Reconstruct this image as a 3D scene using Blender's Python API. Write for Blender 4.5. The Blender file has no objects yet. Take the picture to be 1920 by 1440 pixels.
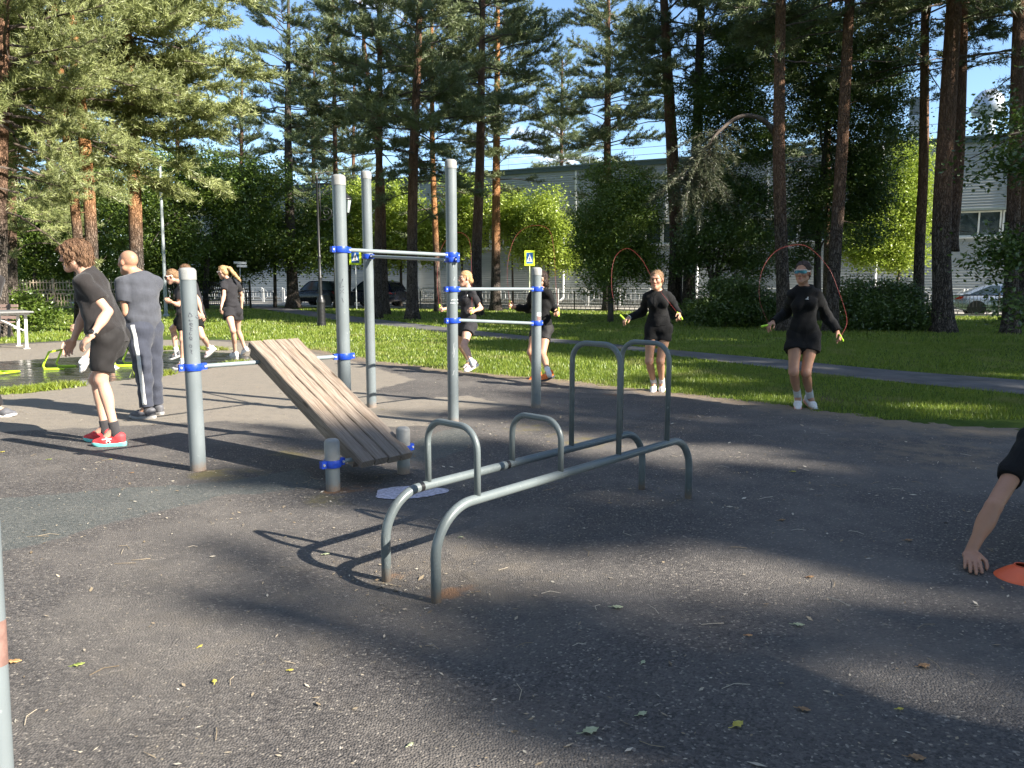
import bpy, bmesh, math
import numpy as np
from mathutils import Vector

S = bpy.context.scene
COL = S.collection
PI = math.pi
# ------------------------------------------------------------------ camera geometry (photo 1920x1440)
FPX, HC = 1400.0, 1.35
PITCH = math.atan(183.0 / FPX)
_c, _s = math.cos(PITCH), math.sin(PITCH)

def ray(x, y):
    u = (x - 960) / FPX; v = (y - 720) / FPX
    return np.array([u, _c - v * _s, -_s - v * _c])
def G(x, y, z=0.0):
    r = ray(x, y); t = (z - HC) / r[2]
    return np.array([0, 0, HC]) + t * r
def P(x, y, Y):
    r = ray(x, y)
    return np.array([0, 0, HC]) + r * (Y / r[1])
def A(*v): return np.array(v, float)
def nrm(v):
    v = np.asarray(v, float); return v / (np.linalg.norm(v) + 1e-12)

# ------------------------------------------------------------------ mesh builder
class MB:
    """collects vertices and faces for ONE mesh object"""
    def __init__(self):
        self.V = []; self.F = {}; self.M = {}; self.n = 0
    def add(self, V, *faces, m=0):
        V = np.asarray(V, float).reshape(-1, 3)
        for F in faces:
            F = np.asarray(F, np.int64)
            if F.size == 0: continue
            k = F.shape[1]
            self.F.setdefault(k, []).append(F + self.n)
            self.M.setdefault(k, []).append(np.full(len(F), m, np.int32))
        self.V.append(V); self.n += len(V)
        return self
    def box(self, c, size, ax=None, m=0):
        """c centre, size full extents, ax optional 3x3 rows = axes"""
        h = np.asarray(size, float) / 2
        pts = np.array([[x, y, z] for x in (-1, 1) for y in (-1, 1) for z in (-1, 1)], float) * h
        if ax is not None: pts = pts @ np.asarray(ax, float)
        F = [[0, 1, 3, 2], [4, 6, 7, 5], [0, 4, 5, 1], [2, 3, 7, 6], [0, 2, 6, 4], [1, 5, 7, 3]]
        return self.add(pts + np.asarray(c, float), F, m=m)
    def bar(self, a, b, w, h, up=(0, 0, 1), m=0):
        a = np.asarray(a, float); b = np.asarray(b, float)
        d = nrm(b - a); u = np.asarray(up, float); s = np.cross(d, u)
        if np.linalg.norm(s) < 1e-6: s = np.cross(d, A(1, 0, 0))
        s = nrm(s); u = np.cross(s, d)
        return self.box((a + b) / 2, (np.linalg.norm(b - a), w, h), [d, s, u], m=m)
    def tube(self, pts, r, n=12, caps=True, m=0, scale=None):
        pts = np.asarray(pts, float); k = len(pts)
        r = np.broadcast_to(np.asarray(r, float), (k,))
        T = np.gradient(pts, axis=0); T /= (np.linalg.norm(T, axis=1, keepdims=True) + 1e-12)
        ref = A(0, 0, 1) if abs(T[0][2]) < .9 else A(1, 0, 0)
        N = nrm(np.cross(T[0], ref)); rings = []
        ang = np.linspace(0, 2 * PI, n, endpoint=False)
        for i in range(k):
            N = N - T[i] * np.dot(N, T[i]); N = nrm(N)
            B = np.cross(T[i], N)
            rr = r[i] if scale is None else r[i] * scale[i]
            rings.append(pts[i] + (np.cos(ang)[:, None] * N + np.sin(ang)[:, None] * B) * (rr if np.ndim(rr) == 0 else rr[:, None]))
        V = np.concatenate(rings)
        i0 = np.arange(n); i1 = (i0 + 1) % n
        F = np.concatenate([np.stack([j * n + i0, j * n + i1, (j + 1) * n + i1, (j + 1) * n + i0], 1) for j in range(k - 1)])
        if caps:
            V = np.concatenate([V, pts[:1], pts[-1:]])
            c0, c1 = k * n, k * n + 1
            T3 = np.concatenate([np.stack([i1, i0, np.full(n, c0)], 1), np.stack([(k - 1) * n + i0, (k - 1) * n + i1, np.full(n, c1)], 1)])
            return self.add(V, F, T3, m=m)
        return self.add(V, F, m=m)
    def lathe(self, prof, n=20, c=(0, 0, 0), axis=None, m=0):
        """prof list of (radius, height) about z through c"""
        prof = np.asarray(prof, float); k = len(prof)
        ang = np.linspace(0, 2 * PI, n, endpoint=False)
        V = np.concatenate([np.stack([np.cos(ang) * p[0], np.sin(ang) * p[0], np.full(n, p[1])], 1) for p in prof])
        i0 = np.arange(n); i1 = (i0 + 1) % n
        F = np.concatenate([np.stack([j * n + i0, j * n + i1, (j + 1) * n + i1, (j + 1) * n + i0], 1) for j in range(k - 1)])
        if axis is not None:
            z = nrm(axis); x = nrm(np.cross(A(0, 1, 0.01), z)); y = np.cross(z, x)
            V = V @ np.stack([x, y, z])
        return self.add(V + np.asarray(c, float), F, m=m)
    def disc(self, pts, m=0):
        """fan-filled planar outline"""
        pts = np.asarray(pts, float); n = len(pts)
        V = np.concatenate([pts, pts.mean(0, keepdims=True)])
        i0 = np.arange(n)
        return self.add(V, np.stack([i0, (i0 + 1) % n, np.full(n, n)], 1), m=m)
    def prism(self, outline, d, m=0):
        """extrude a planar outline (list of 3D points) by vector d, fan caps"""
        o = np.asarray(outline, float); n = len(o); d = np.asarray(d, float)
        V = np.concatenate([o, o + d, [o.mean(0)], [o.mean(0) + d]])
        i0 = np.arange(n); i1 = (i0 + 1) % n
        return self.add(V, np.stack([i0, i1, n + i1, n + i0], 1),
                        np.concatenate([np.stack([i1, i0, np.full(n, 2 * n)], 1), np.stack([n + i0, n + i1, np.full(n, 2 * n + 1)], 1)]), m=m)
    def arrays(self):
        return np.concatenate(self.V) if self.V else np.zeros((0, 3))
    def build(self, name, mat, parent=None, smooth=False, attrs=None, origin=None, bevel=0, sharp=None):
        V = self.arrays()
        if origin is None: origin = root_loc(parent)
        me = mesh_np(name, V - origin, self.F, self.M, mat, smooth, attrs)
        if bevel:
            bm = bmesh.new(); bm.from_mesh(me)
            bmesh.ops.bevel(bm, geom=bm.edges[:], offset=bevel, segments=2, affect='EDGES', profile=.6)
            bm.to_mesh(me); bm.free()
        if smooth and sharp: me.set_sharp_from_angle(angle=math.radians(sharp))
        o = bpy.data.objects.new(name, me); COL.objects.link(o)
        if parent is not None: o.parent = parent
        else: o.location = Vector(origin)
        return o

def root_loc(parent):
    if parent is None: return np.zeros(3)
    p = parent
    while p.parent is not None: p = p.parent
    return np.array(p.location)

def mesh_np(name, V, F, M, mat, smooth=False, attrs=None):
    me = bpy.data.meshes.new(name)
    V = np.ascontiguousarray(V, np.float32)
    me.vertices.add(len(V)); me.vertices.foreach_set('co', V.ravel())
    idx = []; starts = []; mi = []; off = 0
    for k in sorted(F):
        f = np.concatenate(F[k]); mi.append(np.concatenate(M[k]))
        idx.append(f.ravel()); starts.append(off + np.arange(len(f)) * k); off += f.size
    if idx:
        idx = np.concatenate(idx).astype(np.int32); starts = np.concatenate(starts).astype(np.int32); mi = np.concatenate(mi)
        me.loops.add(len(idx)); me.loops.foreach_set('vertex_index', idx)
        me.polygons.add(len(starts)); me.polygons.foreach_set('loop_start', starts)
        me.polygons.foreach_set('material_index', mi.astype(np.int32))
        me.polygons.foreach_set('use_smooth', np.full(len(starts), bool(smooth)))
    for a, arr in (attrs or {}).items():
        at = me.attributes.new(a, 'FLOAT', 'POINT'); at.data.foreach_set('value', np.ascontiguousarray(arr, np.float32))
    me.update(calc_edges=True)
    for mm in (mat if isinstance(mat, (list, tuple)) else [mat]): me.materials.append(mm)
    return me

def thing(name, label, cat, loc=(0, 0, 0), group=None):
    o = bpy.data.objects.new(name, None); COL.objects.link(o)
    o.location = Vector(np.asarray(loc, float)); o.empty_display_size = .2
    o['label'] = label; o['category'] = cat
    if group: o['group'] = group
    return o
def tag(o, label, cat, group=None, kind=None):
    if label: o['label'] = label
    if cat: o['category'] = cat
    if group: o['group'] = group
    if kind: o['kind'] = kind
    return o
def structure(o):
    o['kind'] = 'structure'; return o

def bez(p, n=24):
    """Catmull-Rom through points"""
    p = np.asarray(p, float); q = np.concatenate([[2 * p[0] - p[1]], p, [2 * p[-1] - p[-2]]])
    out = []
    for i in range(1, len(q) - 2):
        t = np.linspace(0, 1, n, endpoint=False)[:, None]
        a, b, c, d = q[i - 1], q[i], q[i + 1], q[i + 2]
        out.append(.5 * ((2 * b) + (c - a) * t + (2 * a - 5 * b + 4 * c - d) * t ** 2 + (3 * b - a - 3 * c + d) * t ** 3))
    return np.concatenate(out + [p[-1:]])
def fillet(pts, r, n=8):
    """polyline with rounded corners of radius ~r"""
    pts = [np.asarray(p, float) for p in pts]; out = [pts[0]]
    for a, b, c in zip(pts[:-2], pts[1:-1], pts[2:]):
        u = nrm(a - b); v = nrm(c - b)
        ang = math.acos(np.clip(np.dot(u, v), -1, 1)); d = min(r / math.tan(ang / 2), .49 * np.linalg.norm(a - b), .49 * np.linalg.norm(c - b)) if False else r / math.tan(ang / 2)
        p0 = b + u * d; p1 = b + v * d
        ctr = b + nrm(u + v) * (r / math.sin(ang / 2))
        w0 = p0 - ctr; w1 = p1 - ctr; th = PI - ang
        for t in np.linspace(0, 1, n + 1):
            out.append(ctr + (math.sin((1 - t) * th) * w0 + math.sin(t * th) * w1) / math.sin(th))
    out.append(pts[-1]); return np.array(out)

def sines(p, rng, freq, n=5):
    """cheap smooth noise in about -1..1 from a sum of sines"""
    out = 0
    for _ in range(n):
        d = nrm(rng.normal(size=3)) * freq * rng.uniform(.6, 1.5)
        out = out + np.sin(p[..., 0] * d[0] + p[..., 1] * d[1] + p[..., 2] * d[2] + rng.uniform(0, 6.28))
    return out / n * 1.6

def poly_dist(pts, poly):
    """signed distance (negative inside) of 2D points to polygon"""
    poly = np.asarray(poly, float)[:, :2]; n = len(poly)
    d2 = np.full(len(pts), 1e9); inside = np.zeros(len(pts), bool)
    for i in range(n):
        a = poly[i]; b = poly[(i + 1) % n]; e = b - a; w = pts - a
        t = np.clip((w @ e) / (e @ e), 0, 1)
        q = w - t[:, None] * e; d2 = np.minimum(d2, (q * q).sum(1))
        c1 = (a[1] <= pts[:, 1]) & (b[1] > pts[:, 1]); c2 = (b[1] <= pts[:, 1]) & (a[1] > pts[:, 1])
        cr = e[0] * w[:, 1] - e[1] * w[:, 0]
        inside ^= (c1 & (cr > 0)) | (c2 & (cr < 0))
    d = np.sqrt(d2); d[inside] *= -1
    return d

# ------------------------------------------------------------------ materials
def mat(name):
    m = bpy.data.materials.new(name); m.use_nodes = True
    nt = m.node_tree; nt.nodes.clear()
    out = nt.nodes.new('ShaderNodeOutputMaterial')
    return m, nt, out
class NT:
    """tiny helper for building node trees"""
    def __init__(self, name):
        self.m, self.t, self.out = mat(name)
    def n(self, typ, ins=None, **props):
        nd = self.t.nodes.new(typ)
        for k, v in props.items(): setattr(nd, k, v)
        for k, v in (ins or {}).items():
            s = nd.inputs[k]
            if isinstance(v, bpy.types.NodeSocket): self.t.links.new(v, s)
            elif v is not None:
                if hasattr(s.default_value, '__len__') and not isinstance(v, str):
                    v = tuple(v) + ((1.0,) if len(s.default_value) == 4 and len(v) == 3 else ())
                s.default_value = v
        return nd
    def coords(self, kind='Object'): return self.n('ShaderNodeTexCoord').outputs[kind]
    def pos(self): return self.n('ShaderNodeNewGeometry').outputs['Position']
    def attr(self, name): return self.n('ShaderNodeAttribute', attribute_name=name).outputs['Fac']
    def noise(self, vec, scale, detail=4, rough=.55, out='Fac'):
        return self.n('ShaderNodeTexNoise', {'Vector': vec, 'Scale': scale, 'Detail': detail, 'Roughness': rough}).outputs[out]
    def map(self, vec, scale=(1, 1, 1), rot=(0, 0, 0)):
        return self.n('ShaderNodeMapping', {'Vector': vec, 'Scale': scale, 'Rotation': rot}).outputs[0]
    def ramp(self, fac, *stops, interp='LINEAR'):
        nd = self.n('ShaderNodeValToRGB', {'Fac': fac}); cr = nd.color_ramp; cr.interpolation = interp
        while len(cr.elements) < len(stops): cr.elements.new(.5)
        for e, (p, c) in zip(cr.elements, stops):
            e.position = p; e.color = (tuple(c) + (1,)) if hasattr(c, '__len__') else (c, c, c, 1)
        return nd.outputs[0]
    def range(self, v, a, b, c=0., d=1., smooth=True):
        return self.n('ShaderNodeMapRange', {'Value': v, 'From Min': a, 'From Max': b, 'To Min': c, 'To Max': d}, interpolation_type='SMOOTHSTEP' if smooth else 'LINEAR').outputs[0]
    def math(self, op, a, b=0.):
        return self.n('ShaderNodeMath', {0: a, 1: b}, operation=op).outputs[0]
    def mix(self, fac, a, b, mode='MIX'):
        return self.n('ShaderNodeMix', {'Factor': fac, 6: a, 7: b}, data_type='RGBA', blend_type=mode).outputs[2]
    def bump(self, h, strength=.5, dist=.01):
        return self.n('ShaderNodeBump', {'Height': h, 'Strength': strength, 'Distance': dist}).outputs[0]
    def bsdf(self, color, rough=.6, metal=0., normal=None, spec=.5, **extra):
        ins = {'Base Color': color, 'Roughness': rough, 'Metallic': metal, 'Specular IOR Level': spec}
        if normal is not None: ins['Normal'] = normal
        ins.update(extra)
        b = self.n('ShaderNodeBsdfPrincipled', ins)
        self.t.links.new(b.outputs[0], self.out.inputs['Surface'])
        return self.m
def simple(name, col, rough=.6, metal=0., var=.12, scale=8., bump=0., bscale=60., spec=.5):
    """painted / plain surface with slight tonal variation and wear"""
    t = NT(name); co = t.coords()
    n1 = t.noise(co, scale, 5)
    c = A(*col)
    colr = t.ramp(n1, (.3, c * (1 - var)), (.7, np.minimum(c * (1 + var), 1)))
    nor = t.bump(t.noise(co, bscale, 3), bump, .004) if bump else None
    r = t.range(t.noise(co, scale * 2.3, 3), .3, .7, max(rough - .08, 0), min(rough + .08, 1))
    return t.bsdf(colr, r, metal, nor, spec)
# ------------------------------------------------------------------ organic modelling: distance field -> one continuous mesh
def smin(a, b, k):
    if k <= 0: return np.minimum(a, b)
    h = np.clip(.5 + .5 * (b - a) / k, 0, 1)
    return b + (a - b) * h - k * h * (1 - h)

class Field:
    def __init__(self, lo, hi, h):
        self.h = h; self.lo = np.asarray(lo, float) - 4 * h
        self.n = np.ceil((np.asarray(hi, float) + 4 * h - self.lo) / h).astype(int) + 1
        self.f = np.full(self.n, .5, np.float32)
    def apply(self, prim, k=.02, op='add', warp=None):
        fn, blo, bhi = prim; pad = k + 3 * self.h + (.01 if warp else 0)
        i0 = np.clip(np.floor((blo - pad - self.lo) / self.h).astype(int), 0, self.n - 1)
        i1 = np.clip(np.ceil((bhi + pad - self.lo) / self.h).astype(int) + 1, 1, self.n)
        if (i1 <= i0).any(): return
        ax = [self.lo[d] + self.h * np.arange(i0[d], i1[d]) for d in range(3)]
        p = np.stack(np.meshgrid(*ax, indexing='ij'), -1)
        d = fn(p)
        if warp: d = d + warp(p)
        sl = tuple(slice(a, b) for a, b in zip(i0, i1))
        cur = self.f[sl]
        self.f[sl] = smin(cur, d, k) if op == 'add' else -smin(-cur, d, k)
    def mesh(self):
        f, h, lo = self.f, self.h, self.lo
        s = f < 0
        c = np.zeros(tuple(self.n - 1), np.int8)
        offs = [(i, j, k) for i in (0, 1) for j in (0, 1) for k in (0, 1)]
        nx, ny, nz = self.n
        for o in offs: c += s[o[0]:nx - 1 + o[0], o[1]:ny - 1 + o[1], o[2]:nz - 1 + o[2]]
        act = (c > 0) & (c < 8)
        idx = np.argwhere(act); vid = np.full(act.shape, -1, np.int64); vid[act] = np.arange(len(idx))
        acc = np.zeros((len(idx), 3)); cnt = np.zeros(len(idx))
        for a in offs:
            for d in range(3):
                if a[d]: continue
                b = list(a); b[d] = 1
                fa = f[idx[:, 0] + a[0], idx[:, 1] + a[1], idx[:, 2] + a[2]]; fb = f[idx[:, 0] + b[0], idx[:, 1] + b[1], idx[:, 2] + b[2]]
                m = (fa < 0) != (fb < 0)
                t = fa[m] / (fa[m] - fb[m]); q = np.tile(np.array(a, float), (m.sum(), 1)); q[:, d] = t
                acc[m] += q; cnt[m] += 1
        V = lo + (idx + acc / cnt[:, None]) * h
        quads = []
        for d in range(3):
            e, g = [(1, 2), (2, 0), (0, 1)][d]
            sa = [slice(None)] * 3; sb = [slice(None)] * 3; sa[d] = slice(0, -1); sb[d] = slice(1, None)
            A0 = s[tuple(sa)]; B0 = s[tuple(sb)]
            w = np.argwhere(A0 != B0)
            w = w[(w[:, e] > 0) & (w[:, g] > 0) & (w[:, e] < self.n[e] - 1) & (w[:, g] < self.n[g] - 1)]
            flip = A0[w[:, 0], w[:, 1], w[:, 2]]
            def cell(de, dg):
                q = w.copy(); q[:, e] -= de; q[:, g] -= dg
                return vid[q[:, 0], q[:, 1], q[:, 2]]
            Q = np.stack([cell(1, 1), cell(0, 1), cell(0, 0), cell(1, 0)], 1)
            Q[~flip] = Q[~flip][:, ::-1]
            quads.append(Q)
        return V, np.concatenate(quads)

def cone(a, b, ra, rb, cut=False):
    """tapered capsule; cut -> flat end at b"""
    a = np.asarray(a, float); b = np.asarray(b, float); ab = b - a; L2 = ab @ ab + 1e-9; u = ab / math.sqrt(L2); R = max(ra, rb)
    def fn(p):
        w = p - a; t = np.clip((w @ ab) / L2, 0, 1)
        d = np.linalg.norm(w - t[..., None] * ab, axis=-1) - (ra + (rb - ra) * t)
        if cut: d = np.maximum(d, (p - b) @ u)
        return d
    return fn, np.minimum(a, b) - R, np.maximum(a, b) + R
def ell(c, ax, r):
    """ellipsoid, ax rows = axes"""
    c = np.asarray(c, float); ax = np.asarray(ax, float); r = np.asarray(r, float); R = r.max()
    def fn(p):
        q = (p - c) @ ax.T
        k0 = np.linalg.norm(q / r, axis=-1); k1 = np.linalg.norm(q / (r * r), axis=-1) + 1e-9
        return k0 * (k0 - 1) / k1
    return fn, c - R, c + R
def loft(C, LAT, RX, RY, lo=None, hi=None):
    """elliptical sections along a spine: C centres, LAT lateral axis per ring, radii; optional flat ends (point, normal)"""
    C = np.asarray(C, float); RX = np.asarray(RX, float); RY = np.asarray(RY, float); R = max(RX.max(), RY.max())
    def fn(p):
        best = None
        for i in range(len(C) - 1):
            ab = C[i + 1] - C[i]; L2 = ab @ ab; u = ab / math.sqrt(L2)
            w = p - C[i]; traw = (w @ ab) / L2; t = np.clip(traw, 0, 1)
            lat = nrm(LAT[i] + LAT[i + 1]); lat = nrm(lat - u * (lat @ u)); dep = np.cross(u, lat)
            rx = RX[i] + (RX[i + 1] - RX[i]) * t; ry = RY[i] + (RY[i + 1] - RY[i]) * t
            q = w - t[..., None] * ab
            x = q @ lat; y = q @ dep; z = q @ u
            k = np.sqrt((x / rx) ** 2 + (y / ry) ** 2 + (z / ((rx + ry) * .5)) ** 2)
            d = (k - 1) * np.minimum(rx, ry)
            best = d if best is None else np.minimum(best, d)
        for pl in (lo, hi):
            if pl is not None: best = np.maximum(best, (p - pl[0]) @ pl[1])
        return best
    return fn, C.min(0) - R, C.max(0) + R
def sdf_obj(name, prims, h, mat_, parent, attrs=None, warp=None, k=.02):
    lo = np.min([q[0][1] for q in prims if q[1] != 'sub'], 0); hi = np.max([q[0][2] for q in prims if q[1] != 'sub'], 0)
    F = Field(lo, hi, h)
    for q in prims:
        F.apply(q[0], q[2] if len(q) > 2 else k, q[1], warp if q[1] != 'sub' else None)
    V, Q = F.mesh()
    mb = MB(); mb.add(V, Q)
    return mb.build(name, mat_, parent, smooth=True, attrs={a: g(V) for a, g in (attrs or {}).items()})
# ------------------------------------------------------------------ people
def skin_mat(name, base, deep):
    t = NT(name); co = t.coords()
    n1 = t.noise(co, 9, 4); n2 = t.noise(co, 45, 3)
    c = t.ramp(n1, (.3, A(*base) * .92), (.7, A(*base) * 1.06))
    c = t.mix(t.math('MULTIPLY', t.attr('flush'), .55), c, tuple(deep))
    c = t.mix(t.attr('lip'), c, (.36, .10, .085))
    c = t.mix(t.math('MULTIPLY', t.attr('stubble'), .55), c, (.10, .07, .055))
    return t.bsdf(c, t.range(n2, .3, .7, .42, .56), 0, t.bump(t.noise(co, 70, 5), .35, .003), .4,
                  **{'Subsurface Weight': .08, 'Subsurface Radius': (.01, .004, .002), 'Subsurface Scale': .5})
SKIN_FAIR = skin_mat('skin_fair', (.56, .33, .235), (.52, .20, .15))
SKIN_TAN = skin_mat('skin_tan', (.46, .25, .16), (.42, .16, .11))
SKIN_DARK = skin_mat('skin_dark', (.40, .21, .135), (.36, .14, .10))  # darkest of the three skin tones
def cloth_mat(name, col, rough=.85, sheen=.15, scale=350):
    t = NT(name); co = t.coords(); c = A(*col)
    n1 = t.noise(co, 14, 4); w = t.noise(co, scale, 2)
    colr = t.ramp(n1, (.3, c * .85), (.7, c * 1.15))
    bh = t.math('ADD', t.math('MULTIPLY', w, .4), t.noise(t.map(co, (1, 1, .45), (.2, .3, 0)), 22, 5))
    return t.bsdf(colr, rough, 0, t.bump(bh, .7, .010), .25, **{'Sheen Weight': sheen, 'Sheen Roughness': .5})
def hair_mat(name, dark, light):
    t = NT(name); co = t.coords()
    s = t.noise(t.map(co, (130, 130, 14)), 1.0, 4)
    l = t.noise(co, 16, 3)
    c = t.ramp(t.math('ADD', t.math('MULTIPLY', s, .7), t.math('MULTIPLY', l, .3)), (.32, dark), (.68, light))
    return t.bsdf(c, .55, 0, t.bump(s, 1., .010), .3)
M_BLACKTEE = cloth_mat('black_cotton', (.022, .019, .019))
M_BLACK = cloth_mat('black_jersey', (.0055, .0055, .006), .85, .02)
M_CHAR = cloth_mat('charcoal_knit', (.022, .021, .024), .85, .06)
M_SPANDEX = cloth_mat('black_spandex', (.020, .018, .018), .6, .05, 600)
M_NAVY = cloth_mat('navy_cotton', (.062, .066, .080))
M_NAVY2 = cloth_mat('navy_track_fabric', (.040, .045, .064), .7)
M_WHITECLOTH = cloth_mat('white_fabric', (.72, .72, .70))
M_SOCKGREY = cloth_mat('grey_sock_knit', (.52, .53, .55))
M_SOCKBLACK = cloth_mat('dark_sock_knit', (.045, .042, .045))
M_RED = simple('red_mesh_shoe', (.62, .045, .05), .65, var=.2, scale=60)
M_ORANGE = simple('orange_mesh_shoe', (.75, .16, .02), .65, var=.2, scale=60)
M_WHITESHOE = simple('white_mesh_shoe', (.70, .68, .68), .65, var=.1, scale=60)
M_PINKSHOE = simple('pale_pink_shoe', (.72, .56, .58), .65, var=.1, scale=60)
M_GREYSHOE = simple('grey_mesh_shoe', (.10, .10, .11), .65, var=.25, scale=60)
M_SOLEW = simple('white_foam_sole', (.74, .72, .70), .6)
M_SOLEG = simple('grey_foam_sole', (.30, .29, .28), .6)
M_SOLEP = simple('coral_foam_sole', (.75, .36, .30), .6)
M_SOLETEAL = simple('teal_foam_sole', (.16, .55, .52), .55)
M_SOLED = simple('dark_rubber_sole', (.03, .03, .035), .6)
M_LACE = simple('yellow_lace', (.78, .50, .10), .7)
M_LACEW = simple('white_lace', (.7, .7, .7), .7)
M_LACED = simple('dark_lace', (.03, .03, .03), .7)
M_EYE = simple('eye_dark', (.03, .02, .018), .15)
M_BROW = simple('brow_hair', (.085, .05, .032), .8)
M_LENS = simple('mirror_blue_lens', (.035, .17, .27), .10, metal=.3, var=.6, scale=26)
M_LENSDARK = simple('dark_lens', (.015, .012, .014), .1)
M_FRAMEW = simple('pale_glasses_frame', (.75, .68, .66), .35)
M_RUBBER = simple('black_rubber', (.015, .015, .016), .45)
M_LOGO = simple('white_print', (.75, .75, .75), .6)
HAIR_BROWN = hair_mat('brown_hair', (.055, .028, .016), (.26, .15, .085))
HAIR_DARK = hair_mat('dark_brown_hair', (.012, .007, .005), (.06, .034, .024))
HAIR_BLOND = hair_mat('blond_hair', (.30, .17, .07), (.72, .50, .26))
HAIR_SAND = hair_mat('sandy_hair', (.09, .050, .026), (.36, .22, .115))

def on_ray(prev, px, py, L, sign):
    r = nrm(ray(px, py)); C = A(0, 0, HC); w = prev - C
    b = r @ w; disc = b * b - (w @ w - L * L)
    if disc > 0: return C + r * (b + sign * math.sqrt(disc))
    q = C + r * b
    return prev + nrm(q - prev) * L
def rotv(v, k, a):
    k = nrm(k); return v * math.cos(a) + np.cross(k, v) * math.sin(a) + k * (k @ v) * (1 - math.cos(a))

def fr3(d, ref):
    d = nrm(d); s = nrm(ref - d * (ref @ d) + 1e-4); return [d, s, np.cross(d, s)]
def hand_prims(w, d, n, side_dir, S, curl=.6, spread=.06):
    """w wrist, d pointing along the hand, n palm normal, side_dir towards the thumb"""
    d = nrm(d); n = nrm(n - d * (n @ d)); s = nrm(side_dir - d * (side_dir @ d) - n * (side_dir @ n))
    P_ = []
    pc = w + d * .048 * S
    P_.append((ell(pc, [d, s, n], A(.052, .040, .016) * S), 'add', .012))
    for i, (off, L, r) in enumerate(((.030, .92, .0082), (.010, 1.0, .0085), (-.010, .95, .0082), (-.029, .75, .0072))):
        k = w + d * (.088 - .006 * abs(i - 1.2)) * S + s * off * S
        di = nrm(d + s * (off * spread / .03)); a = curl * (1 + .12 * (i - 1)); q = k
        for seg, ln in enumerate((.043, .027, .022)):
            di = rotv(di, np.cross(di, n), a * (.8, 1.0, .7)[seg])
            e = q + di * ln * L * S
            P_.append((cone(q, e, (r + .0012 - .0006 * seg) * S, (r + .0004 - .0006 * seg) * S), 'add', .004)); q = e
    t0 = w + d * .022 * S + s * .030 * S
    t1 = t0 + nrm(d * .75 + s * .75 + n * .25) * .042 * S
    t2 = t1 + nrm(d * 1.0 + s * .15 + n * (.2 + curl * .5)) * .030 * S
    t3 = t2 + nrm(d * 1.0 - s * .1 + n * (.2 + curl * .6)) * .024 * S
    P_ += [(cone(t0, t1, .0145 * S, .0105 * S), 'add', .01), (cone(t1, t2, .0102 * S, .0092 * S), 'add', .004), (cone(t2, t3, .0092 * S, .0075 * S), 'add', .004)]
    return P_

def head_frame(c, f, up=None):
    f = nrm(f); up = A(0, 0, 1) if up is None else nrm(up)
    l = nrm(np.cross(up, f)); u = np.cross(f, l)   # l = the person's left
    return c, f, l, u
def head_prims(hf, k, fem=False):
    c, f, l, u = hf
    ax = [l, f, u]; p = lambda a, b, d: c + (l * a + f * b + u * d) * k
    jw = .9 if fem else 1.0
    R = [(ell(p(0, -.014, .030), ax, A(.076, .096, .088) * k), 'add', .02),
         (ell(p(0, .028, -.030), ax, A(.060 * jw, .064, .082) * k), 'add', .03),
         (ell(p(0, .068, -.096), ax, A(.026 * jw, .022, .022) * k), 'add', .03)]
    for sg in (-1, 1):
        R += [(cone(p(.008 * sg, .066, -.094), p(.052 * sg * jw, .0, -.062), .021 * k, .022 * k), 'add', .025),
              (ell(p(.040 * sg, .062, -.018), ax, A(.024, .022, .022) * k), 'add', .02),
              (cone(p(.012 * sg, .090, .030), p(.044 * sg, .072, .032), .0095 * k, .009 * k), 'add', .012),
              (ell(p(.031 * sg, .098, .010), ax, A(.018, .016, .0115) * k), 'sub', .010),
              (ell(p(.030 * sg, .080, .009), ax, A(.0125, .0115, .0105) * k), 'add', .003),
              (ell(p(.012 * sg, .098, -.030), ax, A(.0085, .011, .0075) * k), 'add', .006),
              (ell(p(.077 * sg, -.008, -.004), [nrm(l + f * -.45 * sg), nrm(f + l * .45 * sg), u], A(.010, .019, .031) * k), 'add', .006)]
    R += [(cone(p(0, .090, .022), p(0, .109, -.022), .0085 * k, .0125 * k), 'add', .010),
          (ell(p(0, .092, -.054), ax, A(.022, .010, .0065) * k), 'add', .006),
          (ell(p(0, .090, -.066), ax, A(.019, .010, .007) * k), 'add', .006)]
    return R
def head_attrs(hf, k, stubble=0, knees=()):
    c, f, l, u = hf
    def loc(V): q = (V - c) / k; return q @ l, q @ f, q @ u
    def lip(V):
        a, b, d = loc(V); return np.clip(1.3 - ((a / .024) ** 2 + ((d + .060) / .0125) ** 2), 0, 1) * (b > .07) * .75
    def flush(V):
        a, b, d = loc(V); r = np.exp(-(((np.abs(a) - .045) / .025) ** 2 + ((d + .022) / .028) ** 2)) * (b > .0)
        r += np.exp(-((a / .02) ** 2 + ((d + .02) / .02) ** 2)) * (b > .08) * .7
        r += np.exp(-(((np.abs(a) - .08) / .015) ** 2 + (d / .03) ** 2)) * (np.abs(b) < .04) * .5
        for kn in knees: r += .55 * np.exp(-(((V - kn) ** 2).sum(1) / .055 ** 2))
        return np.clip(r, 0, 1)
    def stub(V):
        a, b, d = loc(V)
        if not stubble: return np.zeros(len(V))
        m = np.clip((d - (.012 + .75 * np.clip(b - .02, 0, 1))) / .02, 0, 1) * (np.abs(a) < .12) * (d < .2) * (np.abs(b) < .15)
        j = np.clip((-.035 - d) / .02, 0, 1) * (b > -.01) * (b < .12) * (d > -.14) * (np.abs(a) < .07)
        return np.maximum(m * stubble, j * .25)
    return {'lip': lip, 'flush': flush, 'stubble': stub}

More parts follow.
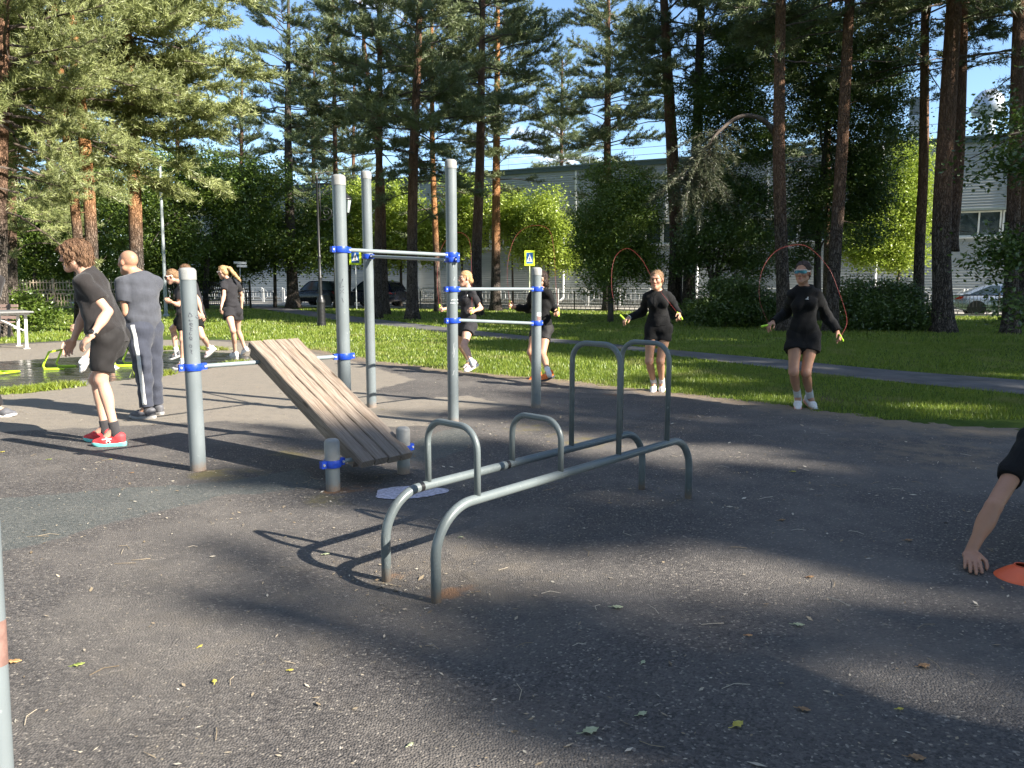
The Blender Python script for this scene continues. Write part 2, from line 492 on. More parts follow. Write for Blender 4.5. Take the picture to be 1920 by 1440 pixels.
TORSO_M = [(-.17, .100, .085), (-.04, .162, .112), (.12, .156, .108), (.36, .138, .100), (.62, .154, .110), (.82, .150, .096), (.93, .104, .072), (1.0, .064, .058)]
TORSO_F = [(-.17, .095, .085), (-.04, .150, .106), (.12, .138, .098), (.36, .104, .078), (.62, .122, .090), (.82, .124, .080), (.93, .090, .062), (1.0, .055, .048)]

def person(name, label, Y0, Sx, J, face, hipface, headface, top, bottom, shoes, hair, skin, fem=False, voxel=.0075, glasses=None, curl=(.6, .6),
           headup=None, watch=None, socks=None, stubble=0, folds=.0075, handn=(None, None), thumb=(None, None), seed=1, hk=1.0, group=None, feet=None, build=1.0, extra_parts=None):
    """J: pixel joints.  hip:(x,y) neck:(x,y,dy) head:(x,y,dy) el/er, wl/wr, kl/kr, al/ar : (x,y,sign[, mode])"""
    rng = np.random.default_rng(seed)
    face = nrm(A(*face, 0)[:3]); hipface = nrm(A(*hipface, 0)[:3])
    lat_c = A(-face[1], face[0], 0); lat_h = A(-hipface[1], hipface[0], 0) if abs(hipface[2]) < .5 else nrm(np.cross(A(-.66, -.75, 0), hipface))
    hip = P(J['hip'][0], J['hip'][1], Y0 + (J['hip'][2] if len(J['hip']) > 2 else 0))
    neck = P(J['neck'][0], J['neck'][1], Y0 + J['neck'][2])
    headc = P(J['head'][0], J['head'][1], Y0 + J['head'][2])
    spine = neck - hip; u = nrm(spine); B = build
    fwd_c = nrm(np.cross(lat_c, u)) * -1 if False else nrm(face - u * (face @ u))
    lat_c = nrm(np.cross(u, fwd_c)); lat_h = nrm(lat_h)
    shw = (.142 if fem else .168) * Sx * B
    sh = {}
    for sd, sg in (('l', 1), ('r', -1)):
        sh[sd] = neck - u * .078 * Sx + lat_c * sg * shw
        if 's' + sd in J: sh[sd] = sh[sd] + A(*J['s' + sd])
    hj = {sd: hip - u * .02 * Sx + lat_h * sg * .088 * Sx for sd, sg in (('l', 1), ('r', -1))}
    el, wr, kn, an = {}, {}, {}, {}
    for sd in 'lr':
        if 'S' + sd in J: sh[sd] = G(*J['S' + sd])
        def solve(prev, q, Lb):
            if q[2] == 'p': return P(q[0], q[1], Y0 + q[3])
            if q[2] == 'z': return G(q[0], q[1], q[3])
            if q[2] == 'g': return P(q[0], q[1], Y0 + q[3]) if len(q) > 3 else G(q[0], q[1], .095 * Sx)
            return on_ray(prev, q[0], q[1], Lb * Sx, q[2])
        el[sd] = solve(sh[sd], J['e' + sd], .295); wr[sd] = solve(el[sd], J['w' + sd], .255)
        kn[sd] = solve(hj[sd], J['k' + sd], .425); an[sd] = solve(kn[sd], J['a' + sd], .42)
    base = A(hip[0], hip[1], 0)
    root = thing(name, label, 'person', base, group)
    hf = head_frame(headc, headface, headup); k = Sx * hk
    # ---- rings of the torso
    T = TORSO_F if fem else TORSO_M
    Ls = spine
    def rings(grow, t0=-1, loose=0.):
        C, LA, X, Y = [], [], [], []
        for t, rx, ry in T:
            C.append(hip + Ls * t); w = np.clip(t / .7, 0, 1); LA.append(nrm(lat_h * (1 - w) + lat_c * w))
            lo = loose * (1.0 if .0 < t < .6 else .3)
            X.append(rx * Sx * B + grow + lo); Y.append(ry * Sx * B + grow + lo)
        return C, LA, X, Y
    C, LA, X, Yr = rings(0)
    body = [(loft(C, LA, X, Yr), 'add', .02)]
    nk0 = neck - u * .02; nk1 = headc - hf[3] * .055 * k - hf[1] * .012 * k
    body.append((cone(nk0, nk1, (.050 if fem else .060) * Sx, (.045 if fem else .056) * Sx), 'add', .03))
    dirs = {}
    for sd, sg in (('l', 1), ('r', -1)):
        body += [(cone(neck - u * .02 * Sx, sh[sd], .040 * Sx * B, .046 * Sx * B), 'add', .035)]
        f = .88 if fem else 1.0
        mid = el[sd] * .35 + sh[sd] * .65
        body += [(cone(sh[sd], el[sd], .047 * Sx * f * B, .038 * Sx * f), 'add', .02),
                 (ell(mid + fwd_c * .006, fr3(el[sd] - sh[sd], lat_c), A(.09, .046, .046) * Sx * f), 'add', .02),
                 (cone(el[sd], wr[sd], .037 * Sx * f, .0255 * Sx * f), 'add', .012),
                 (ell(el[sd] * .68 + wr[sd] * .32, fr3(wr[sd] - el[sd], lat_c), A(.085, .041, .041) * Sx * f), 'add', .02)]
        fd = nrm(wr[sd] - el[sd])
        if 'h' + sd in J: fd = nrm(A(*J['h' + sd]))
        hn = handn[0 if sd == 'l' else 1]
        n = A(*hn) if hn is not None else (-lat_c * sg)
        # thumb side: forward/up of the body for a hanging hand
        ts = fwd_c + A(0, 0, .35) if abs(fd @ fwd_c) < .8 else A(0, 0, 1)
        if thumb[0 if sd == 'l' else 1] is not None: ts = A(*thumb[0 if sd == 'l' else 1])
        body += hand_prims(wr[sd], fd, n, ts, Sx * (.92 if fem else 1.0), curl[0 if sd == 'l' else 1]); dirs[sd] = fd
        td = nrm(kn[sd] - hj[sd]); cd = nrm(an[sd] - kn[sd])
        bk = -nrm(hipface - cd * (hipface @ cd)); fr = nrm(hipface - td * (hipface @ td))
        body += [(cone(hj[sd], kn[sd], .083 * Sx * B, .052 * Sx), 'add', .03),
                 (ell(hj[sd] * .62 + kn[sd] * .38 + fr * .012, [td, fr, np.cross(td, fr)], A(.17, .074, .072) * Sx * B), 'add', .03),
                 (ell(hip + lat_h * sg * .075 * Sx - hipface * .045 * Sx - u * .02 * Sx, [lat_h, hipface, u], A(.085, .075, .095) * Sx * B), 'add', .03),
                 (ell(kn[sd] - bk * .014 * Sx, [td, fr, np.cross(td, fr)], A(.050, .040, .042) * Sx), 'add', .025),
                 (cone(kn[sd], an[sd], .048 * Sx, .033 * Sx), 'add', .02),
                 (ell(kn[sd] * .68 + an[sd] * .32 + bk * .012 * Sx, [cd, bk, np.cross(cd, bk)], A(.120, .045, .045) * Sx), 'add', .025)]
    if fem:
        for sg in (-1, 1):
            body.append((ell(hip + Ls * .66 + lat_c * sg * .062 * Sx + fwd_c * .078 * Sx, [lat_c, fwd_c, u], A(.055, .045, .055) * Sx), 'add', .03))
    ft = {}
    for sd in 'lr':
        d = nrm(A(*(feet or {}).get(sd, tuple(hipface)))); side = nrm(np.cross(A(0, 0, 1), d)); up = np.cross(d, side)
        o = an[sd] - up * .095 * Sx        # point on the sole under the ankle
        if J['a' + sd][2] == 'g': o[2] = 0.0
        ft[sd] = (o, d, side, up)
        body.append((cone(an[sd], o + d * .10 * Sx + up * .045 * Sx, .034 * Sx, .030 * Sx), 'add', .02))
    body += [(q[0], q[1], q[2] * 1.0) for q in head_prims(hf, k, fem)]
    sdf_obj('body', body, voxel, skin, root, head_attrs(hf, k, stubble, [kn['l'], kn['r']]))
    sx = Sx
    # ---- clothes
    ph = rng.uniform(0, 6, 8); fdirs = [nrm(rng.normal(size=3)) for _ in range(6)]
    def warp(p):
        a = 0
        for i, fdv in enumerate(fdirs):
            fr_ = (26, 38, 55, 70, 20, 46)[i]
            a = a + np.sin(p @ fdv * fr_ + ph[i] + 1.3 * np.sin(p[..., 2] * 17 + ph[(i + 1) % 6])) * (1, .8, .5, .4, 1, .6)[i]
        return (a - .9) * folds * .5
    if top:
        hem = top.get('hem', -.10); sl = top.get('sleeve', .55); lo = top.get('loose', .02)
        C2, LA2, X2, Y2 = rings(.013, loose=lo)
        if hem < -.02:   # the skirt of a long shirt hangs straight
            C2 = [hip + Ls * (hem - .05)] + C2[1:]; X2[0] = X2[1] * top.get('flare', 1.0); Y2[0] = Y2[1] * top.get('flare', 1.0)
        pr = [(loft(C2, LA2, X2, Y2, lo=(hip + Ls * hem, -u), hi=(neck + u * .012 * sx + fwd_c * .0, nrm(u * 1.0 + fwd_c * .45))), 'add', .02)]
        if fem:
            for sg in (-1, 1):
                pr.append((ell(hip + Ls * .66 + lat_c * sg * .060 * Sx + fwd_c * .085 * Sx, [lat_c, fwd_c, u], A(.062, .05, .066) * Sx), 'add', .05))
        for sd, sg in (('l', 1), ('r', -1)):
            pr.append((cone(neck - u * .035 * sx, sh[sd], .040 * sx * B + .009, .046 * sx * B + .012), 'add', .035))
            sw = top.get('sw', 1.0)
            if sl <= 1:
                e = sh[sd] + (el[sd] - sh[sd]) * sl
                pr.append((cone(sh[sd], e, (.047 * B * sx + .014), (.050 * sx * sw + .014), cut=True), 'add', .03))
            else:
                e = el[sd] + (wr[sd] - el[sd]) * (sl - 1)
                pr.append((cone(sh[sd], el[sd], (.046 * sx * B + .012), (.043 * sx * sw + .010)), 'add', .03))
                pr.append((ell(sh[sd] * .65 + el[sd] * .35 + fwd_c * .006, fr3(el[sd] - sh[sd], lat_c), A(.10, .049, .049) * Sx * (.9 if fem else 1) + .006), 'add', .03))
                pr.append((ell(el[sd] * .68 + wr[sd] * .32, fr3(wr[sd] - el[sd], lat_c), A(.11, .042, .042) * Sx * (.9 if fem else 1) + .006), 'add', .035))
                pr.append((cone(el[sd], e, (.042 * sx * sw + .009), (.030 * sx * sw + .006), cut=True), 'add', .02))
        sdf_obj('shirt', pr, voxel, top['mat'], root, warp=warp)
    if bottom:
        gl = bottom.get('loose', .008); wb = bottom.get('waist', .22)
        C3, LA3, X3, Y3 = rings(.010 + gl * .4)
        pr = [(loft(C3[:4], LA3[:4], X3[:4], Y3[:4], hi=(hip + Ls * wb, u)), 'add', .02)]
        for sd, sg in (('l', 1), ('r', -1)):
            pr.append((ell(hip + lat_h * sg * .075 * Sx - hipface * .045 * Sx - u * .02 * Sx, [lat_h, hipface, u], A(.085, .075, .095) * Sx * B + .010 + gl * .4), 'add', .03))
            ln = bottom['len']
            if ln <= 1.0:
                e = hj[sd] + (kn[sd] - hj[sd]) * ln
                r1 = .083 + (.054 - .083) * ln + .006
                pr.append((cone(hj[sd], e, .087 * sx * B + .010, r1 * sx * B + .012 + gl, cut=True), 'add', .03))
                td = nrm(kn[sd] - hj[sd]); fr = nrm(hipface - td * (hipface @ td))
                if ln > .45: pr.append((ell(hj[sd] * .64 + kn[sd] * .36 + fr * .012, [td, fr, np.cross(td, fr)], A(.15, .078, .076) * sx * B + .01), 'add', .03))
            else:
                e = kn[sd] + (an[sd] - kn[sd]) * (ln - 1)
                pr.append((cone(hj[sd], kn[sd], .090 * sx * B + .012 + gl, .064 * sx + .010 + gl), 'add', .03))
                pr.append((cone(kn[sd], e, .062 * sx + .010 + gl, .050 * sx + .006 + gl, cut=True), 'add', .03))
        sdf_obj('trousers' if bottom['len'] > 1 else 'shorts', pr, voxel, bottom['mat'], root, warp=warp)
    # ---- socks and shoes
    for sd in 'lr':
        o, d, side, up = ft[sd]; q = sx * (.94 if fem else 1.0)
        if socks:
            cd = nrm(kn[sd] - an[sd])
            sdf_obj('sock', [(cone(an[sd] - cd * .06 * sx, an[sd] + cd * socks[1] * sx, .040 * sx, .041 * sx, cut=True), 'add', .01)], min(voxel, .007), socks[0], root)
        sm, so, la = shoes[0], shoes[1], shoes[2]
        pt = lambda a, b, c_: o + d * a * q + side * b * q + up * c_ * q
        F_ = [(cone(pt(-.045, 0, .050), pt(.085, 0, .048), .036 * q, .044 * q), 'add', .02),
              (cone(pt(.085, 0, .046), pt(.160, .0, .034), .044 * q, .030 * q), 'add', .02),
              (ell(pt(-.028, 0, .086), [d, side, up], A(.056, .042, .036) * q), 'add', .02)]
        lowp = pt(0, 0, .022)
        F_ = [((lambda fn: (lambda p: np.maximum(fn(p), (lowp - p) @ up)))(a[0]), a[1], a[2]) for a in [f_[0] for f_ in F_]]
        shoe = sdf_obj('shoe', [(f_, 'add', .02) for f_ in F_], min(voxel, .006), sm, root)
        # sole: outlined slab
        outl = [(-.085, -.012), (-.088, .012), (-.07, .032), (-.02, .036), (.05, .040), (.11, .046), (.16, .036), (.185, .012), (.186, -.010), (.165, -.032), (.11, -.042), (.05, -.034), (-.02, -.033), (-.07, -.030)]
        ou = bez([A(a, b, 0) for a, b in outl + outl[:1]], 4)[:-1]
        zs = lambda a: np.where(a > .12, (a - .12) * .22, 0)
        mb = MB(); lay = []
        for h_, g_ in ((0, .97), (.006, 1.01), (.022, 1.03), (.030, .99)):
            lay.append(np.array([pt(a * g_, b * g_, h_ + zs(a) * (1 - h_ * 8) + (.006 * (h_ > .02) * (a < -.04))) for a, b, _ in ou]))
        n_ = len(ou); i0 = np.arange(n_); i1 = (i0 + 1) % n_
        V = np.concatenate(lay + [lay[0].mean(0, keepdims=True), lay[-1].mean(0, keepdims=True)])
        mb.add(V, np.concatenate([np.stack([j * n_ + i0, j * n_ + i1, (j + 1) * n_ + i1, (j + 1) * n_ + i0], 1) for j in range(3)]),
               np.concatenate([np.stack([i1, i0, np.full(n_, 4 * n_)], 1), np.stack([3 * n_ + i0, 3 * n_ + i1, np.full(n_, 4 * n_ + 1)], 1)]))
        mb.build('sole', so, shoe, smooth=True, sharp=50)
        ml = MB()
        for j in range(4):
            a_ = .035 + .022 * j; hh = .089 - .011 * j
            ml.tube([pt(a_, -.022, hh - .010), pt(a_ + .006, 0, hh + .002), pt(a_, .022, hh - .010)], .004 * q, 6)
        ml.build('lace', la, shoe, smooth=True)
    # ---- hair
    c, f, l, up = hf
    hp = lambda a, b, d: c + (l * a + f * b + up * d) * k
    hax = [l, f, up]
    hw_r = np.random.default_rng(seed + 50); hph = hw_r.uniform(0, 6, 4)
    def hwarp(p):
        q = (p - c); a = q @ l; b = q @ f; d = q @ up; th = np.arctan2(a, b)
        ha = 1.0 if hair[0] == 'fluffy' else .35
        return ha * (.0035 * np.sin(th * 23 + d * 40 + hph[0]) + .0030 * np.sin(th * 41 - d * 30 + hph[1]) + .003 * np.sin(d * 90 + th * 9 + hph[2])) * k
    face_cut = (ell(hp(0, .085, -.035), hax, A(.066, .075, .100) * k), 'sub', .008)
    H = []
    if hair[0] == 'fluffy':
        H = [(ell(hp(0, -.016, .042), hax, A(.093, .112, .096) * k), 'add', .02), (ell(hp(0, -.06, -.03), hax, A(.080, .062, .085) * k), 'add', .03),
             (face_cut[0], 'sub', .008),
             (ell(hp(0, .076, .062), hax, A(.072, .034, .034) * k), 'add', .012)]
        for _ in range(46):
            a = hw_r.uniform(-2.6, 2.6) + PI; z = hw_r.uniform(-.08, .10)
            rr = .088 * math.sqrt(max(0.05, 1 - ((z - .03) / .13) ** 2))
            s0 = hp(math.sin(a) * rr, math.cos(a) * rr * 1.15 - .012, z); s1 = s0 + (-up * .035 + l * hw_r.normal() * .012 + f * hw_r.normal() * .012) * k
            H.append((cone(s0, s1, .014 * k, .006 * k), 'add', .006))
        for sg in (-1, 1): H.append((ell(hp(.078 * sg, .012, .010), hax, A(.016, .030, .048) * k), 'add', .012))
    elif hair[0] in ('pony', 'tied', 'bob', 'bun'):
        H = [(ell(hp(0, -.017, .033), hax, A(.0800, .0985, .0910) * k), 'add', .02), (ell(hp(0, -.062, -.02), hax, A(.066, .050, .070) * k), 'add', .02),
             (ell(hp(0, .094, -.010), hax, A(.074, .085, .094) * k), 'sub', .006)]
        for sg in (-1, 1): H.append((ell(hp(.085 * sg, .0, -.012), hax, A(.020, .024, .036) * k), 'sub', .006))
        if hair[0] == 'pony':
            pts = [hp(*q) for q in hair[2]]
            H.append((ell(pts[0], hax, A(.024, .024, .024) * k), 'add', .015))
            for i in range(len(pts) - 1):
                w = [.020, .034, .036, .026, .010]
                H.append((cone(pts[i], pts[i + 1], w[min(i, 4)] * k, w[min(i + 1, 4)] * k), 'add', .015))
        elif hair[0] == 'tied':
            H.append((ell(hp(0, -.100, -.045), hax, A(.034, .030, .042) * k), 'add', .015))
        elif hair[0] == 'bun':
            H.append((ell(hp(0, -.112, .015), hax, A(.036, .034, .036) * k), 'add', .012))
        else:
            H.append((ell(hp(0, -.050, -.055), hax, A(.080, .062, .075) * k), 'add', .02))
    if H:
        ho = sdf_obj('hair', H, min(voxel, .006), hair[1], root, warp=hwarp)
        # loose strands over the mass
        me = ho.data; nvh = len(me.vertices); co_ = np.empty(nvh * 3, np.float32); no_ = np.empty(nvh * 3, np.float32)
        me.vertices.foreach_get('co', co_); me.vertices.foreach_get('normal', no_); co_ = co_.reshape(-1, 3) + root_loc(ho); no_ = no_.reshape(-1, 3)
        ns_ = 2600 if hair[0] == 'fluffy' else 1100; pk = hw_r.integers(0, nvh, ns_); p0_, n0_ = co_[pk], no_[pk]
        fl = np.tile(-up, (ns_, 1)) - f * .35 if hair[0] in ('fluffy', 'bob') else np.tile(-f * .9 - up * .5, (ns_, 1))
        fl = fl + hw_r.normal(0, .35 if hair[0] == 'fluffy' else .15, (ns_, 3)); fl = fl - n0_ * (fl * n0_).sum(1, keepdims=True); fl /= np.linalg.norm(fl, axis=1, keepdims=True) + 1e-6
        lift = hw_r.uniform(.1, .55, (ns_, 1)) if hair[0] == 'fluffy' else hw_r.uniform(.0, .22, (ns_, 1)) + .25 * (hw_r.uniform(0, 1, (ns_, 1)) > .93)
        Ls_ = hw_r.uniform(.5, 1.2, (ns_, 1)) * (.045 if hair[0] == 'fluffy' else .038) * k; sd_ = np.cross(fl, n0_); ww = .0022 * k
        b_ = p0_ - n0_ * .001; m_ = b_ + fl * Ls_ * .5 + n0_ * lift * Ls_ * .5; t_e = b_ + fl * Ls_ + n0_ * lift * Ls_ * .55
        V_ = np.stack([b_ - sd_ * ww, b_ + sd_ * ww, m_ + sd_ * ww * .8, m_ - sd_ * ww * .8, t_e], 1).reshape(-1, 3); ix = np.arange(ns_)[:, None] * 5
        mbs = MB(); mbs.add(V_, ix + np.array([[0, 1, 2, 3]]), ix + np.array([[3, 2, 4]])); mbs.build('strands', hair[1], ho)
    # ---- face details
    if not glasses:
        for sg in (-1, 1):
            mb = MB(); ce = hp(.030 * sg, .0905, .0085); th = np.linspace(0, 2 * PI, 14, endpoint=False)
            mb.lathe([(.0, .0035), (.0045, .003), (.0072, .0012), (.0078, -.002)], 10, ce, axis=nrm(f + l * .25 * sg))
            mb.build('eye', M_EYE, root, smooth=True)
            mb = MB(); mb.tube([hp(.014 * sg, .101, .026), hp(.030 * sg, .0965, .031), hp(.046 * sg, .082, .027)], [.003 * k, .0042 * k, .002 * k], 6)
            mb.build('eyebrow', M_BROW, root, smooth=True)
    else:
        lm, fm = glasses
        mb = MB(); n_ = 17; V = []
        for i in range(n_):
            a = -1.0 + 2.0 * i / (n_ - 1); th = a * 1.05
            x = math.sin(th) * .078; y = .020 + math.cos(th) * .098
            hgt = .0205 if abs(a) < .8 else .0205 - (abs(a) - .8) * .04
            nose = .014 * math.exp(-(a / .16) ** 2)
            for dz in (hgt * .75, -hgt * 1.0 + nose):
                V.append(hp(x, y, .010 + dz)); V.append(hp(x * .965, y - .004, .010 + dz))
        F_ = []
        for i in range(n_ - 1):
            b = i * 4
            F_ += [[b, b + 2, b + 6, b + 4], [b + 1, b + 5, b + 7, b + 3], [b, b + 4, b + 5, b + 1], [b + 2, b + 3, b + 7, b + 6]]
        F_ += [[0, 1, 3, 2], [4 * n_ - 4, 4 * n_ - 2, 4 * n_ - 1, 4 * n_ - 3]]
        mb.add(V, F_)
        g = mb.build('sunglasses', lm, root, smooth=True, sharp=50)
        mf = MB()
        top_ = [hp(math.sin(a * 1.05) * .079, .022 + math.cos(a * 1.05) * .099, .010 + .019) for a in np.linspace(-1, 1, 15)]
        mf.tube(top_, .0032 * k, 6)
        for sg in (-1, 1): mf.bar(hp(.069 * sg, .070, .016), hp(.083 * sg, -.012, .014), .004 * k, .012 * k)
        mf.build('glasses_frame', fm, g)
    if watch:
        sd = watch; d = dirs[sd] if False else nrm(wr[sd] - el[sd]); ce = wr[sd] - d * .022 * sx
        mb = MB(); mb.lathe([(.029, -.010), (.033, -.010), (.033, .010), (.029, .010), (.029, -.010)], 20, ce, axis=d)
        out_ = nrm(-A(*([0, 1, 0])) + np.cross(d, A(0, 0, 1)) * .2); out_ = nrm(out_ - d * (out_ @ d))
        w_ = mb.build('watch', M_RUBBER, root, smooth=True, sharp=40)
        mb = MB(); mb.lathe([(0, .008), (.017, .008), (.020, .005), (.021, -.004), (0, -.004)], 20, ce + out_ * .034, axis=out_)
        mb.build('watch_face', M_RUBBER, w_, smooth=True, sharp=40)
    return dict(root=root, sh=sh, el=el, wr=wr, kn=kn, an=an, hip=hip, neck=neck, head=hf, k=k, u=u, fwd=fwd_c, lat=lat_c, lath=lat_h, dirs=dirs, feet=ft, hj=hj)

def rope(label, a, b, pts, handles, col=None, group='red skipping ropes', r=.0016):
    t = thing('skipping_rope', label, 'skipping rope', (a + b) / 2 * A(1, 1, 0), group)
    mb = MB(); mb.tube(bez([a] + list(pts) + [b], 10), r, 6); mb.build('cord', M_ROPE, t, smooth=True)
    for p_, d in ((a, handles[0]), (b, handles[1])):
        d = nrm(A(*d)); mb = MB(); mb.lathe([(0, -.085), (.010, -.085), (.013, -.07), (.011, 0), (.012, .03), (.007, .05), (0, .05)], 10, p_ , axis=d)
        mb.build('handle', M_NEON, t, smooth=True, sharp=45)
    return t
M_ROPE = simple('red_cord', (.26, .030, .028), .5)
M_NEON = simple('lime_green_plastic', (.42, .72, .04), .4)
# ------------------------------------------------------------------ the people in the photo
NEUT = (-1, 0)
# boy in black T-shirt
boy = person('person', 'young man with brown fluffy hair in black T-shirt, black shorts and red shoes leaning forward', 6.34, 1.0,
    dict(hip=(204, 630), neck=(163, 512, -.02), head=(141, 480, -.03), el=(209, 592, -1), wl=(172, 630, -1), er=(158, 588, 1), wr=(138, 637, -1),
         kl=(190, 712, 'p', -.10), kr=(180, 710, 'p', .10), al=(215, 803, 'g', -.09), ar=(197, 800, 'g', .10), hl=(-.75, -.15, -.62), hr=(-.45, -.15, -.85)),
    (-1, -.22), (-1, -.12), (-1, -.20, -.10), dict(mat=M_BLACKTEE, hem=-.13, sleeve=.60, loose=.022, sw=1.15), dict(mat=M_SPANDEX, len=.78, loose=.004, waist=.1),
    (M_RED, M_SOLETEAL, M_LACE), ('fluffy', HAIR_BROWN), SKIN_FAIR, voxel=.0065, curl=(.45, .55), watch='l', socks=(M_SOCKBLACK, .06), seed=3,
    feet=dict(l=(-1, -.12, 0), r=(-1, -.05, 0)), headup=(-.22, 0, 1), hk=1.04, handn=((.1, .55, -.6), (.4, -.6, -.4)))
# logo on the shoe
def shoe_logo(pp, sd, m, sidesign):
    o, d, side, up = pp['feet'][sd]; mb = MB()
    c = o + d * .045 + up * .062 + side * sidesign * .0465
    for a0, a1 in (((-.03, .012), (.045, .006)), ((-.004, .01), (.012, -.026)), ((.0, .01), (-.020, -.026)), ((.02, .008), (.006, .026))):
        mb.bar(c + d * a0[0] + up * a0[1] * .8, c + d * a1[0] + up * a1[1] * .8, .006, .009, up=up)
    sh_ = [o_ for o_ in pp['root'].children if o_.name.startswith('shoe')][0 if sd == 'l' else 1]
    mb.build('logo', m, sh_)
shoe_logo(boy, 'l', M_LOGO, 1)
# man in navy
man = person('person', 'shaven-headed man in navy T-shirt and navy track trousers with white side stripe', 7.67, 1.0,
    dict(hip=(270, 612), neck=(260, 517, 0), head=(240, 492, -.02), el=(237, 588, -1), wl=(218, 612, 1), er=(264, 590, 'p', .30), wr=(228, 611, 'p', .10), hr=(-.9, -.25, -.25),
         kl=(268, 686, 'p', -.10), kr=(288, 684, 'p', .10), al=(276, 765, 'g', -.10), ar=(293, 758, 'g', .14)),
    (-.80, .60), (-.95, .3), (-.93, .36, -.04), dict(mat=M_NAVY, hem=-.06, sleeve=.58, loose=.016, sw=1.1), dict(mat=M_NAVY2, len=1.97, loose=.010, waist=.1),
    (M_GREYSHOE, M_SOLEG, M_LACED), ('none', HAIR_SAND), SKIN_TAN, voxel=.0068, curl=(.9, .6), socks=(M_SOCKBLACK, .10), seed=8, stubble=.5,
    feet=dict(l=(-1, .02, 0), r=(-1, .35, 0)), build=1.04)
from mathutils.bvhtree import BVHTree
def surface_of(ob):
    me = ob.data; rl = Vector(root_loc(ob))
    return BVHTree.FromPolygons([v.co + rl for v in me.vertices], [tuple(p.vertices) for p in me.polygons])
def side_stripe(pp, sd):
    """white stripe down the outside of the trouser leg, lying on the cloth"""
    sg = 1 if sd == 'l' else -1
    a, b, c_ = pp['hj'][sd], pp['kn'][sd], pp['an'][sd]
    lat = nrm(pp['lath'] * sg + A(.45, -.1, 0))
    tr = [o_ for o_ in pp['root'].children if o_.name.startswith('trousers')][0]; bv = surface_of(tr)
    cs = [a + (b - a) * t for t in np.linspace(-.12, 1, 16)] + [b + (c_ - b) * t for t in np.linspace(.06, .90, 14)]
    fr = nrm(np.cross(lat, A(0, 0, 1))); mb = MB(); V = []
    for p_ in cs:
        for w in (-.020, -.007, .007, .020):
            h = bv.ray_cast(Vector(p_ + lat * .5 + fr * w), Vector(-lat))
            V.append(np.array(h[0]) + lat * .003 if h[0] is not None else p_ + lat * .1)
    n_ = len(cs); F_ = [[4 * i + j, 4 * i + j + 1, 4 * i + j + 5, 4 * i + j + 4] for i in range(n_ - 1) for j in range(3)]
    mb.add(V, F_); ob = mb.build('stripe', M_WHITECLOTH, tr, smooth=True)
    so = ob.modifiers.new('thick', 'SOLIDIFY'); so.thickness = .004
    return ob
side_stripe(man, 'l')
# whistle cord in the man's hand
wl = man['wr']['l'] + man['dirs']['l'] * .07
t = thing('lanyard', 'thin black cord hanging from the hand of the man in navy', 'cord', wl * A(1, 1, 0))
mb = MB(); mb.tube(bez([wl, P(232, 640, wl[1] + .01), P(243, 660, wl[1] + .05), P(247, 668, wl[1] + .06)], 6), .005, 6); mb.build('cord', M_RUBBER, t, smooth=True)
# woman with dark sunglasses behind the left post
sgw = person('person', 'woman with pale-framed sunglasses walking head down, partly behind the graffiti-marked post', 12.4, .97,
    dict(hip=(346, 590), neck=(343, 530, -.05), head=(322, 518, -.05), el=(334, 572, 1), wl=(321, 566, -1), er=(362, 575, 1), wr=(372, 588, -1),
         kl=(343, 637, -1), kr=(324, 616, 1), al=(342, 682, 'g'), ar=(331, 662, 1)),
    (-.95, -.25), (-1, -.1), (-.93, -.30, -.32), dict(mat=M_CHAR, hem=-.02, sleeve=.6), dict(mat=M_BLACK, len=.62, loose=.006),
    (M_GREYSHOE, M_SOLEW, M_LACEW), ('pony', HAIR_SAND, [(0, -.11, .03), (0, -.14, -.03), (-.02, -.13, -.14), (-.02, -.10, -.24), (-.02, -.09, -.28)]), SKIN_FAIR, fem=True,
    voxel=.009, glasses=(M_LENSDARK, M_FRAMEW), build=0.92, seed=11, feet=dict(l=(-1, 0, 0), r=(-.92, .1, -.35)), socks=(M_WHITECLOTH, .10))
# person almost hidden by that post
hid = person('person', 'brown-haired person mostly hidden behind the graffiti-marked post, one pale shoe trailing', 12.95, .97,
    dict(hip=(368, 592), neck=(356, 526, 0), head=(346, 508, 0), el=(374, 566, -1), wl=(378, 588, -1), er=(350, 565, 1), wr=(340, 585, 1),
         kl=(379, 630, -1), kr=(356, 634, 1), al=(393, 653, 1), ar=(355, 674, 'g')),
    (-1, -.1), (-1, 0), (-1, -.15, -.1), dict(mat=M_CHAR, hem=-.05, sleeve=.6), dict(mat=M_BLACK, len=.6, loose=.01),
    (M_PINKSHOE, M_SOLEW, M_LACEW), ('tied', HAIR_BROWN), SKIN_FAIR, voxel=.009, seed=12, feet=dict(l=(-.75, 0, -.66), r=(-1, 0, 0)), socks=(M_WHITECLOTH, .10))
# ponytail woman
pony = person('person', 'ponytailed woman in dark T-shirt and shorts walking away across the lawn edge', 14.3, .99,
    dict(hip=(436, 582), neck=(431, 525, 0), head=(418, 510, -.02), el=(420, 553, -1), wl=(415, 575, -1), er=(453, 553, 1), wr=(453, 577, 1),
         kl=(437, 620, -1), kr=(446, 618, 1), al=(441, 660, 'g'), ar=(459, 653, 1)),
    (-.72, .70), (-.6, .8), (-.93, .25, -.30), dict(mat=M_CHAR, hem=.10, sleeve=.6, loose=.012), dict(mat=M_CHAR, len=.33, loose=.022, waist=.2),
    (M_WHITESHOE, M_SOLEW, M_LACEW), ('pony', HAIR_BLOND, [(0, -.11, .06), (-.01, -.16, .02), (-.03, -.20, -.10), (-.06, -.24, -.20), (-.07, -.26, -.26)]), SKIN_FAIR, fem=True,
    voxel=.009, glasses=(M_LENSDARK, M_FRAMEW), build=0.9, seed=14, feet=dict(l=(-.75, .6, 0), r=(-.7, .55, -.45)))
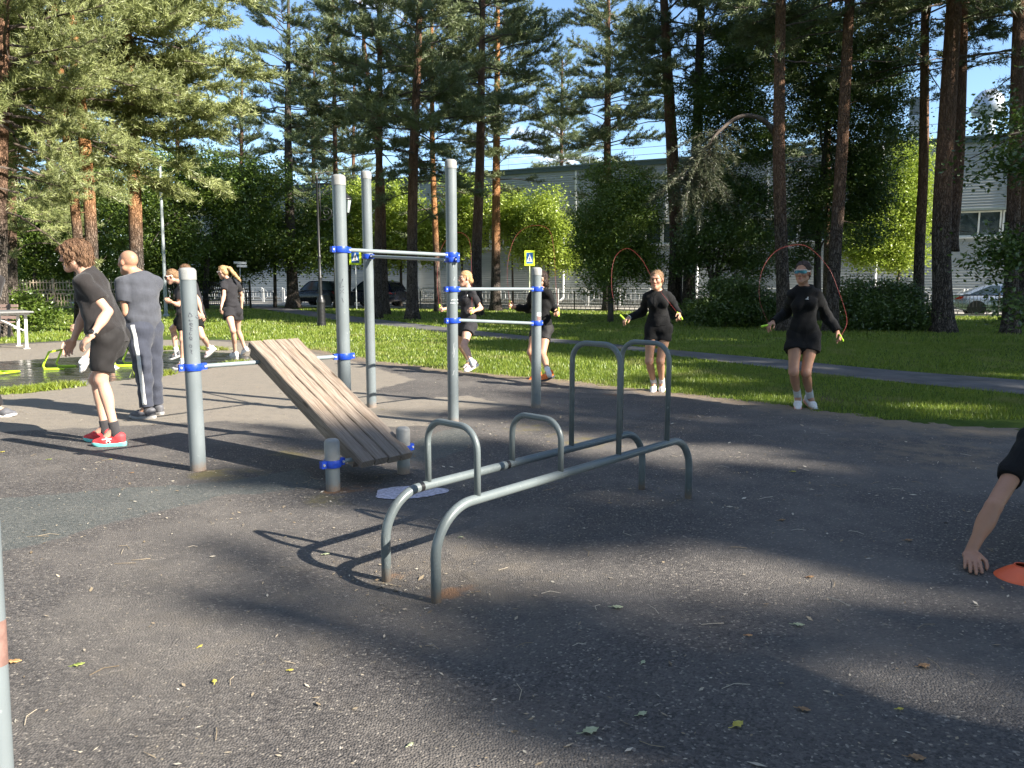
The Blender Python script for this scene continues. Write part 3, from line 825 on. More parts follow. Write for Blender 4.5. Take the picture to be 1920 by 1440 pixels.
# jumper hidden behind the boy
jmp = person('person', 'person hopping over the lime hurdle, hidden behind the young man except hand and white shoes', 11.9, .95,
    dict(hip=(190, 612), neck=(184, 545, 0), head=(178, 524, 0), el=(160, 590, -1), wl=(143, 610, -1), er=(196, 585, 1), wr=(188, 610, 1),
         kl=(176, 652, -1), kr=(205, 650, 1), al=(155, 676, -1), ar=(211, 692, 1)),
    (-1, -.1), (-1, 0), (-1, -.1, -.1), dict(mat=M_BLACKTEE, hem=-.05, sleeve=.6), dict(mat=M_BLACK, len=.5, loose=.012),
    (M_WHITESHOE, M_SOLEW, M_LACEW), ('tied', HAIR_DARK), SKIN_FAIR, voxel=.009, seed=15, feet=dict(l=(-.55, 0, -.85), r=(-.6, 0, -.8)), socks=(M_WHITECLOTH, .08))
# blonde rope jumper
blo = person('person', 'blonde woman in grey-black T-shirt and shorts skipping rope behind the tall sunlit post', 11.9, 1.0,
    dict(hip=(876, 607), neck=(878, 541, 0), head=(872, 522, -.03), el=(902, 578, 1), wl=(889, 583, -1), er=(849, 577, 1), wr=(830, 580, -1),
         kl=(870, 648, -1), kr=(862, 646, 1), al=(885, 679, -1), ar=(880, 678, 1)),
    (-.85, -.52), (-.85, -.5), (-.88, -.45, -.12), dict(mat=M_CHAR, hem=-.16, sleeve=.62, loose=.02), dict(mat=M_CHAR, len=.42, loose=.016),
    (M_PINKSHOE, M_SOLEW, M_LACEW), ('tied', HAIR_BLOND), SKIN_FAIR, fem=True, voxel=.0085, curl=(1.2, 1.2), build=0.92, seed=16,
    feet=dict(l=(-.75, -.45, -.38), r=(-.75, -.45, -.38)), socks=(M_WHITECLOTH, .07))
# orange-shoed jumper
org = person('person', 'dark-haired rope skipper in long black sleeves and bright orange shoes behind the dark post', 10.85, 1.0,
    dict(hip=(1016, 614), neck=(1013, 541, 0), head=(1013, 523, -.02), el=(1037, 577, 1), wl=(1045, 585, -1), er=(991, 580, 1), wr=(964, 575, -1),
         kl=(1017, 664, -1), kr=(995, 660, -1), al=(1028, 698, -1), ar=(1006, 700, 1), sl=(0, 0, 0)),
    (-.72, -.70), (-.7, -.7), (-.95, -.30, -.05), dict(mat=M_BLACK, hem=-.02, sleeve=1.93, loose=.012), dict(mat=M_SPANDEX, len=.45, loose=.006),
    (M_ORANGE, M_SOLED, M_LACED), ('bob', HAIR_DARK), SKIN_TAN, voxel=.008, glasses=(M_LENSDARK, M_FRAMEW), curl=(1.2, 1.0), build=0.9, seed=17,
    feet=dict(l=(-.75, -.6, -.22), r=(-.75, -.6, -.3)), socks=(M_WHITECLOTH, .09))
# woman skipping between the hoops and the path
wb = person('person', 'fair-haired woman in black long-sleeved top and black shorts skipping rope beyond the tallest hoop', 9.4, .98,
    dict(hip=(1235, 612), neck=(1233, 545, 0), head=(1231, 525, -.03), el=(1263, 572, 1), wl=(1273, 589, -1), er=(1204, 585, 1), wr=(1179, 596, -1),
         kl=(1238, 677, -1), kr=(1217, 677, -1), al=(1241, 718, 1), ar=(1226, 718, 1)),
    (-.16, -1), (-.12, -1), (-.42, -.9, -.05), dict(mat=M_BLACK, hem=.02, sleeve=1.93, loose=.010), dict(mat=M_BLACK, len=.36, loose=.008),
    (M_WHITESHOE, M_SOLEP, M_LACEW), ('tied', HAIR_SAND), SKIN_TAN, fem=True, voxel=.007, curl=(1.1, .9), build=0.86, seed=18,
    feet=dict(l=(-.12, -.9, -.42), r=(-.3, -.9, -.42)), socks=(M_SOCKGREY, .09), handn=((-.6, .3, -.5), (.3, .3, -.8)))
mb = MB(); d_ = nrm(wb['wr']['r'] - wb['el']['r']); mb.lathe([(.026, -.008), (.031, -.008), (.031, .008), (.026, .008)], 16, wb['wr']['r'] - d_ * .01, axis=d_)
mb.build('wristband', M_WHITECLOTH, wb['root'], smooth=True, sharp=40)
# woman in mirrored sunglasses
wr_ = person('person', 'woman in mirrored blue sunglasses, long black top and shorts skipping rope beside the grass', 8.2, 1.0,
    dict(hip=(1507, 626), neck=(1508, 539, 0), head=(1505, 511, -.03), el=(1549, 590, 1), wl=(1570, 622, -1), er=(1474, 586, 1), wr=(1449, 604, -1),
         kl=(1511, 699, -1), kr=(1488, 697, -1), al=(1519, 745, 1), ar=(1496, 744, 1)),
    (-.22, -1), (-.2, -1), (-.62, -.8, -.03), dict(mat=M_BLACK, hem=-.14, sleeve=1.95, loose=.018, sw=1.1, flare=1.06), dict(mat=M_BLACK, len=.42, loose=.03),
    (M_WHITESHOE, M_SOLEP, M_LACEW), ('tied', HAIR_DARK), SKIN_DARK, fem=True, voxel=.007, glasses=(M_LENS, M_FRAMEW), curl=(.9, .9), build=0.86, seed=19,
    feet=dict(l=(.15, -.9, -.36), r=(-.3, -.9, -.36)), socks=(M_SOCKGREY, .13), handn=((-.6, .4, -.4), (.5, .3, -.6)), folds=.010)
# chest mark
def chest_logo(pp, px, py, s):
    shirt = [o_ for o_ in pp['root'].children if o_.name.startswith('shirt')][0]
    r = nrm(ray(px, py)); me = shirt.data; rl = root_loc(shirt)
    co = np.empty(len(me.vertices) * 3, np.float32); me.vertices.foreach_get('co', co); co = co.reshape(-1, 3) + rl
    w = co - A(0, 0, HC); t_ = w @ r; d = np.linalg.norm(w - t_[:, None] * r, axis=1)
    c = A(0, 0, HC) + r * (t_[d < .02].min() - .004)
    l, u_, f = pp['lat'], pp['u'], pp['fwd']; mb = MB()
    for a, b in (((-.6, -.35), (.7, -.5)), ((-.1, -.3), (.45, .55)), ((.45, .55), (.5, -.1)), ((.0, -.2), (.45, -.25))):
        mb.bar(c + (l * a[0] + u_ * a[1]) * s, c + (l * b[0] + u_ * b[1]) * s, s * .16, .008, up=f)
    mb.build('logo', M_LOGO, shirt)
chest_logo(wr_, 1513, 559, .026)
chest_logo(blo, 876, 554, .02)

# ropes
def wrist_tip(pp, sd, d=.075): return pp['wr'][sd] + pp['dirs'][sd] * d
a, b = wrist_tip(blo, 'r'), wrist_tip(blo, 'l'); Y = 11.9
rope('red skipping rope arched over the blonde woman behind the tall post', a, b,
     [P(820, 530, Y + .1), P(823, 480, Y + .25), P(838, 448, Y + .3), P(862, 436, Y + .3), P(880, 452, Y + .25), P(884, 500, Y + .1)], ((0, 0, -1), (-.3, -.5, -.6)))
a, b = wrist_tip(org, 'r'), wrist_tip(org, 'l'); Y = 10.85
rope('red skipping rope arched over the skipper in orange shoes', a, b,
     [P(951, 512, Y), P(957, 468, Y + .1), P(972, 437, Y + .2), P(1000, 423, Y + .2), P(1028, 430, Y + .2), P(1038, 465, Y + .1), P(1042, 530, Y)], ((0, -.2, -1), (0, -.2, -1)))
a, b = wrist_tip(wb, 'r'), wrist_tip(wb, 'l'); Y = 9.4
rope('red skipping rope crossing the shoulder of the fair-haired woman in long black sleeves', a, b,
     [P(1150, 560, Y + .3), P(1147, 510, Y + .5), P(1156, 478, Y + .6), P(1178, 466, Y + .6), P(1202, 485, Y + .5), P(1222, 520, Y + .32), P(1239, 547, Y - .12), P(1256, 569, Y - .2)], ((.6, -.2, -.6), (.3, -.5, -.5)))
a, b = wrist_tip(wr_, 'r'), wrist_tip(wr_, 'l'); Y = 8.2
rope('red skipping rope swung behind the woman in mirrored sunglasses', a, b,
     [P(1424, 560, Y + .3), P(1428, 510, Y + .5), P(1450, 475, Y + .6), P(1480, 461, Y + .6), P(1515, 463, Y + .6), P(1552, 500, Y + .5), P(1572, 545, Y + .4), P(1588, 600, Y + .1)], ((.9, -.2, .2), (-.5, -.5, .5)))

# person holding a plank at the right edge: only the arm reaches into the picture
def WP(x, y, z, mode=None):
    dz = z - HC; dep = y * _c - dz * _s; px, py = 960 + FPX * x / dep, 720 - FPX * (y * _s + dz * _c) / dep
    return (px, py, mode, y - 3.62) if mode else (px, py, y - 3.62)
plk = person('person', 'person bracing a bare arm on the asphalt beside the orange disc cone, black sleeve', 3.62, 1.0,
    dict(hip=WP(3.22, 4.07, .42), neck=WP(2.82, 3.66, .60), head=WP(2.77, 3.47, .66), el=WP(3.12, 3.50, .33, 'p'), wl=WP(3.20, 3.36, .07, 'p'), Sr=(1938, 824, .56), er=(1863, 950, 'z', .275), wr=(1820, 1034, 'z', .065),
         kl=WP(3.62, 4.36, .30, 'p'), kr=WP(3.50, 4.48, .30, 'p'), al=WP(3.92, 4.70, .14, 'p'), ar=WP(3.80, 4.82, .14, 'p'), hr=(-.42, -.85, -.20), hl=(.2, -.95, -.2)),
    (0, 0, -1), (0, 0, -1), (-.55, -.75, -.35), dict(mat=M_BLACK, hem=-.05, sleeve=.60, loose=.01, sw=.80), dict(mat=M_BLACK, len=.5, loose=.01),
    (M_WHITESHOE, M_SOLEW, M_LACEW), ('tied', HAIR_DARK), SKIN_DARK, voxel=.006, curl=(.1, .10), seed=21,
    feet=dict(l=(-.2, -.25, -.9), r=(-.2, -.25, -.9)), handn=((0, .1, -1), (0, .1, -1)), thumb=((-1, -.2, 0), (1, -.5, 0)), headup=(-.2, -.3, 1))
# person at the left edge: only a shoe shows
lft = person('person', 'person at the left edge of the photo with only a dark white-soled shoe in view', 7.6, 1.0,
    dict(hip=(-40, 610), neck=(-40, 510, 0), head=(-46, 480, 0), el=(-65, 585, -1), wl=(-70, 640, -1), er=(-20, 585, 1), wr=(-22, 640, 1),
         kl=(-40, 690, -1), kr=(-30, 690, 1), al=(-6, 765, 'g'), ar=(-60, 762, 'g')),
    (-.2, .95), (-.2, .95), (-.2, .95, 0), dict(mat=M_BLACKTEE, hem=-.1, sleeve=.6), dict(mat=M_CHAR, len=1.93, loose=.006),
    (M_GREYSHOE, M_SOLEW, M_LACED), ('tied', HAIR_DARK), SKIN_FAIR, voxel=.012, seed=22, feet=dict(l=(.95, .1, 0), r=(-.3, .9, 0)))
# ------------------------------------------------------------------ ground: soil, asphalt, path, mat, road
SUN_E, SKY_E, EXPO = 5.0, .085, 1.70
def g2(x, y): return G(x, y)[:2]
FAR_EDGE = [g2(*q) for q in ((-400, 668), (-150, 655), (0, 645), (130, 639), (300, 629), (390, 632), (480, 641), (600, 656), (700, 675), (870, 697), (1050, 712), (1320, 742), (1700, 790), (1920, 808), (2300, 840))]
ASPH = np.array([(-30, -12)] + [(-30, FAR_EDGE[0][1])] + [tuple(q) for q in FAR_EDGE] + [(14, FAR_EDGE[-1][1] - .9), (14, -12)])
PATH_UP = [g2(*q) for q in ((470, 569), (585, 584), (700, 598), (835, 614), (1000, 632), (1100, 641), (1240, 655), (1477, 676), (1640, 692), (1920, 714), (2300, 742))]
PATH_LO = [g2(*q) for q in ((470, 577), (585, 595), (700, 609), (835, 624), (1000, 640.5), (1100, 649.5), (1240, 665), (1477, 694), (1640, 713), (1920, 741), (2300, 778))]
PATH = np.array(PATH_UP + PATH_LO[::-1])
MAT = np.array([g2(*q) for q in ((-260, 765), (0, 738), (160, 722), (340, 699), (450, 681), (468, 672), (440, 664), (330, 659), (180, 668), (0, 679), (-260, 697))])

def ground_soil():
    t = NT('grass_soil'); p = t.pos()
    n1 = t.noise(p, .55, 5); n2 = t.noise(p, 7, 5); n3 = t.noise(p, 60, 3)
    c = t.ramp(t.math('ADD', t.math('MULTIPLY', n1, .6), t.math('MULTIPLY', n2, .4)), (.36, (.050, .085, .014)), (.52, (.075, .115, .020)), (.66, (.125, .125, .045)))
    c = t.mix(t.range(t.noise(p, .35, 6), .60, .70), c, (.15, .115, .07))
    return t.bsdf(c, .95, 0, t.bump(n3, 1, .03), .1)
M_SOIL = ground_soil()
xs = np.concatenate([[-900, -300, -120], np.arange(-80, 81, 4.), [120, 300, 900]]); ys = np.concatenate([[-300, -60], np.arange(-20, 101, 4.), [150, 300, 900]])
gx, gy = np.meshgrid(xs, ys, indexing='ij'); ny_ = len(ys)
i, j = np.meshgrid(np.arange(len(xs) - 1), np.arange(ny_ - 1), indexing='ij'); b_ = (i * ny_ + j).ravel()
mb = MB(); mb.add(np.stack([gx.ravel(), gy.ravel(), np.zeros(gx.size)], 1), np.stack([b_, b_ + ny_, b_ + ny_ + 1, b_ + 1], 1))
structure(mb.build('ground', M_SOIL))

def asphalt_mat():
    t = NT('worn_asphalt'); p = t.pos()
    big = t.noise(p, .9, 6, .6); med = t.noise(p, 6, 5, .6); fine = t.noise(p, 150, 3, .7)
    grain = t.n('ShaderNodeTexVoronoi', {'Vector': p, 'Scale': 120.}, feature='F1').outputs['Distance']
    gcol = t.n('ShaderNodeTexVoronoi', {'Vector': p, 'Scale': 120.}, feature='F1').outputs['Color']
    gs = t.n('ShaderNodeSeparateColor', {'Color': gcol}).outputs[0]
    base = t.mix(gs, (.036, .033, .032), (.135, .122, .112))
    base = t.mix(t.range(gs, .93, .99), base, (.28, .25, .21))
    base = t.mix(t.math('MULTIPLY', t.range(big, .40, .66), .55), base, (.170, .153, .135))     # dust
    base = t.mix(t.math('MULTIPLY', t.range(med, .45, .72), .35), base, (.060, .056, .054))
    edge = t.math('MULTIPLY', t.math('SUBTRACT', t.noise(p, 5, 6, .65), .5), .9)
    def mask(name, amp=1., lo=.42, hi=.58):
        return t.range(t.math('ADD', t.attr(name), t.math('MULTIPLY', edge, amp)), lo, hi)
    old = t.mix(gs, (.145, .127, .105), (.285, .25, .205)); old = t.mix(t.range(med, .4, .65), old, (.235, .205, .165))
    base = t.mix(mask('old', .8), base, old)
    base = t.mix(t.math('MULTIPLY', mask('dust', 1.3, .3, .75), .65), base, (.155, .132, .105))
    base = t.mix(t.math('MULTIPLY', mask('green', 1.0), .42), base, t.mix(gs, (.062, .082, .078), (.115, .140, .132)))
    base = t.mix(t.math('MULTIPLY', mask('moss', 1.6, .35, .8), .75), base, (.155, .130, .050))
    base = t.mix(t.math('MULTIPLY', mask('rust', 1.8, .35, .8), .85), base, t.mix(fine, (.13, .060, .028), (.30, .17, .09)))
    base = t.mix(t.math('MULTIPLY', mask('soil', 1.6, .3, .8), .9), base, t.mix(fine, (.13, .095, .062), (.30, .235, .165)))
    # tiny pale husks lying in the texture
    v = t.n('ShaderNodeTexVoronoi', {'Vector': t.map(p, (26, 40, 1), (0, 0, .5)), 'Scale': 1.}, feature='F1')
    vs = t.n('ShaderNodeSeparateColor', {'Color': v.outputs['Color']}).outputs[0]
    husk = t.math('MULTIPLY', t.range(v.outputs['Distance'], .10, .17, 1, 0), t.math('GREATER_THAN', vs, .80))
    base = t.mix(t.math('MULTIPLY', husk, .75), base, (.33, .28, .20))
    h = t.math('ADD', t.math('MULTIPLY', grain, -1.1), t.math('MULTIPLY', fine, .25))
    return t.bsdf(base, t.range(gs, 0, 1, .72, .92), 0, t.bump(h, .9, .005), .35)
M_ASPH = asphalt_mat()
def grid_mesh(x0, x1, y0, y1, st, keep, z):
    X = np.arange(x0, x1 + 1e-6, st); Y = np.arange(y0, y1 + 1e-6, st); gx, gy = np.meshgrid(X, Y, indexing='ij'); ny = len(Y)
    pts = np.stack([gx.ravel(), gy.ravel()], 1)
    i, j = np.meshgrid(np.arange(len(X) - 1), np.arange(ny - 1), indexing='ij'); b = (i * ny + j).ravel()
    cen = pts[b] + st / 2; k = keep(cen); Q = np.stack([b, b + ny, b + ny + 1, b + 1], 1)[k]
    used = np.unique(Q); remap = np.full(len(pts), -1); remap[used] = np.arange(len(used))
    pts = pts[used]; return pts, remap[Q], np.concatenate([pts, np.full((len(pts), 1), z)], 1)
rg = np.random.default_rng(5)
def ragged(c, amp=.09):
    p3 = np.concatenate([c, np.zeros((len(c), 1))], 1); return amp * (sines(p3, np.random.default_rng(2), 7., 6) + .6 * sines(p3, np.random.default_rng(3), 21., 5))
pts, Q, V = grid_mesh(-24, 13, -8, 19, .07, lambda c: poly_dist(c, ASPH) + ragged(c) < 0, .004)
def soft(poly, w): return np.clip(.5 - poly_dist(pts, poly) / w, 0, 1)
px2 = lambda *q: [g2(*a) for a in q]
def blob(px, py, r, s=1.): c = g2(px, py); return s * np.exp(-((pts - c) ** 2).sum(1) / (r * r))
OLD1 = px2((-200, 860), (-100, 800), (0, 765), (330, 720), (560, 690), (700, 690), (870, 705), (880, 735), (800, 760), (955, 765), (960, 745), (800, 772), (690, 800), (700, 860), (560, 800), (320, 790), (0, 800), (-150, 850))
OLD2 = px2((-400, 775), (0, 742), (330, 705), (480, 690), (600, 672), (480, 645), (300, 632), (0, 650), (-400, 680))
OLD = px2((-400, 850), (-120, 815), (120, 805), (420, 790), (560, 805), (690, 800), (800, 800), (830, 772), (955, 762), (880, 742), (740, 752), (690, 735), (780, 712), (640, 672), (480, 645), (300, 632), (0, 648), (-400, 672))
near_edge = poly_dist(pts, ASPH)
attrs = {
    'old': np.maximum(soft(OLD, .5), 0),
    'green': np.maximum(soft(px2((-300, 1060), (0, 1040), (180, 990), (420, 930), (620, 915), (560, 880), (420, 905), (250, 915), (60, 930), (-300, 960)), .25), soft(px2((720, 850), (860, 800), (900, 830), (800, 870)), .3)),
    'moss': np.clip(blob(560, 850, .35, .55) + blob(450, 890, .30, .55) + blob(610, 935, .25, .6) + blob(380, 890, .13, .7) + blob(1000, 800, .5, .55) + blob(1100, 830, .4, .5) + blob(720, 770, .35, .4), 0, 1),
    'rust': np.clip(blob(838, 1118, .07, .75) + blob(862, 1106, .09, .62) + blob(750, 1078, .08, .62) + blob(625, 922, .08, 1) + blob(700, 905, .20, .5) + blob(660, 925, .13, .45) + blob(372, 885, .07, .9) + blob(1150, 742, .4, .5), 0, 1),
    'dust': np.clip(blob(900, 1090, .7, .45) + blob(300, 1300, 1.2, .30) + blob(500, 1000, 1.0, .25) + blob(1150, 830, .9, .45), 0, 1),
    'soil': np.clip(np.clip((near_edge + .85) / .9, 0, 1) * (pts[:, 0] > -7) * .95 + blob(1000, 730, .5, .3) + blob(1750, 850, 1.0, .55), 0, 1),
}
mb = MB(); mb.add(V, Q); structure(mb.build('asphalt', M_ASPH, attrs=attrs))

def strip(name, poly, z, m, step=None):
    mb = MB(); p = np.asarray(poly, float); n = len(p) // 2
    a = p[:n]; b = p[n:][::-1]
    ts = np.linspace(0, 1, 7); V = np.concatenate([np.concatenate([a * (1 - t) + b * t, np.full((n, 1), z)], 1) for t in ts])
    F = [[r * n + k, r * n + k + 1, (r + 1) * n + k + 1, (r + 1) * n + k] for r in range(6) for k in range(n - 1)]
    mb.add(V, F); return structure(mb.build(name, m))
t = NT('path_asphalt'); p = t.pos()
c = t.ramp(t.noise(p, 2.2, 6), (.35, (.070, .070, .073)), (.65, (.125, .122, .120))); c = t.mix(t.math('MULTIPLY', t.range(t.noise(p, .8, 5), .5, .65), .5), c, (.16, .14, .11))
M_PATH = t.bsdf(c, .85, 0, t.bump(t.noise(p, 90, 3), .6, .006), .3)
strip('path', np.concatenate([bez([np.append(q, 0) for q in PATH_UP], 6)[:, :2], bez([np.append(q, 0) for q in PATH_LO], 6)[:, :2][::-1]]), .010, M_PATH)

# wet, glossy rubber mat with its puddled film
t = NT('wet_rubber_mat'); p = t.pos()
n1 = t.noise(t.map(p, (1, 3, 1)), 2.2, 6, .6); n2 = t.noise(p, 14, 5); n3 = t.noise(t.map(p, (2, 9, 1), (0, 0, .3)), 3., 5)
c = t.ramp(n2, (.35, (.022, .023, .023)), (.65, (.052, .053, .050))); c = t.mix(t.math('MULTIPLY', t.range(n3, .50, .68), .5), c, (.085, .085, .075))
rgh = t.math('ADD', t.range(n1, .40, .62, .13, .34), t.math('MULTIPLY', t.range(n3, .5, .68), .18))
M_MAT = t.bsdf(c, rgh, 0, t.bump(n2, .12, .004), .6)
m3 = bez([np.append(q, 0) for q in np.concatenate([MAT, MAT[:1]])], 6)[:-1, :2]
pts2, Q2, V2 = grid_mesh(-15, -4, 9, 16.5, .08, lambda c: poly_dist(c, m3) + .4 * ragged(c) < 0, .009)
mb = MB(); mb.add(V2, Q2); structure(mb.build('rubber_floor', M_MAT))

# road behind the fence, parallel to the long building
FD = nrm(A(-.906, .423)); FN = A(.423, .906)            # along / away from the camera
FA = A(24., 42.)                                          # a point of the facade line
def fac(s, off=0., z=0.): q = FA + FD * s + FN * off; return A(q[0], q[1], z)
t = NT('pale_road'); p = t.pos()
c = t.ramp(t.noise(p, 1.2, 6), (.35, (.30, .275, .24)), (.65, (.44, .41, .36)))
M_ROAD = t.bsdf(c, .9, 0, t.bump(t.noise(p, 40, 3), .4, .01), .2)
def quadstrip(name, s0, s1, o0, o1, z, m):
    mb = MB(); n = 30; V = []
    for k in range(n + 1):
        s = s0 + (s1 - s0) * k / n
        V += [fac(s, o0, z), fac(s, o1, z)]
    mb.add(V, [[2 * k, 2 * k + 1, 2 * k + 3, 2 * k + 2] for k in range(n)]); return structure(mb.build(name, m))
quadstrip('road', -60, 62, -8.2, -3.0, .012, M_ROAD)
mb = MB(); mb.bar(fac(-60, -2.9, .07), fac(62, -2.9, .07), .2, .15); mb.bar(fac(-60, -8.3, .05), fac(62, -8.3, .05), .15, .12); structure(mb.build('kerb', simple('kerb_concrete', (.38, .37, .35), .9)))
quadstrip('pavement', -60, 62, -2.75, -.3, .10, simple('pavement_slab', (.25, .24, .22), .9))

# painted chalk patch under the hoops
t = NT('lavender_chalk'); p = t.pos()
M_CHALK = t.bsdf(t.mix(t.range(t.noise(t.map(p, (30, 90, 1), (0, 0, .5)), 1., 5, .7), .46, .58), (.58, .54, .61), (.27, .25, .28)), .95)
c0 = g2(768, 925); mb = MB(); th = np.linspace(0, 2 * PI, 40, endpoint=False)
rr = 1 + .08 * np.sin(3 * th + 1) + .04 * np.sin(5 * th) + .02 * np.sin(11 * th + 2)
mb.disc(np.stack([c0[0] + .23 * rr * np.cos(th) + .04 * np.sin(th), c0[1] + .155 * rr * np.sin(th), np.full(40, .0085)], 1)); structure(mb.build('chalk_mark', M_CHALK))

# grass blades
def grass_mat(name, a, b, dry):
    t = NT(name); rnd = t.n('ShaderNodeNewGeometry').outputs['Random Per Island']; p = t.pos()
    c = t.mix(rnd, a, b); c = t.mix(t.math('MULTIPLY', t.range(t.noise(p, 1.1, 5), .52, .68), .65), c, dry)
    d = t.n('ShaderNodeBsdfDiffuse', {'Color': c}); tr = t.n('ShaderNodeBsdfTranslucent', {'Color': c})
    gl = t.n('ShaderNodeBsdfGlossy', {'Color': (1, 1, 1), 'Roughness': .45})
    m1 = t.n('ShaderNodeMixShader', {0: .35}); t.t.links.new(d.outputs[0], m1.inputs[1]); t.t.links.new(tr.outputs[0], m1.inputs[2])
    m2 = t.n('ShaderNodeMixShader', {0: .03}); t.t.links.new(m1.outputs[0], m2.inputs[1]); t.t.links.new(gl.outputs[0], m2.inputs[2])
    t.t.links.new(m2.outputs[0], t.out.inputs[0]); return t.m
M_GRASS = grass_mat('grass_blade', (.115, .185, .018), (.26, .315, .045), (.30, .28, .10))
def blades(pts, h, w, rng, lean=.5):
    n = len(pts); az = rng.uniform(0, 2 * PI, n); la = rng.uniform(0, 2 * PI, n)
    hh = h * rng.uniform(.55, 1.3, n); ln = hh * lean * rng.uniform(.1, 1.2, n)
    sx_ = np.stack([np.cos(az), np.sin(az), np.zeros(n)], 1) * (w * rng.uniform(.7, 1.3, n))[:, None] / 2
    b3 = np.concatenate([pts, np.zeros((n, 1))], 1)
    tip = b3 + np.stack([np.cos(la) * ln, np.sin(la) * ln, hh], 1)
    V = np.stack([b3 - sx_, b3 + sx_, tip], 1).reshape(-1, 3)
    return V, np.arange(3 * n).reshape(-1, 3)
rg = np.random.default_rng(11); mb = MB()
for (d0, d1, dens, h, w) in ((7.5, 12, 1900, .042, .010), (12, 18, 800, .050, .017), (18, 28, 260, .065, .030), (28, 44, 70, .085, .055)):
    n = int(dens * (d1 - d0) * (d1 + d0) * .78)
    Y = np.sqrt(rg.uniform(d0 ** 2, d1 ** 2, n)); X = rg.uniform(-.78, .78, n) * Y
    q = np.stack([X, Y], 1)
    da = poly_dist(q, ASPH); dp = poly_dist(q, PATH)
    fd = (q - FA) @ FN
    keep = (da + ragged(q) * .8 + .03 > rg.exponential(.10, n) - .10) & (dp + ragged(q, .05) > .0) & (fd < -9.0)
    pat = sines(np.concatenate([q, np.zeros((n, 1))], 1), np.random.default_rng(9), 1.6, 7)
    keep &= rg.uniform(0, 1, n) < np.clip(.85 + .35 * pat, .25, 1)
    q = q[keep]; pat = pat[keep]
    Vb, Fb = blades(q, h * (1 + .25 * pat), w, rg); mb.add(Vb, Fb)
tag(mb.build('grass', M_GRASS), 'mown park grass between the asphalt and the path', 'grass', kind='stuff')
# weeds along the rubber mat
mb = MB(); LN = []
for seg, num in ((((-20, 742), (160, 722), (345, 698)), 500), (((340, 700), (452, 682), (470, 674)), 120), (((290, 657), (345, 655), (410, 657), (445, 662)), 300), (((405, 690), (470, 690)), 60)):
    c = bez([np.append(g2(*q), 0) for q in seg], 12)[:, :2]; k = rg.integers(0, len(c), num)
    q = c[k] + rg.normal(0, .07, (num, 2)); q = q[sines(np.concatenate([q, q[:, :1] * 0], 1), np.random.default_rng(4), 3, 4) > -.25]
    for c1 in q:
        m_ = 10; Vb, Fb = blades(c1 + rg.normal(0, .035, (m_, 2)), .075, .022, rg, 1.2); mb.add(Vb + A(0, 0, .008), Fb)
tag(mb.build('weeds', grass_mat('weed_leaf', (.16, .23, .02), (.28, .33, .045), (.25, .26, .07))), 'low weeds growing along the rim of the wet mat', 'weeds', kind='stuff')

# litter: husks and bits
t = NT('dry_husk'); rnd = t.n('ShaderNodeNewGeometry').outputs['Random Per Island']
M_HUSK = t.bsdf(t.ramp(rnd, (0, (.16, .115, .065)), (.5, (.33, .26, .17)), (.9, (.50, .45, .36))), .8)
mb = MB()
def flakes(q, size, rng, elong=2.2):
    n = len(q); az = rng.uniform(0, PI, n); s = size * rng.lognormal(0, .45, n)
    dx = np.stack([np.cos(az), np.sin(az), rng.normal(0, .18, n)], 1) * s[:, None]; dy = np.stack([-np.sin(az), np.cos(az), rng.normal(0, .18, n)], 1) * (s / elong * rng.uniform(.5, 1.3, n))[:, None]
    c = np.concatenate([q, np.full((n, 1), .008) + rng.uniform(0, .004, (n, 1))], 1)
    V = np.stack([c - dx, c + dy * .9, c + dx, c - dy], 1).reshape(-1, 3)
    return V, np.arange(4 * n).reshape(-1, 4)
n = 15000; Y = np.sqrt(rg.uniform(1.2 ** 2, 11.5 ** 2, n)); X = rg.uniform(-.78, .78, n) * Y; q = np.stack([X, Y], 1)
da = poly_dist(q, ASPH); cl = sines(np.concatenate([q, q[:, :1] * 0], 1), np.random.default_rng(6), 2.2, 6)
prob = .34 + .30 * np.clip((X + .5) / 3, 0, 1) + .25 * np.exp(da / .8) + .22 * cl
q = q[(da < 0) & (rg.uniform(0, 1, n) < prob)]
Vf, Ff = flakes(q, .0062, rg); mb.add(Vf, Ff)
k = rg.choice(len(q), 420, replace=False); Vf, Ff = flakes(q[k] + rg.normal(0, .02, (420, 2)), .013, rg, 2.6); mb.add(Vf, Ff)
for c_, r_, m_ in (((-.579, 3.30), .16, 60), ((-.326, 3.065), .18, 80), ((.868, 4.869), .2, 60), ((1.129, 4.653), .2, 60), ((-1.191, 4.843), .2, 60), ((-.787, 5.3), .2, 60), ((-2.32, 5.395), .22, 70), ((-.58, 7.27), .3, 60), ((.27, 8.25), .3, 60), ((.12, 1.95), .16, 40), ((2.3, 4.9), .6, 160), ((1.7, 6.9), .7, 160)):
    Vf, Ff = flakes(np.array(c_) + rg.normal(0, r_, (m_, 2)), .0075, rg); mb.add(Vf, Ff)
for _ in range(90):     # needles and twigs
    Y = rg.uniform(1.5, 7); c = A(rg.uniform(-.7, .7) * Y, Y, .008); az = rg.uniform(0, PI); L_ = rg.uniform(.02, .06); d = A(math.cos(az), math.sin(az), 0)
    mb.tube([c - d * L_, c + A(-d[1], d[0], 0) * L_ * rg.normal(0, .25) + A(0, 0, .004), c + d * L_], .0012, 4)
tag(mb.build('litter', M_HUSK), 'pale seed husks and twigs scattered over the asphalt', 'litter', kind='stuff')

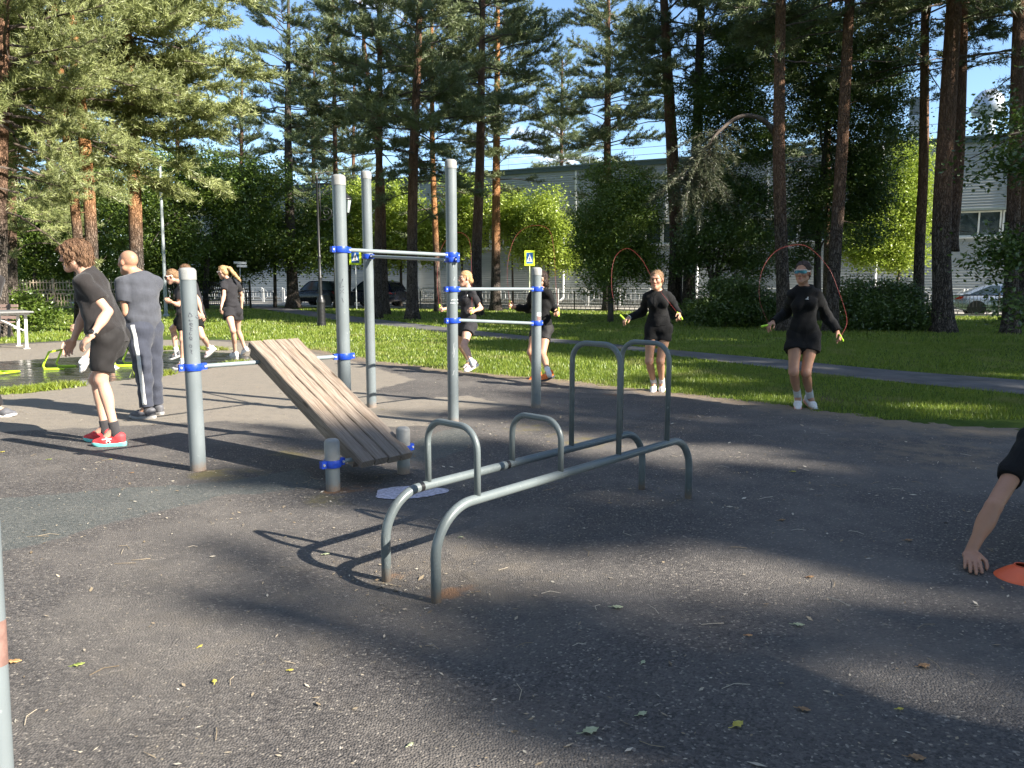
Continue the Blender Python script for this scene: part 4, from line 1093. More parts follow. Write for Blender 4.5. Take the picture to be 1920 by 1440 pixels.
# separate fallen leaves one can point at
def leaf_mat(name, a, b):
    t = NT(name); co = t.coords(); return t.bsdf(t.ramp(t.noise(co, 60, 4), (.35, a), (.65, b)), .6, 0, t.bump(t.noise(co, 120, 3), .5, .002), .4)
ML = dict(green=leaf_mat('green_leaf', (.24, .30, .06), (.36, .40, .12)), pale=leaf_mat('pale_green_leaf', (.36, .40, .22), (.50, .52, .34)), brown=leaf_mat('brown_leaf', (.22, .12, .055), (.38, .24, .12)),
          orange=leaf_mat('orange_leaf', (.50, .22, .10), (.60, .40, .16)), yellow=leaf_mat('yellow_leaf', (.45, .38, .05), (.60, .52, .12)))
def fallen(px, py, size, az, key, label, curl=.35):
    size = size * .78; c = G(px, py, .006); n = 9; V = []; d = A(math.cos(az), math.sin(az), 0); s = A(-d[1], d[0], 0)
    for i in range(n):
        tt = i / (n - 1); w = .36 * math.sin(PI * min(tt * 1.02 + .03, 1)) ** .8 * (1 + .16 * math.sin(i * 2.6)); z = curl * size * (.30 * (tt - .5) ** 2 + .06 * math.sin(i * 1.7))
        for e in (-1, 0, 1): V.append(c + d * (tt - .5) * size + s * e * w * size * .8 + A(0, 0, .003 + z + abs(e) * curl * size * .20 * (1 + .5 * math.sin(i * 2.1 + e))))
    F = [[3 * i + k, 3 * i + k + 1, 3 * i + k + 4, 3 * i + k + 3] for i in range(n - 1) for k in (0, 1)]
    mb = MB(); mb.add(V, F); st = c - d * size * .5
    mb.tube([st + A(0, 0, .004), st - d * size * .2 + A(0, 0, .005), st - d * size * .36 + s * .1 * size + A(0, 0, .004)], .0012, 4)
    o = mb.build('fallen_leaf', ML[key], origin=c, smooth=True); so = o.modifiers.new('thick', 'SOLIDIFY'); so.thickness = .0012
    tag(o, label, 'leaf', 'leaves fallen on the asphalt'); return o
for a in ((28, 1242, .060, .1, 'orange', 'orange fallen leaf beside the foreground pole'), (148, 1248, .050, .5, 'green', 'bright green leaf on the asphalt right of the orange leaf'),
          (376, 1213, .028, 1.2, 'yellow', 'tiny yellow leaf left of the hoop stand shadow tip'), (545, 1258, .026, .2, 'yellow', 'tiny yellow leaf on the open asphalt in the lower middle'),
          (402, 1279, .035, 2.0, 'yellow', 'curled yellow leaf below the green leaf and to its right'), (612, 1040, .045, .4, 'pale', 'pale leaf lying inside the curved shadow of the hoop stand'),
          (1158, 1140, .060, -.1, 'pale', 'pale green leaf on the shaded asphalt right of the front rail leg'), (1498, 1173, .055, -.2, 'pale', 'oval whitish green leaf in the middle of the right-hand asphalt'),
          (1405, 1193, .035, .0, 'orange', 'small reddish leaf just left of the oval whitish green leaf'), (1520, 1083, .045, .2, 'brown', 'round brown leaf on the shaded asphalt left of the bracing hand'),
          (1733, 1250, .060, .2, 'brown', 'brown leaf with long stalk below the orange cone'), (1384, 1360, .060, .6, 'yellow', 'crumpled yellow leaf near the bottom of the right half'),
          (1108, 1372, .070, .4, 'pale', 'torn pale leaf near the bottom edge centre'), (1508, 1332, .050, -.4, 'brown', 'curled tan leaf right of the crumpled yellow leaf'),
          (1720, 1423, .060, -.2, 'brown', 'brown leaf with stalk at the bottom edge on the right'), (1688, 1331, .030, .1, 'yellow', 'small yellow-green leaf inside the branch shadow'),
          (1206, 1243, .035, 1.0, 'pale', 'folded whitish leaf below the front hoop leg'), (1704, 1014, .055, .1, 'brown', 'grey-brown leaf in deep shade left of the arm'),
          (1467, 976, .055, .3, 'brown', 'dark curled leaf in deep shade right of the rear legs'), (1488, 885, .050, .1, 'yellow', 'tan leaf near the far end of the hoop stand'),
          (93, 862, .045, .3, 'green', 'lime leaf in the sun below the red shoes'), (5, 848, .05, 1.0, 'yellow', 'lime yellow leaf at the far left edge'),
          (208, 862, .028, .1, 'yellow', 'yellow-green scrap of leaf right of the lime leaf'), (248, 887, .035, .2, 'brown', 'small brown leaf left of the graffiti-marked post'),
          (770, 1398, .03, .9, 'pale', 'small pale leaf at the bottom edge left of centre'), (1205, 1340, .045, .5, 'pale', 'whitish crumpled leaf left of the dark branch shadow'),
          (865, 1008, .03, .4, 'pale', 'small pale leaf between the rails on the ground')):
    fallen(*a)
# ------------------------------------------------------------------ exercise station
def paint_mat(name, base, chips=.5):
    t = NT(name); co = t.coords(); p = t.map(co, (1, 1, 1))
    n = t.noise(p, 3, 5); c = t.ramp(n, (.3, A(*base) * .88), (.7, A(*base) * 1.10))
    sp = t.noise(t.map(co, (1, 1, .5)), 55, 6, .7); ch = t.range(sp, .635, .68)
    sc = t.range(t.noise(t.map(co, (60, 60, 2.5), (.3, .2, 0)), 1.4, 4), .66, .71)
    w = t.math('MULTIPLY', t.math('MAXIMUM', ch, t.math('MULTIPLY', sc, .6)), chips)
    c = t.mix(w, c, (.34, .36, .36))
    z = t.n('ShaderNodeSeparateXYZ', {'Vector': t.pos()}).outputs[2]
    base_d = t.math('MULTIPLY', t.range(t.math('ADD', z, t.math('MULTIPLY', t.noise(co, 30, 4), .09)), .06, .13, 1, 0), .75)
    c = t.mix(base_d, c, t.mix(t.noise(co, 80, 3), (.20, .10, .05), (.24, .22, .19)))
    return t.bsdf(c, t.range(n, .3, .7, .30, .42), 0, t.bump(sp, .15, .003), .5)
M_POST = paint_mat('grey_blue_post_paint', (.155, .178, .187))
M_RAIL = paint_mat('grey_green_rail_paint', (.128, .150, .153), .6)
M_BAR = paint_mat('grey_bar_paint', (.20, .235, .245), .6)
M_CAP = simple('grey_plastic_cap', (.26, .26, .25), .5, var=.15, scale=14, bump=.1)
M_BLUE = simple('blue_clamp_paint', (.012, .055, .42), .38, var=.2, scale=40)
M_BOLT = simple('zinc_bolt', (.62, .62, .60), .3, metal=.6)
M_TAPE = simple('black_tape', (.012, .012, .013), .35)
M_INK = simple('marker_ink', (.055, .06, .075), .6)
M_TAPEW = simple('white_tape', (.66, .68, .68), .6, var=.2, scale=120)

def sunk(p): return A(p[0], p[1], -.06)
def post(t, base, top, r, cap=.055, label=None):
    """tapered-cap post; returns the post part"""
    base = np.asarray(base, float); top = A(base[0], base[1], top); d = A(0, 0, 1)
    mb = MB(); mb.lathe([(0, -.06), (r, -.06), (r, top[2] - cap), (0, top[2] - cap)], 28, base)
    o = mb.build('post', M_POST, t, smooth=True, sharp=40)
    mb = MB(); h = top[2]
    mb.lathe([(r + .0005, h - cap - .030), (r + .0035, h - cap - .030), (r + .0035, h - .022), (r * .93, h - .008), (r * .72, h - .001), (r * .35, h + .002), (0, h + .002)], 28, base)
    mb.build('cap', M_CAP, o, smooth=True, sharp=50)
    return o
def clamp(parent, c, r, dirv, h=.050):
    """blue ring clamp with a lug towards the bar and bolts"""
    c = np.asarray(c, float); d = nrm(A(dirv[0], dirv[1], 0)); s = A(-d[1], d[0], 0)
    mb = MB(); R = r + .009
    mb.lathe([(r + .001, -h / 2), (R, -h / 2), (R + .0015, -h / 2 + .003), (R + .0015, h / 2 - .003), (R, h / 2), (r + .001, h / 2)], 32, c)
    for sg in (1, -1): mb.box(c + d * sg * (R + .016), (.036, .030, h * .94), [d, s, A(0, 0, 1)])
    o = mb.build('clamp', M_BLUE, parent, smooth=True, sharp=40)
    for sg in (1, -1):
        mb = MB(); mb.tube([c + d * sg * (R + .020) - s * .021, c + d * sg * (R + .020) + s * .021], .009, 8)
        mb.build('bolt', M_BOLT, parent, smooth=True, sharp=40)
def bar(t, a, b, r, name='bar', m=None):
    mb = MB(); mb.tube([a, b], r, 18); return mb.build(name, m or M_BAR, t, smooth=True, sharp=40)
W1, W2, W3, W4, W5 = A(-2.32, 5.395, 0), A(-1.41, 6.235, 0), A(-1.577, 8.29, 0), A(-.58, 7.274, 0), A(.269, 8.255, 0)
R1, R2, R3, R4, R5 = .056, .054, .054, .054, .055
frame = thing('pull_up_frame', 'grey-blue steel pull-up frame of five posts joined by bars with blue clamps', 'exercise frame', A(-1.1, 6.8, 0))
p1 = post(frame, W1, 1.482, R1); p2 = post(frame, W2, 2.25, R2); p3 = post(frame, W3, 2.585, R3); p4 = post(frame, W4, 2.54, R4); p5 = post(frame, W5, 1.556, R5)
p5['label'] = 'dark shaded short post with white sticker at the end of the frame'; p1['label'] = 'short post with vertical graffiti scrawl'
def at(w, z): return A(w[0], w[1], z)
def joined(wa, wb, za, zb, pa, pb, ra, rb, rbar=.0165):
    d = nrm(wb - wa); a = at(wa, za) + d * (ra + .022); b = at(wb, zb) - d * (rb + .022)
    bar(frame, a, b, rbar); clamp(pa, at(wa, za), ra, d); clamp(pb, at(wb, zb), rb, d)
joined(W1, W2, .770, .770, p1, p2, R1, R2); joined(W2, W4, 1.650, 1.648, p2, p4, R2, R4); joined(W3, W4, 1.674, 1.604, p3, p4, R3, R4)
joined(W4, W5, 1.324, 1.322, p4, p5, R4, R5); joined(W4, W5, 1.022, .950, p4, p5, R4, R5)

def on_post(w, r, px, py):
    """point of the post's surface seen at a pixel"""
    rr = ray(px, py); o = A(0, 0, HC); dx = rr[:2]; ox = o[:2] - w[:2]
    a = dx @ dx; b = ox @ dx; c = ox @ ox - r * r; disc = max(b * b - a * c, 0)
    return o + rr * ((-b - math.sqrt(disc)) / a)
def scrawl(parent, w, r, strokes, name='graffiti', m=None, th=.0022):
    mb = MB()
    for st in strokes:
        q = [on_post(w, r + .0004, x, y) for x, y in st]
        mb.tube(bez(q, 4) if len(q) > 2 else q, th, 5)
    mb.build(name, m or M_INK, parent)
# vertical scrawl on the short post (letters turned on their side, read downwards): D t e m c a o y
sx0, sy0 = 300, 480; k_ = 1178 / 180
def cp(*pts): return [(sx0 + x / k_, sy0 + y / k_) for x, y in pts]
scrawl(p1, W1, R1, [cp((365, 695), (352, 745), (395, 738), (365, 695)), cp((360, 775), (368, 800), (400, 790)), cp((352, 795), (372, 788)), cp((375, 820), (362, 835), (385, 852), (398, 835), (380, 822), (378, 850)),
    cp((402, 862), (372, 872), (374, 885), (396, 890), (374, 898), (374, 912), (400, 915)), cp((380, 930), (364, 945), (372, 968), (392, 962)), cp((372, 985), (362, 1005), (384, 1025), (396, 1008), (376, 992)), cp((366, 1030), (398, 1030)),
    cp((368, 1085), (362, 1110), (382, 1125), (392, 1102), (372, 1085)), cp((372, 1150), (392, 1160), (382, 1182), (400, 1205)), cp((445, 725), (440, 750), (460, 765), (470, 745), (455, 725), (440, 740))])
sx0, sy0, k_ = 300, 280, 3.
scrawl(p2, W2, R2, [cp((1008, 760), (1030, 728), (1012, 775), (1034, 770)), cp((1012, 790), (1034, 808)), cp((1034, 786), (1012, 812)), cp((1024, 835), (1032, 860))])
sx0, sy0, k_ = 820, 490, 6.55
scrawl(p4, W4, R4, [cp((158, 514), (205, 516), (252, 512)), cp((168, 480), (205, 472), (250, 470))], 'tape_strip', M_TAPEW, .0045)
sx0, sy0, k_ = 820, 490, 6.55
scrawl(p4, W4, R4, [cp((215, 190), (200, 235)), cp((205, 1000), (190, 1140)), cp((215, 1060), (200, 1180)), cp((205, 1340), (190, 1400)), cp((195, 30), (200, 75))], 'scratch', M_TAPEW, .0016)
# stickers on the far short post
def sticker(parent, w, r, px, py, wpx, hpx, m, name='sticker'):
    mb = MB(); n = 7; V = []
    for i in range(n):
        x = px + wpx * (i / (n - 1) - .5)
        for e in (-.5, .5): V.append(on_post(w, r + .0012, x, py + e * hpx))
    mb.add(V, [[2 * i, 2 * i + 1, 2 * i + 3, 2 * i + 2] for i in range(n - 1)]); mb.build(name, m, parent, smooth=True)
sticker(p5, W5, R5, 1010.5, 589.5, 7.5, 6.5, M_TAPEW); sticker(p5, W5, R5, 1010.5, 597.5, 6.5, 9, simple('faded_sticker', (.20, .12, .11), .6, var=.4, scale=150))
for w_, r_, p_ in ((W5, R5, p5),): pass

# ---- slanted bench
M_WOOD = None
t = NT('weathered_plank'); co = t.coords('UV'); co = t.coords()
ob = t.n('ShaderNodeAttribute', attribute_name='plank').outputs['Fac']
al = t.attr('along'); ac = t.attr('across'); v = t.n('ShaderNodeCombineXYZ', {'X': al, 'Y': ac, 'Z': ob}).outputs[0]
g = t.noise(t.map(v, (5, 110, 3)), 1., 6, .65); g2_ = t.noise(t.map(v, (2.2, 30, 3)), 1., 5, .6); st_ = t.noise(t.map(v, (3, 6, 2)), 1., 4)
c = t.ramp(g, (.30, (.10, .078, .060)), (.5, (.245, .195, .152)), (.72, (.375, .315, .26)))
c = t.mix(t.math('MULTIPLY', t.range(g2_, .50, .70), .6), c, (.125, .090, .065)); c = t.mix(t.math('MULTIPLY', t.range(st_, .5, .7), .35), c, (.24, .17, .115))
kn = t.n('ShaderNodeTexVoronoi', {'Vector': t.map(v, (2.2, 9, 1)), 'Scale': 1.}, feature='F1'); kd = t.range(kn.outputs['Distance'], .06, .14, 1, 0)
c = t.mix(t.math('MULTIPLY', kd, .75), c, (.05, .032, .02))
endw = t.range(al, 1.05, 1.42); c = t.mix(t.math('MULTIPLY', endw, .45), c, (.15, .135, .125))  # lower end greyed: the shade on it is painted into the wood
M_WOOD = t.bsdf(c, .82, 0, t.bump(t.math('ADD', g, t.math('MULTIPLY', kd, -.6)), .7, .006), .25)
# ends of the board from the photograph
S1, S2 = A(-1.191, 4.843, 0), A(-.787, 5.30, 0)
wdir = nrm(S2 - S1)                                     # across the board (same direction as the bars)
Lc = (at(W1, .770) + at(W2, .770)) / 2
bot = (S1 + S2) / 2
E0 = G(667, 872, .215); E1 = G(757, 838, .215)           # lower end of the top face
cen_b = (E0 + E1) / 2
T0 = P(466, 655, W1[1] + .32); T1 = P(558, 649, W1[1] + .62)
along = nrm(np.cross(wdir, nrm(np.cross(bot * A(1, 1, 0) + A(0, 0, .19) - (Lc + A(0, 0, .02)), wdir)))) * -1
dvec = (bot + A(0, 0, .20)) - (Lc + A(0, 0, .040)); dvec = dvec - wdir * (dvec @ wdir); along = nrm(dvec)
nz_ = nrm(np.cross(wdir, along)); nz_ = nz_ if nz_[2] > 0 else -nz_
bench = thing('sit_up_bench', 'weathered wooden sit-up bench sloping from the low bar to two short posts', 'bench', bot)
topc = Lc + A(0, 0, .045) + nz_ * .02 - along * .155 + wdir * .085
length = np.linalg.norm((bot + A(0, 0, .21)) - topc) + .13
wd, gap, nb = .106, .006, 4; V = []; mb = MB(); at1, at2, at3 = [], [], []
rb = np.random.default_rng(3)
for i in range(nb):
    off = (i - (nb - 1) / 2) * (wd + gap); bm = bmesh.new(); l_ = length + rb.uniform(-.006, .006)
    bmesh.ops.create_grid(bm, x_segments=1, y_segments=1, size=1); bm.free()
    n = 26; prof = [(-wd / 2 + .006, .028), (wd / 2 - .006, .028), (wd / 2, .021), (wd / 2, -.022), (wd / 2 - .005, -.028), (-wd / 2 + .005, -.028), (-wd / 2, -.022), (-wd / 2, .021)]
    R_ = []
    for k in range(n + 1):
        s_ = l_ * k / n; ins = .004 if k in (0, n) else 0
        for (y, z) in prof:
            wob = .0016 * math.sin(9 * s_ + i) + .0008 * math.sin(31 * s_ + 2 * i)
            R_.append(topc + along * s_ + wdir * (off + y * (1 - ins * 8) + wob) + nz_ * (z * (1 - ins * 8) + wob)); at1.append(s_); at2.append(y + off + (z * .9)); at3.append(i * 3.7)
    m_ = 8; i0 = np.arange(m_); i1 = (i0 + 1) % m_
    R_ += [topc + along * 0 + wdir * off, topc + along * l_ + wdir * off]; at1 += [0, l_]; at2 += [off, off]; at3 += [i * 3.7] * 2
    F4 = np.concatenate([np.stack([k * m_ + i0, k * m_ + i1, (k + 1) * m_ + i1, (k + 1) * m_ + i0], 1) for k in range(n)]); c0 = (n + 1) * m_
    mb.add(R_, F4, np.concatenate([np.stack([i1, i0, np.full(m_, c0)], 1), np.stack([n * m_ + i0, n * m_ + i1, np.full(m_, c0 + 1)], 1)]))
brd = mb.build('board', M_WOOD, bench, attrs={'along': at1, 'across': at2, 'plank': at3})
# side rail and cross battens under the board
mb = MB(); at1, at2, at3 = [], [], []
def rail_piece(a, b, w, h, up, idx):
    n0 = mb.n; mb.bar(a, b, w, h, up=up); q = mb.V[-1]
    at1.extend(list((q - topc) @ along)); at2.extend(list((q - topc) @ nz_ + (q - topc) @ wdir)); at3.extend([idx] * len(q))
for sg in (-1, 1):
    o_ = wdir * sg * (.5 * (nb * wd + (nb - 1) * gap) - .045) - nz_ * .062
    rail_piece(topc + o_ + along * .02, topc + o_ + along * (length - .10), .05, .066, nz_, 20 + sg)
for s_ in (.10, .75, length - .22):
    rail_piece(topc + along * s_ - wdir * .14 - nz_ * .058, topc + along * s_ + wdir * .14 - nz_ * .058, .09, .058, nz_, 30 + s_)
mb.build('underframe', M_WOOD, bench, attrs={'along': at1, 'across': at2, 'plank': at3})
s1 = post(bench, S1, .352, .047, cap=.11); s2 = post(bench, S2, .345, .047, cap=.11)
s1['label'] = 'short sunlit stub post with rusty foot'
lug = at(bot, .165)
for st_o, w_, sg in ((s1, S1, 1), (s2, S2, -1)):
    st_o.name = 'stub_post'; clamp(st_o, at(w_, .188), .047, wdir * sg)
bar(bench, at(S1, .185) + wdir * .07, at(S2, .185) - wdir * .07, .015, 'cross_bar')

# ---- low hoop stand
hs = thing('hoop_stand', 'grey-green steel stand of two parallel rails carrying four upright hoops', 'exercise stand', A(.27, 3.95, 0))
H1, H2, H3, H4 = A(-.579, 3.30, 0), A(-.326, 3.065, 0), A(.868, 4.869, 0), A(1.129, 4.653, 0)
ZR = .405; RR = .0225; RH = .0155
def rail(a, b, name='rail'):
    pts = fillet([sunk(a), at(a, ZR), at(b, ZR), sunk(b)], .21, 12)
    mb = MB(); mb.tube(pts, RR, 20); return mb.build(name, M_RAIL, hs, smooth=True)
rl1 = rail(H1, H3); rl2 = rail(H2, H4)
ru = nrm(H4 - H2); 
def along_rail(s, sgn): a, b = (H1, H3) if sgn == 0 else (H2, H4); return at(a + (b - a) * s, ZR)
def px_rail(px, sgn, lo=0, hi=1):
    """parameter along a rail whose picture column is px"""
    ss = np.linspace(lo, hi, 400); best = None
    for s in ss:
        q = along_rail(s, sgn); d = q - A(0, 0, HC); yv = d[1] * _c - d[2] * _s; x = 960 + FPX * d[0] / yv
        if best is None or abs(x - px) < best[0]: best = (abs(x - px), s)
    return best[1]
for (xa, xb, topz) in ((804, 895, .725), (961, 1051, .68), (1071, 1160, 1.03), (1163, 1250, 1.01)):
    a = along_rail(px_rail(xa, 0), 0); b = along_rail(px_rail(xb, 1), 1)
    pts = fillet([a, at(a, topz), at(b, topz), b], .105, 10)
    mb = MB(); mb.tube(pts, RH, 16); mb.build('hoop', M_RAIL, hs, smooth=True)
for s_, sg in ((px_rail(789, 0), 0), (px_rail(950, 0), 0)):
    q = along_rail(s_, sg); d = nrm(H3 - H1); mb = MB(); mb.lathe([(RR + .0003, -.011), (RR + .0012, -.011), (RR + .0012, .011), (RR + .0003, .011)], 20, q, axis=d); mb.build('tape_band', M_TAPE, rl1, smooth=True, sharp=40)

# ---- pole at the left edge of the picture, close to the camera
t_ = thing('painted_pole', 'pale blue-grey pole with red band, just at the left edge close to the camera', 'pole', A(-.86, 1.12, 0))
pc = A(-.86, 1.12, 0)
q_top = P(-24, 1000, 1.16); q_bot = P(1, 1440, 1.12)
d_ = nrm(q_top - q_bot); b0 = q_bot - d_ * (q_bot[2] / d_[2]); 
pole_top = b0 + d_ * 1.02 
def seg(z0, z1, r, name, m):
    mb = MB(); mb.tube([b0 + d_ * z0, b0 + d_ * z1], r, 24); return mb.build(name, m, t_, smooth=True, sharp=40)
seg(-.05, .98, .0185, 'shaft', M_POST)
zz = [(P(-12, y, 1.13)[2] - b0[2]) / d_[2] for y in (1252, 1172)]
seg(zz[0], zz[1], .0188, 'red_band', simple('red_band_paint', (.19, .11, .09), .6, var=.3, scale=40))
# ------------------------------------------------------------------ trees
SUN_EL = math.radians(31); SUN_AZ = math.atan2(-.46, .89)
def foliage_mat(name, a, b, trans=.25, clump=.5, cscale=.8, rough=.5, gloss=.05):
    t = NT(name); rnd = t.n('ShaderNodeNewGeometry').outputs['Random Per Island']; tint = t.attr('tint')
    k = t.math('ADD', t.math('MULTIPLY', rnd, .55), t.math('MULTIPLY', tint, .45))
    c = t.mix(k, a, b)
    d = t.n('ShaderNodeBsdfDiffuse', {'Color': c}); tr = t.n('ShaderNodeBsdfTranslucent', {'Color': c})
    gl = t.n('ShaderNodeBsdfGlossy', {'Color': (1, 1, 1), 'Roughness': rough})
    m1 = t.n('ShaderNodeMixShader', {0: trans}); t.t.links.new(d.outputs[0], m1.inputs[1]); t.t.links.new(tr.outputs[0], m1.inputs[2])
    m2 = t.n('ShaderNodeMixShader', {0: gloss}); t.t.links.new(m1.outputs[0], m2.inputs[1]); t.t.links.new(gl.outputs[0], m2.inputs[2])
    t.t.links.new(m2.outputs[0], t.out.inputs[0]); return t.m
def pine_bark(name, upper):
    t = NT(name); co = t.coords(); z = t.n('ShaderNodeSeparateXYZ', {'Vector': co}).outputs[2]
    vv = t.n('ShaderNodeTexVoronoi', {'Vector': t.n('ShaderNodeVectorMath', {0: t.map(co, (13, 13, 3.2)), 1: t.n('ShaderNodeVectorMath', {0: t.noise(co, 5, 4, .6, 'Color'), 'Scale': 2.2}, operation='SCALE').outputs[0]}, operation='ADD').outputs[0], 'Scale': 1.4}, feature='DISTANCE_TO_EDGE').outputs['Distance']
    n = t.noise(t.map(co, (5, 5, 1.5)), 2., 6, .65); f = t.noise(co, 30, 4)
    low = t.ramp(n, (.3, (.060, .050, .044)), (.7, (.185, .155, .130))); low = t.mix(t.math('MULTIPLY', t.range(vv, .02, .16, 1, 0), .8), low, (.026, .020, .017))
    up = t.ramp(n, (.3, A(*upper) * .65), (.7, A(*upper) * 1.25)); up = t.mix(t.math('MULTIPLY', t.range(vv, .015, .07, 1, 0), .55), up, A(*upper) * .30)
    h = t.math('ADD', z, t.math('MULTIPLY', t.math('SUBTRACT', t.noise(co, .9, 5), .5), 3.2))
    c = t.mix(t.range(h, 2.2, 5.2), low, up)
    return t.bsdf(c, .9, 0, t.bump(t.math('ADD', t.range(vv, 0, .2), t.math('MULTIPLY', f, .4)), 1., .04), .15)
BARK_O = pine_bark('orange_pine_bark', (.50, .245, .105)); BARK_B = pine_bark('brown_pine_bark', (.235, .135, .085)); BARK_G = pine_bark('grey_pine_bark', (.150, .125, .105))
t = NT('limb_bark'); M_LIMB = t.bsdf(t.ramp(t.noise(t.coords(), 8, 4), (.3, (.055, .042, .036)), (.7, (.15, .115, .09))), .9)
t = NT('dark_leafy_bark'); M_DBARK = t.bsdf(t.ramp(t.noise(t.map(t.coords(), (6, 6, 1)), 3, 5), (.3, (.035, .030, .027)), (.7, (.105, .088, .075))), .9)
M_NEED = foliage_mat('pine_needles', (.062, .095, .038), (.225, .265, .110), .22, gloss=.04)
M_NEEDY = foliage_mat('sunlit_pine_needles', (.125, .160, .056), (.40, .43, .160), .25, gloss=.04)  # brighter needle copy, sunlight on the left crowns painted into its colour
M_NEEDG = foliage_mat('greyish_pine_needles', (.045, .058, .030), (.125, .135, .075), .2, gloss=.03)
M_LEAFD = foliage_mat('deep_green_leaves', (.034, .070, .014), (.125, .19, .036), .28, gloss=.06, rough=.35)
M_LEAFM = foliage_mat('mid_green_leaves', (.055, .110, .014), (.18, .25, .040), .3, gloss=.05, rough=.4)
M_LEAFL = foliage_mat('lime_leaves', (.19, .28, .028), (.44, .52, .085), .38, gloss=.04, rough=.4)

def needles(pos, dr, K, ln, w, rng, spread=.75):
    N = len(pos); pos = np.repeat(pos, K, 0); dr = np.repeat(dr, K, 0)
    d = dr + rng.normal(0, spread, (N * K, 3)); d[:, 2] += .22; d /= np.linalg.norm(d, axis=1, keepdims=True)
    s = np.cross(d, rng.normal(size=(N * K, 3))); s /= np.linalg.norm(s, axis=1, keepdims=True)
    l = ln * rng.uniform(.6, 1.2, (N * K, 1)); b = pos + rng.normal(0, .03, (N * K, 3))
    V = np.stack([b - s * w / 2, b + s * w / 2, b + d * l], 1).reshape(-1, 3)
    return V, np.arange(3 * N * K).reshape(-1, 3)
def pine_crown(seed, z0, z1, rmax, nbr, tuft=.14, K=13, ln=.19, w=.027, low=None, leanup=.0, droop=.25, skip=None, taper=.72):
    rng = np.random.default_rng(seed); mb = MB(); TP, TD, TT = [], [], []
    zs = np.sort(rng.uniform(0, 1, nbr) ** .9)
    for i, h in enumerate(zs):
        z = z0 + (z1 - z0) * h
        prof = (.62 + .38 * min(h / .3, 1)) * (1 - taper * max(0, (h - .35) / .65) ** 1.3)
        if skip is not None and z < 12 and math.cos(i * 2.4 + PI / 2) > skip and i % 5: continue
        sparse = low is not None and z < low
        if sparse and rng.uniform() < .35: continue
        L = rmax * prof * rng.uniform(.55, 1.15); az = i * 2.4 + rng.normal(0, .5); el = math.radians(-6 + 48 * h + rng.normal(0, 9)) + leanup
        d = A(math.cos(az) * math.cos(el), math.sin(az) * math.cos(el), math.sin(el)); side = A(-math.sin(az), math.cos(az), 0)
        n = 8; p = A(0, 0, z); pts = [p.copy()]; bend = rng.normal(0, .18)
        for k in range(n):
            tt = k / n; dd = nrm(d + A(0, 0, -droop * math.sin(tt * 2.6) + .38 * max(0, tt - .6)) + side * bend * tt + rng.normal(0, .07, 3)); p = p + dd * L / n; pts.append(p.copy())
        pts = np.array(pts); mb.tube(pts, np.linspace(.016 + .020 * L / 3, .006, n + 1), 6, caps=False, m=0)
        ns = max(4, int(L * 8.5)); ns = int(ns * .30) if sparse else ns
        clump = rng.uniform(0, 1)
        for q in range(ns):
            tt = rng.uniform(.28, 1.) if not sparse else rng.uniform(.5, 1.); f = tt * n; k = min(int(f), n - 1); b = pts[k] + (pts[k + 1] - pts[k]) * (f - k); bd = nrm(pts[k + 1] - pts[k])
            sl = L * rng.uniform(.16, .34) * (1.15 - .55 * tt) + .12; sg = 1 if rng.uniform() < .5 else -1
            sdv = nrm(bd * rng.uniform(.4, 1.0) + np.cross(A(0, 0, 1), bd) * sg * rng.uniform(.3, 1.1) + A(0, 0, rng.uniform(-.12, .5)))
            m_ = max(2, int(sl / tuft)); e = [b]
            for j in range(m_): e.append(e[-1] + nrm(sdv + rng.normal(0, .16, 3) + A(0, 0, .05 * j)) * sl / m_)
            e = np.array(e)
            mb.tube(e[[0, len(e) // 2, -1]] if len(e) > 2 else e, [.007, .004, .003][:min(3, len(e))], 4, caps=False, m=0)
            TP.append(e[1:]); TD.append(np.repeat(sdv[None], m_, 0)); TT.append(np.full(m_, np.clip(clump * .5 + rng.uniform(0, .5), 0, 1)))
    P_ = np.concatenate(TP); D_ = np.concatenate(TD); T_ = np.concatenate(TT)
    nv = mb.n; V, F = needles(P_, D_, K, ln, w, rng); mb.add(V, F, m=1)
    tint = np.concatenate([np.zeros(nv), np.repeat(T_, K * 3)])
    V = mb.arrays(); return mesh_np('pine_crown', V, mb.F, mb.M, [M_LIMB, M_NEED], False, {'tint': tint})
CROWN = {
    'low': pine_crown(1, 3.0, 17, 4.2, 120, tuft=.13, K=16, ln=.17, w=.021),
    'mid': pine_crown(2, 4.8, 18, 3.6, 88, K=14), 'mid2': pine_crown(3, 4.6, 17.5, 3.7, 86, K=14), 'open': pine_crown(8, 4.4, 18, 4.0, 124, K=16, skip=.1),
    'high': pine_crown(4, 5.6, 19, 3.5, 92, K=15, low=7.2), 'high2': pine_crown(5, 5.0, 19, 3.6, 90, K=15, low=6.8), 'top': pine_crown(6, 7.6, 20, 3.4, 92, K=15, low=8.6),
    'shade': pine_crown(7, 6.5, 18, 3.1, 130, K=13, ln=.27, w=.09, taper=.5),
}
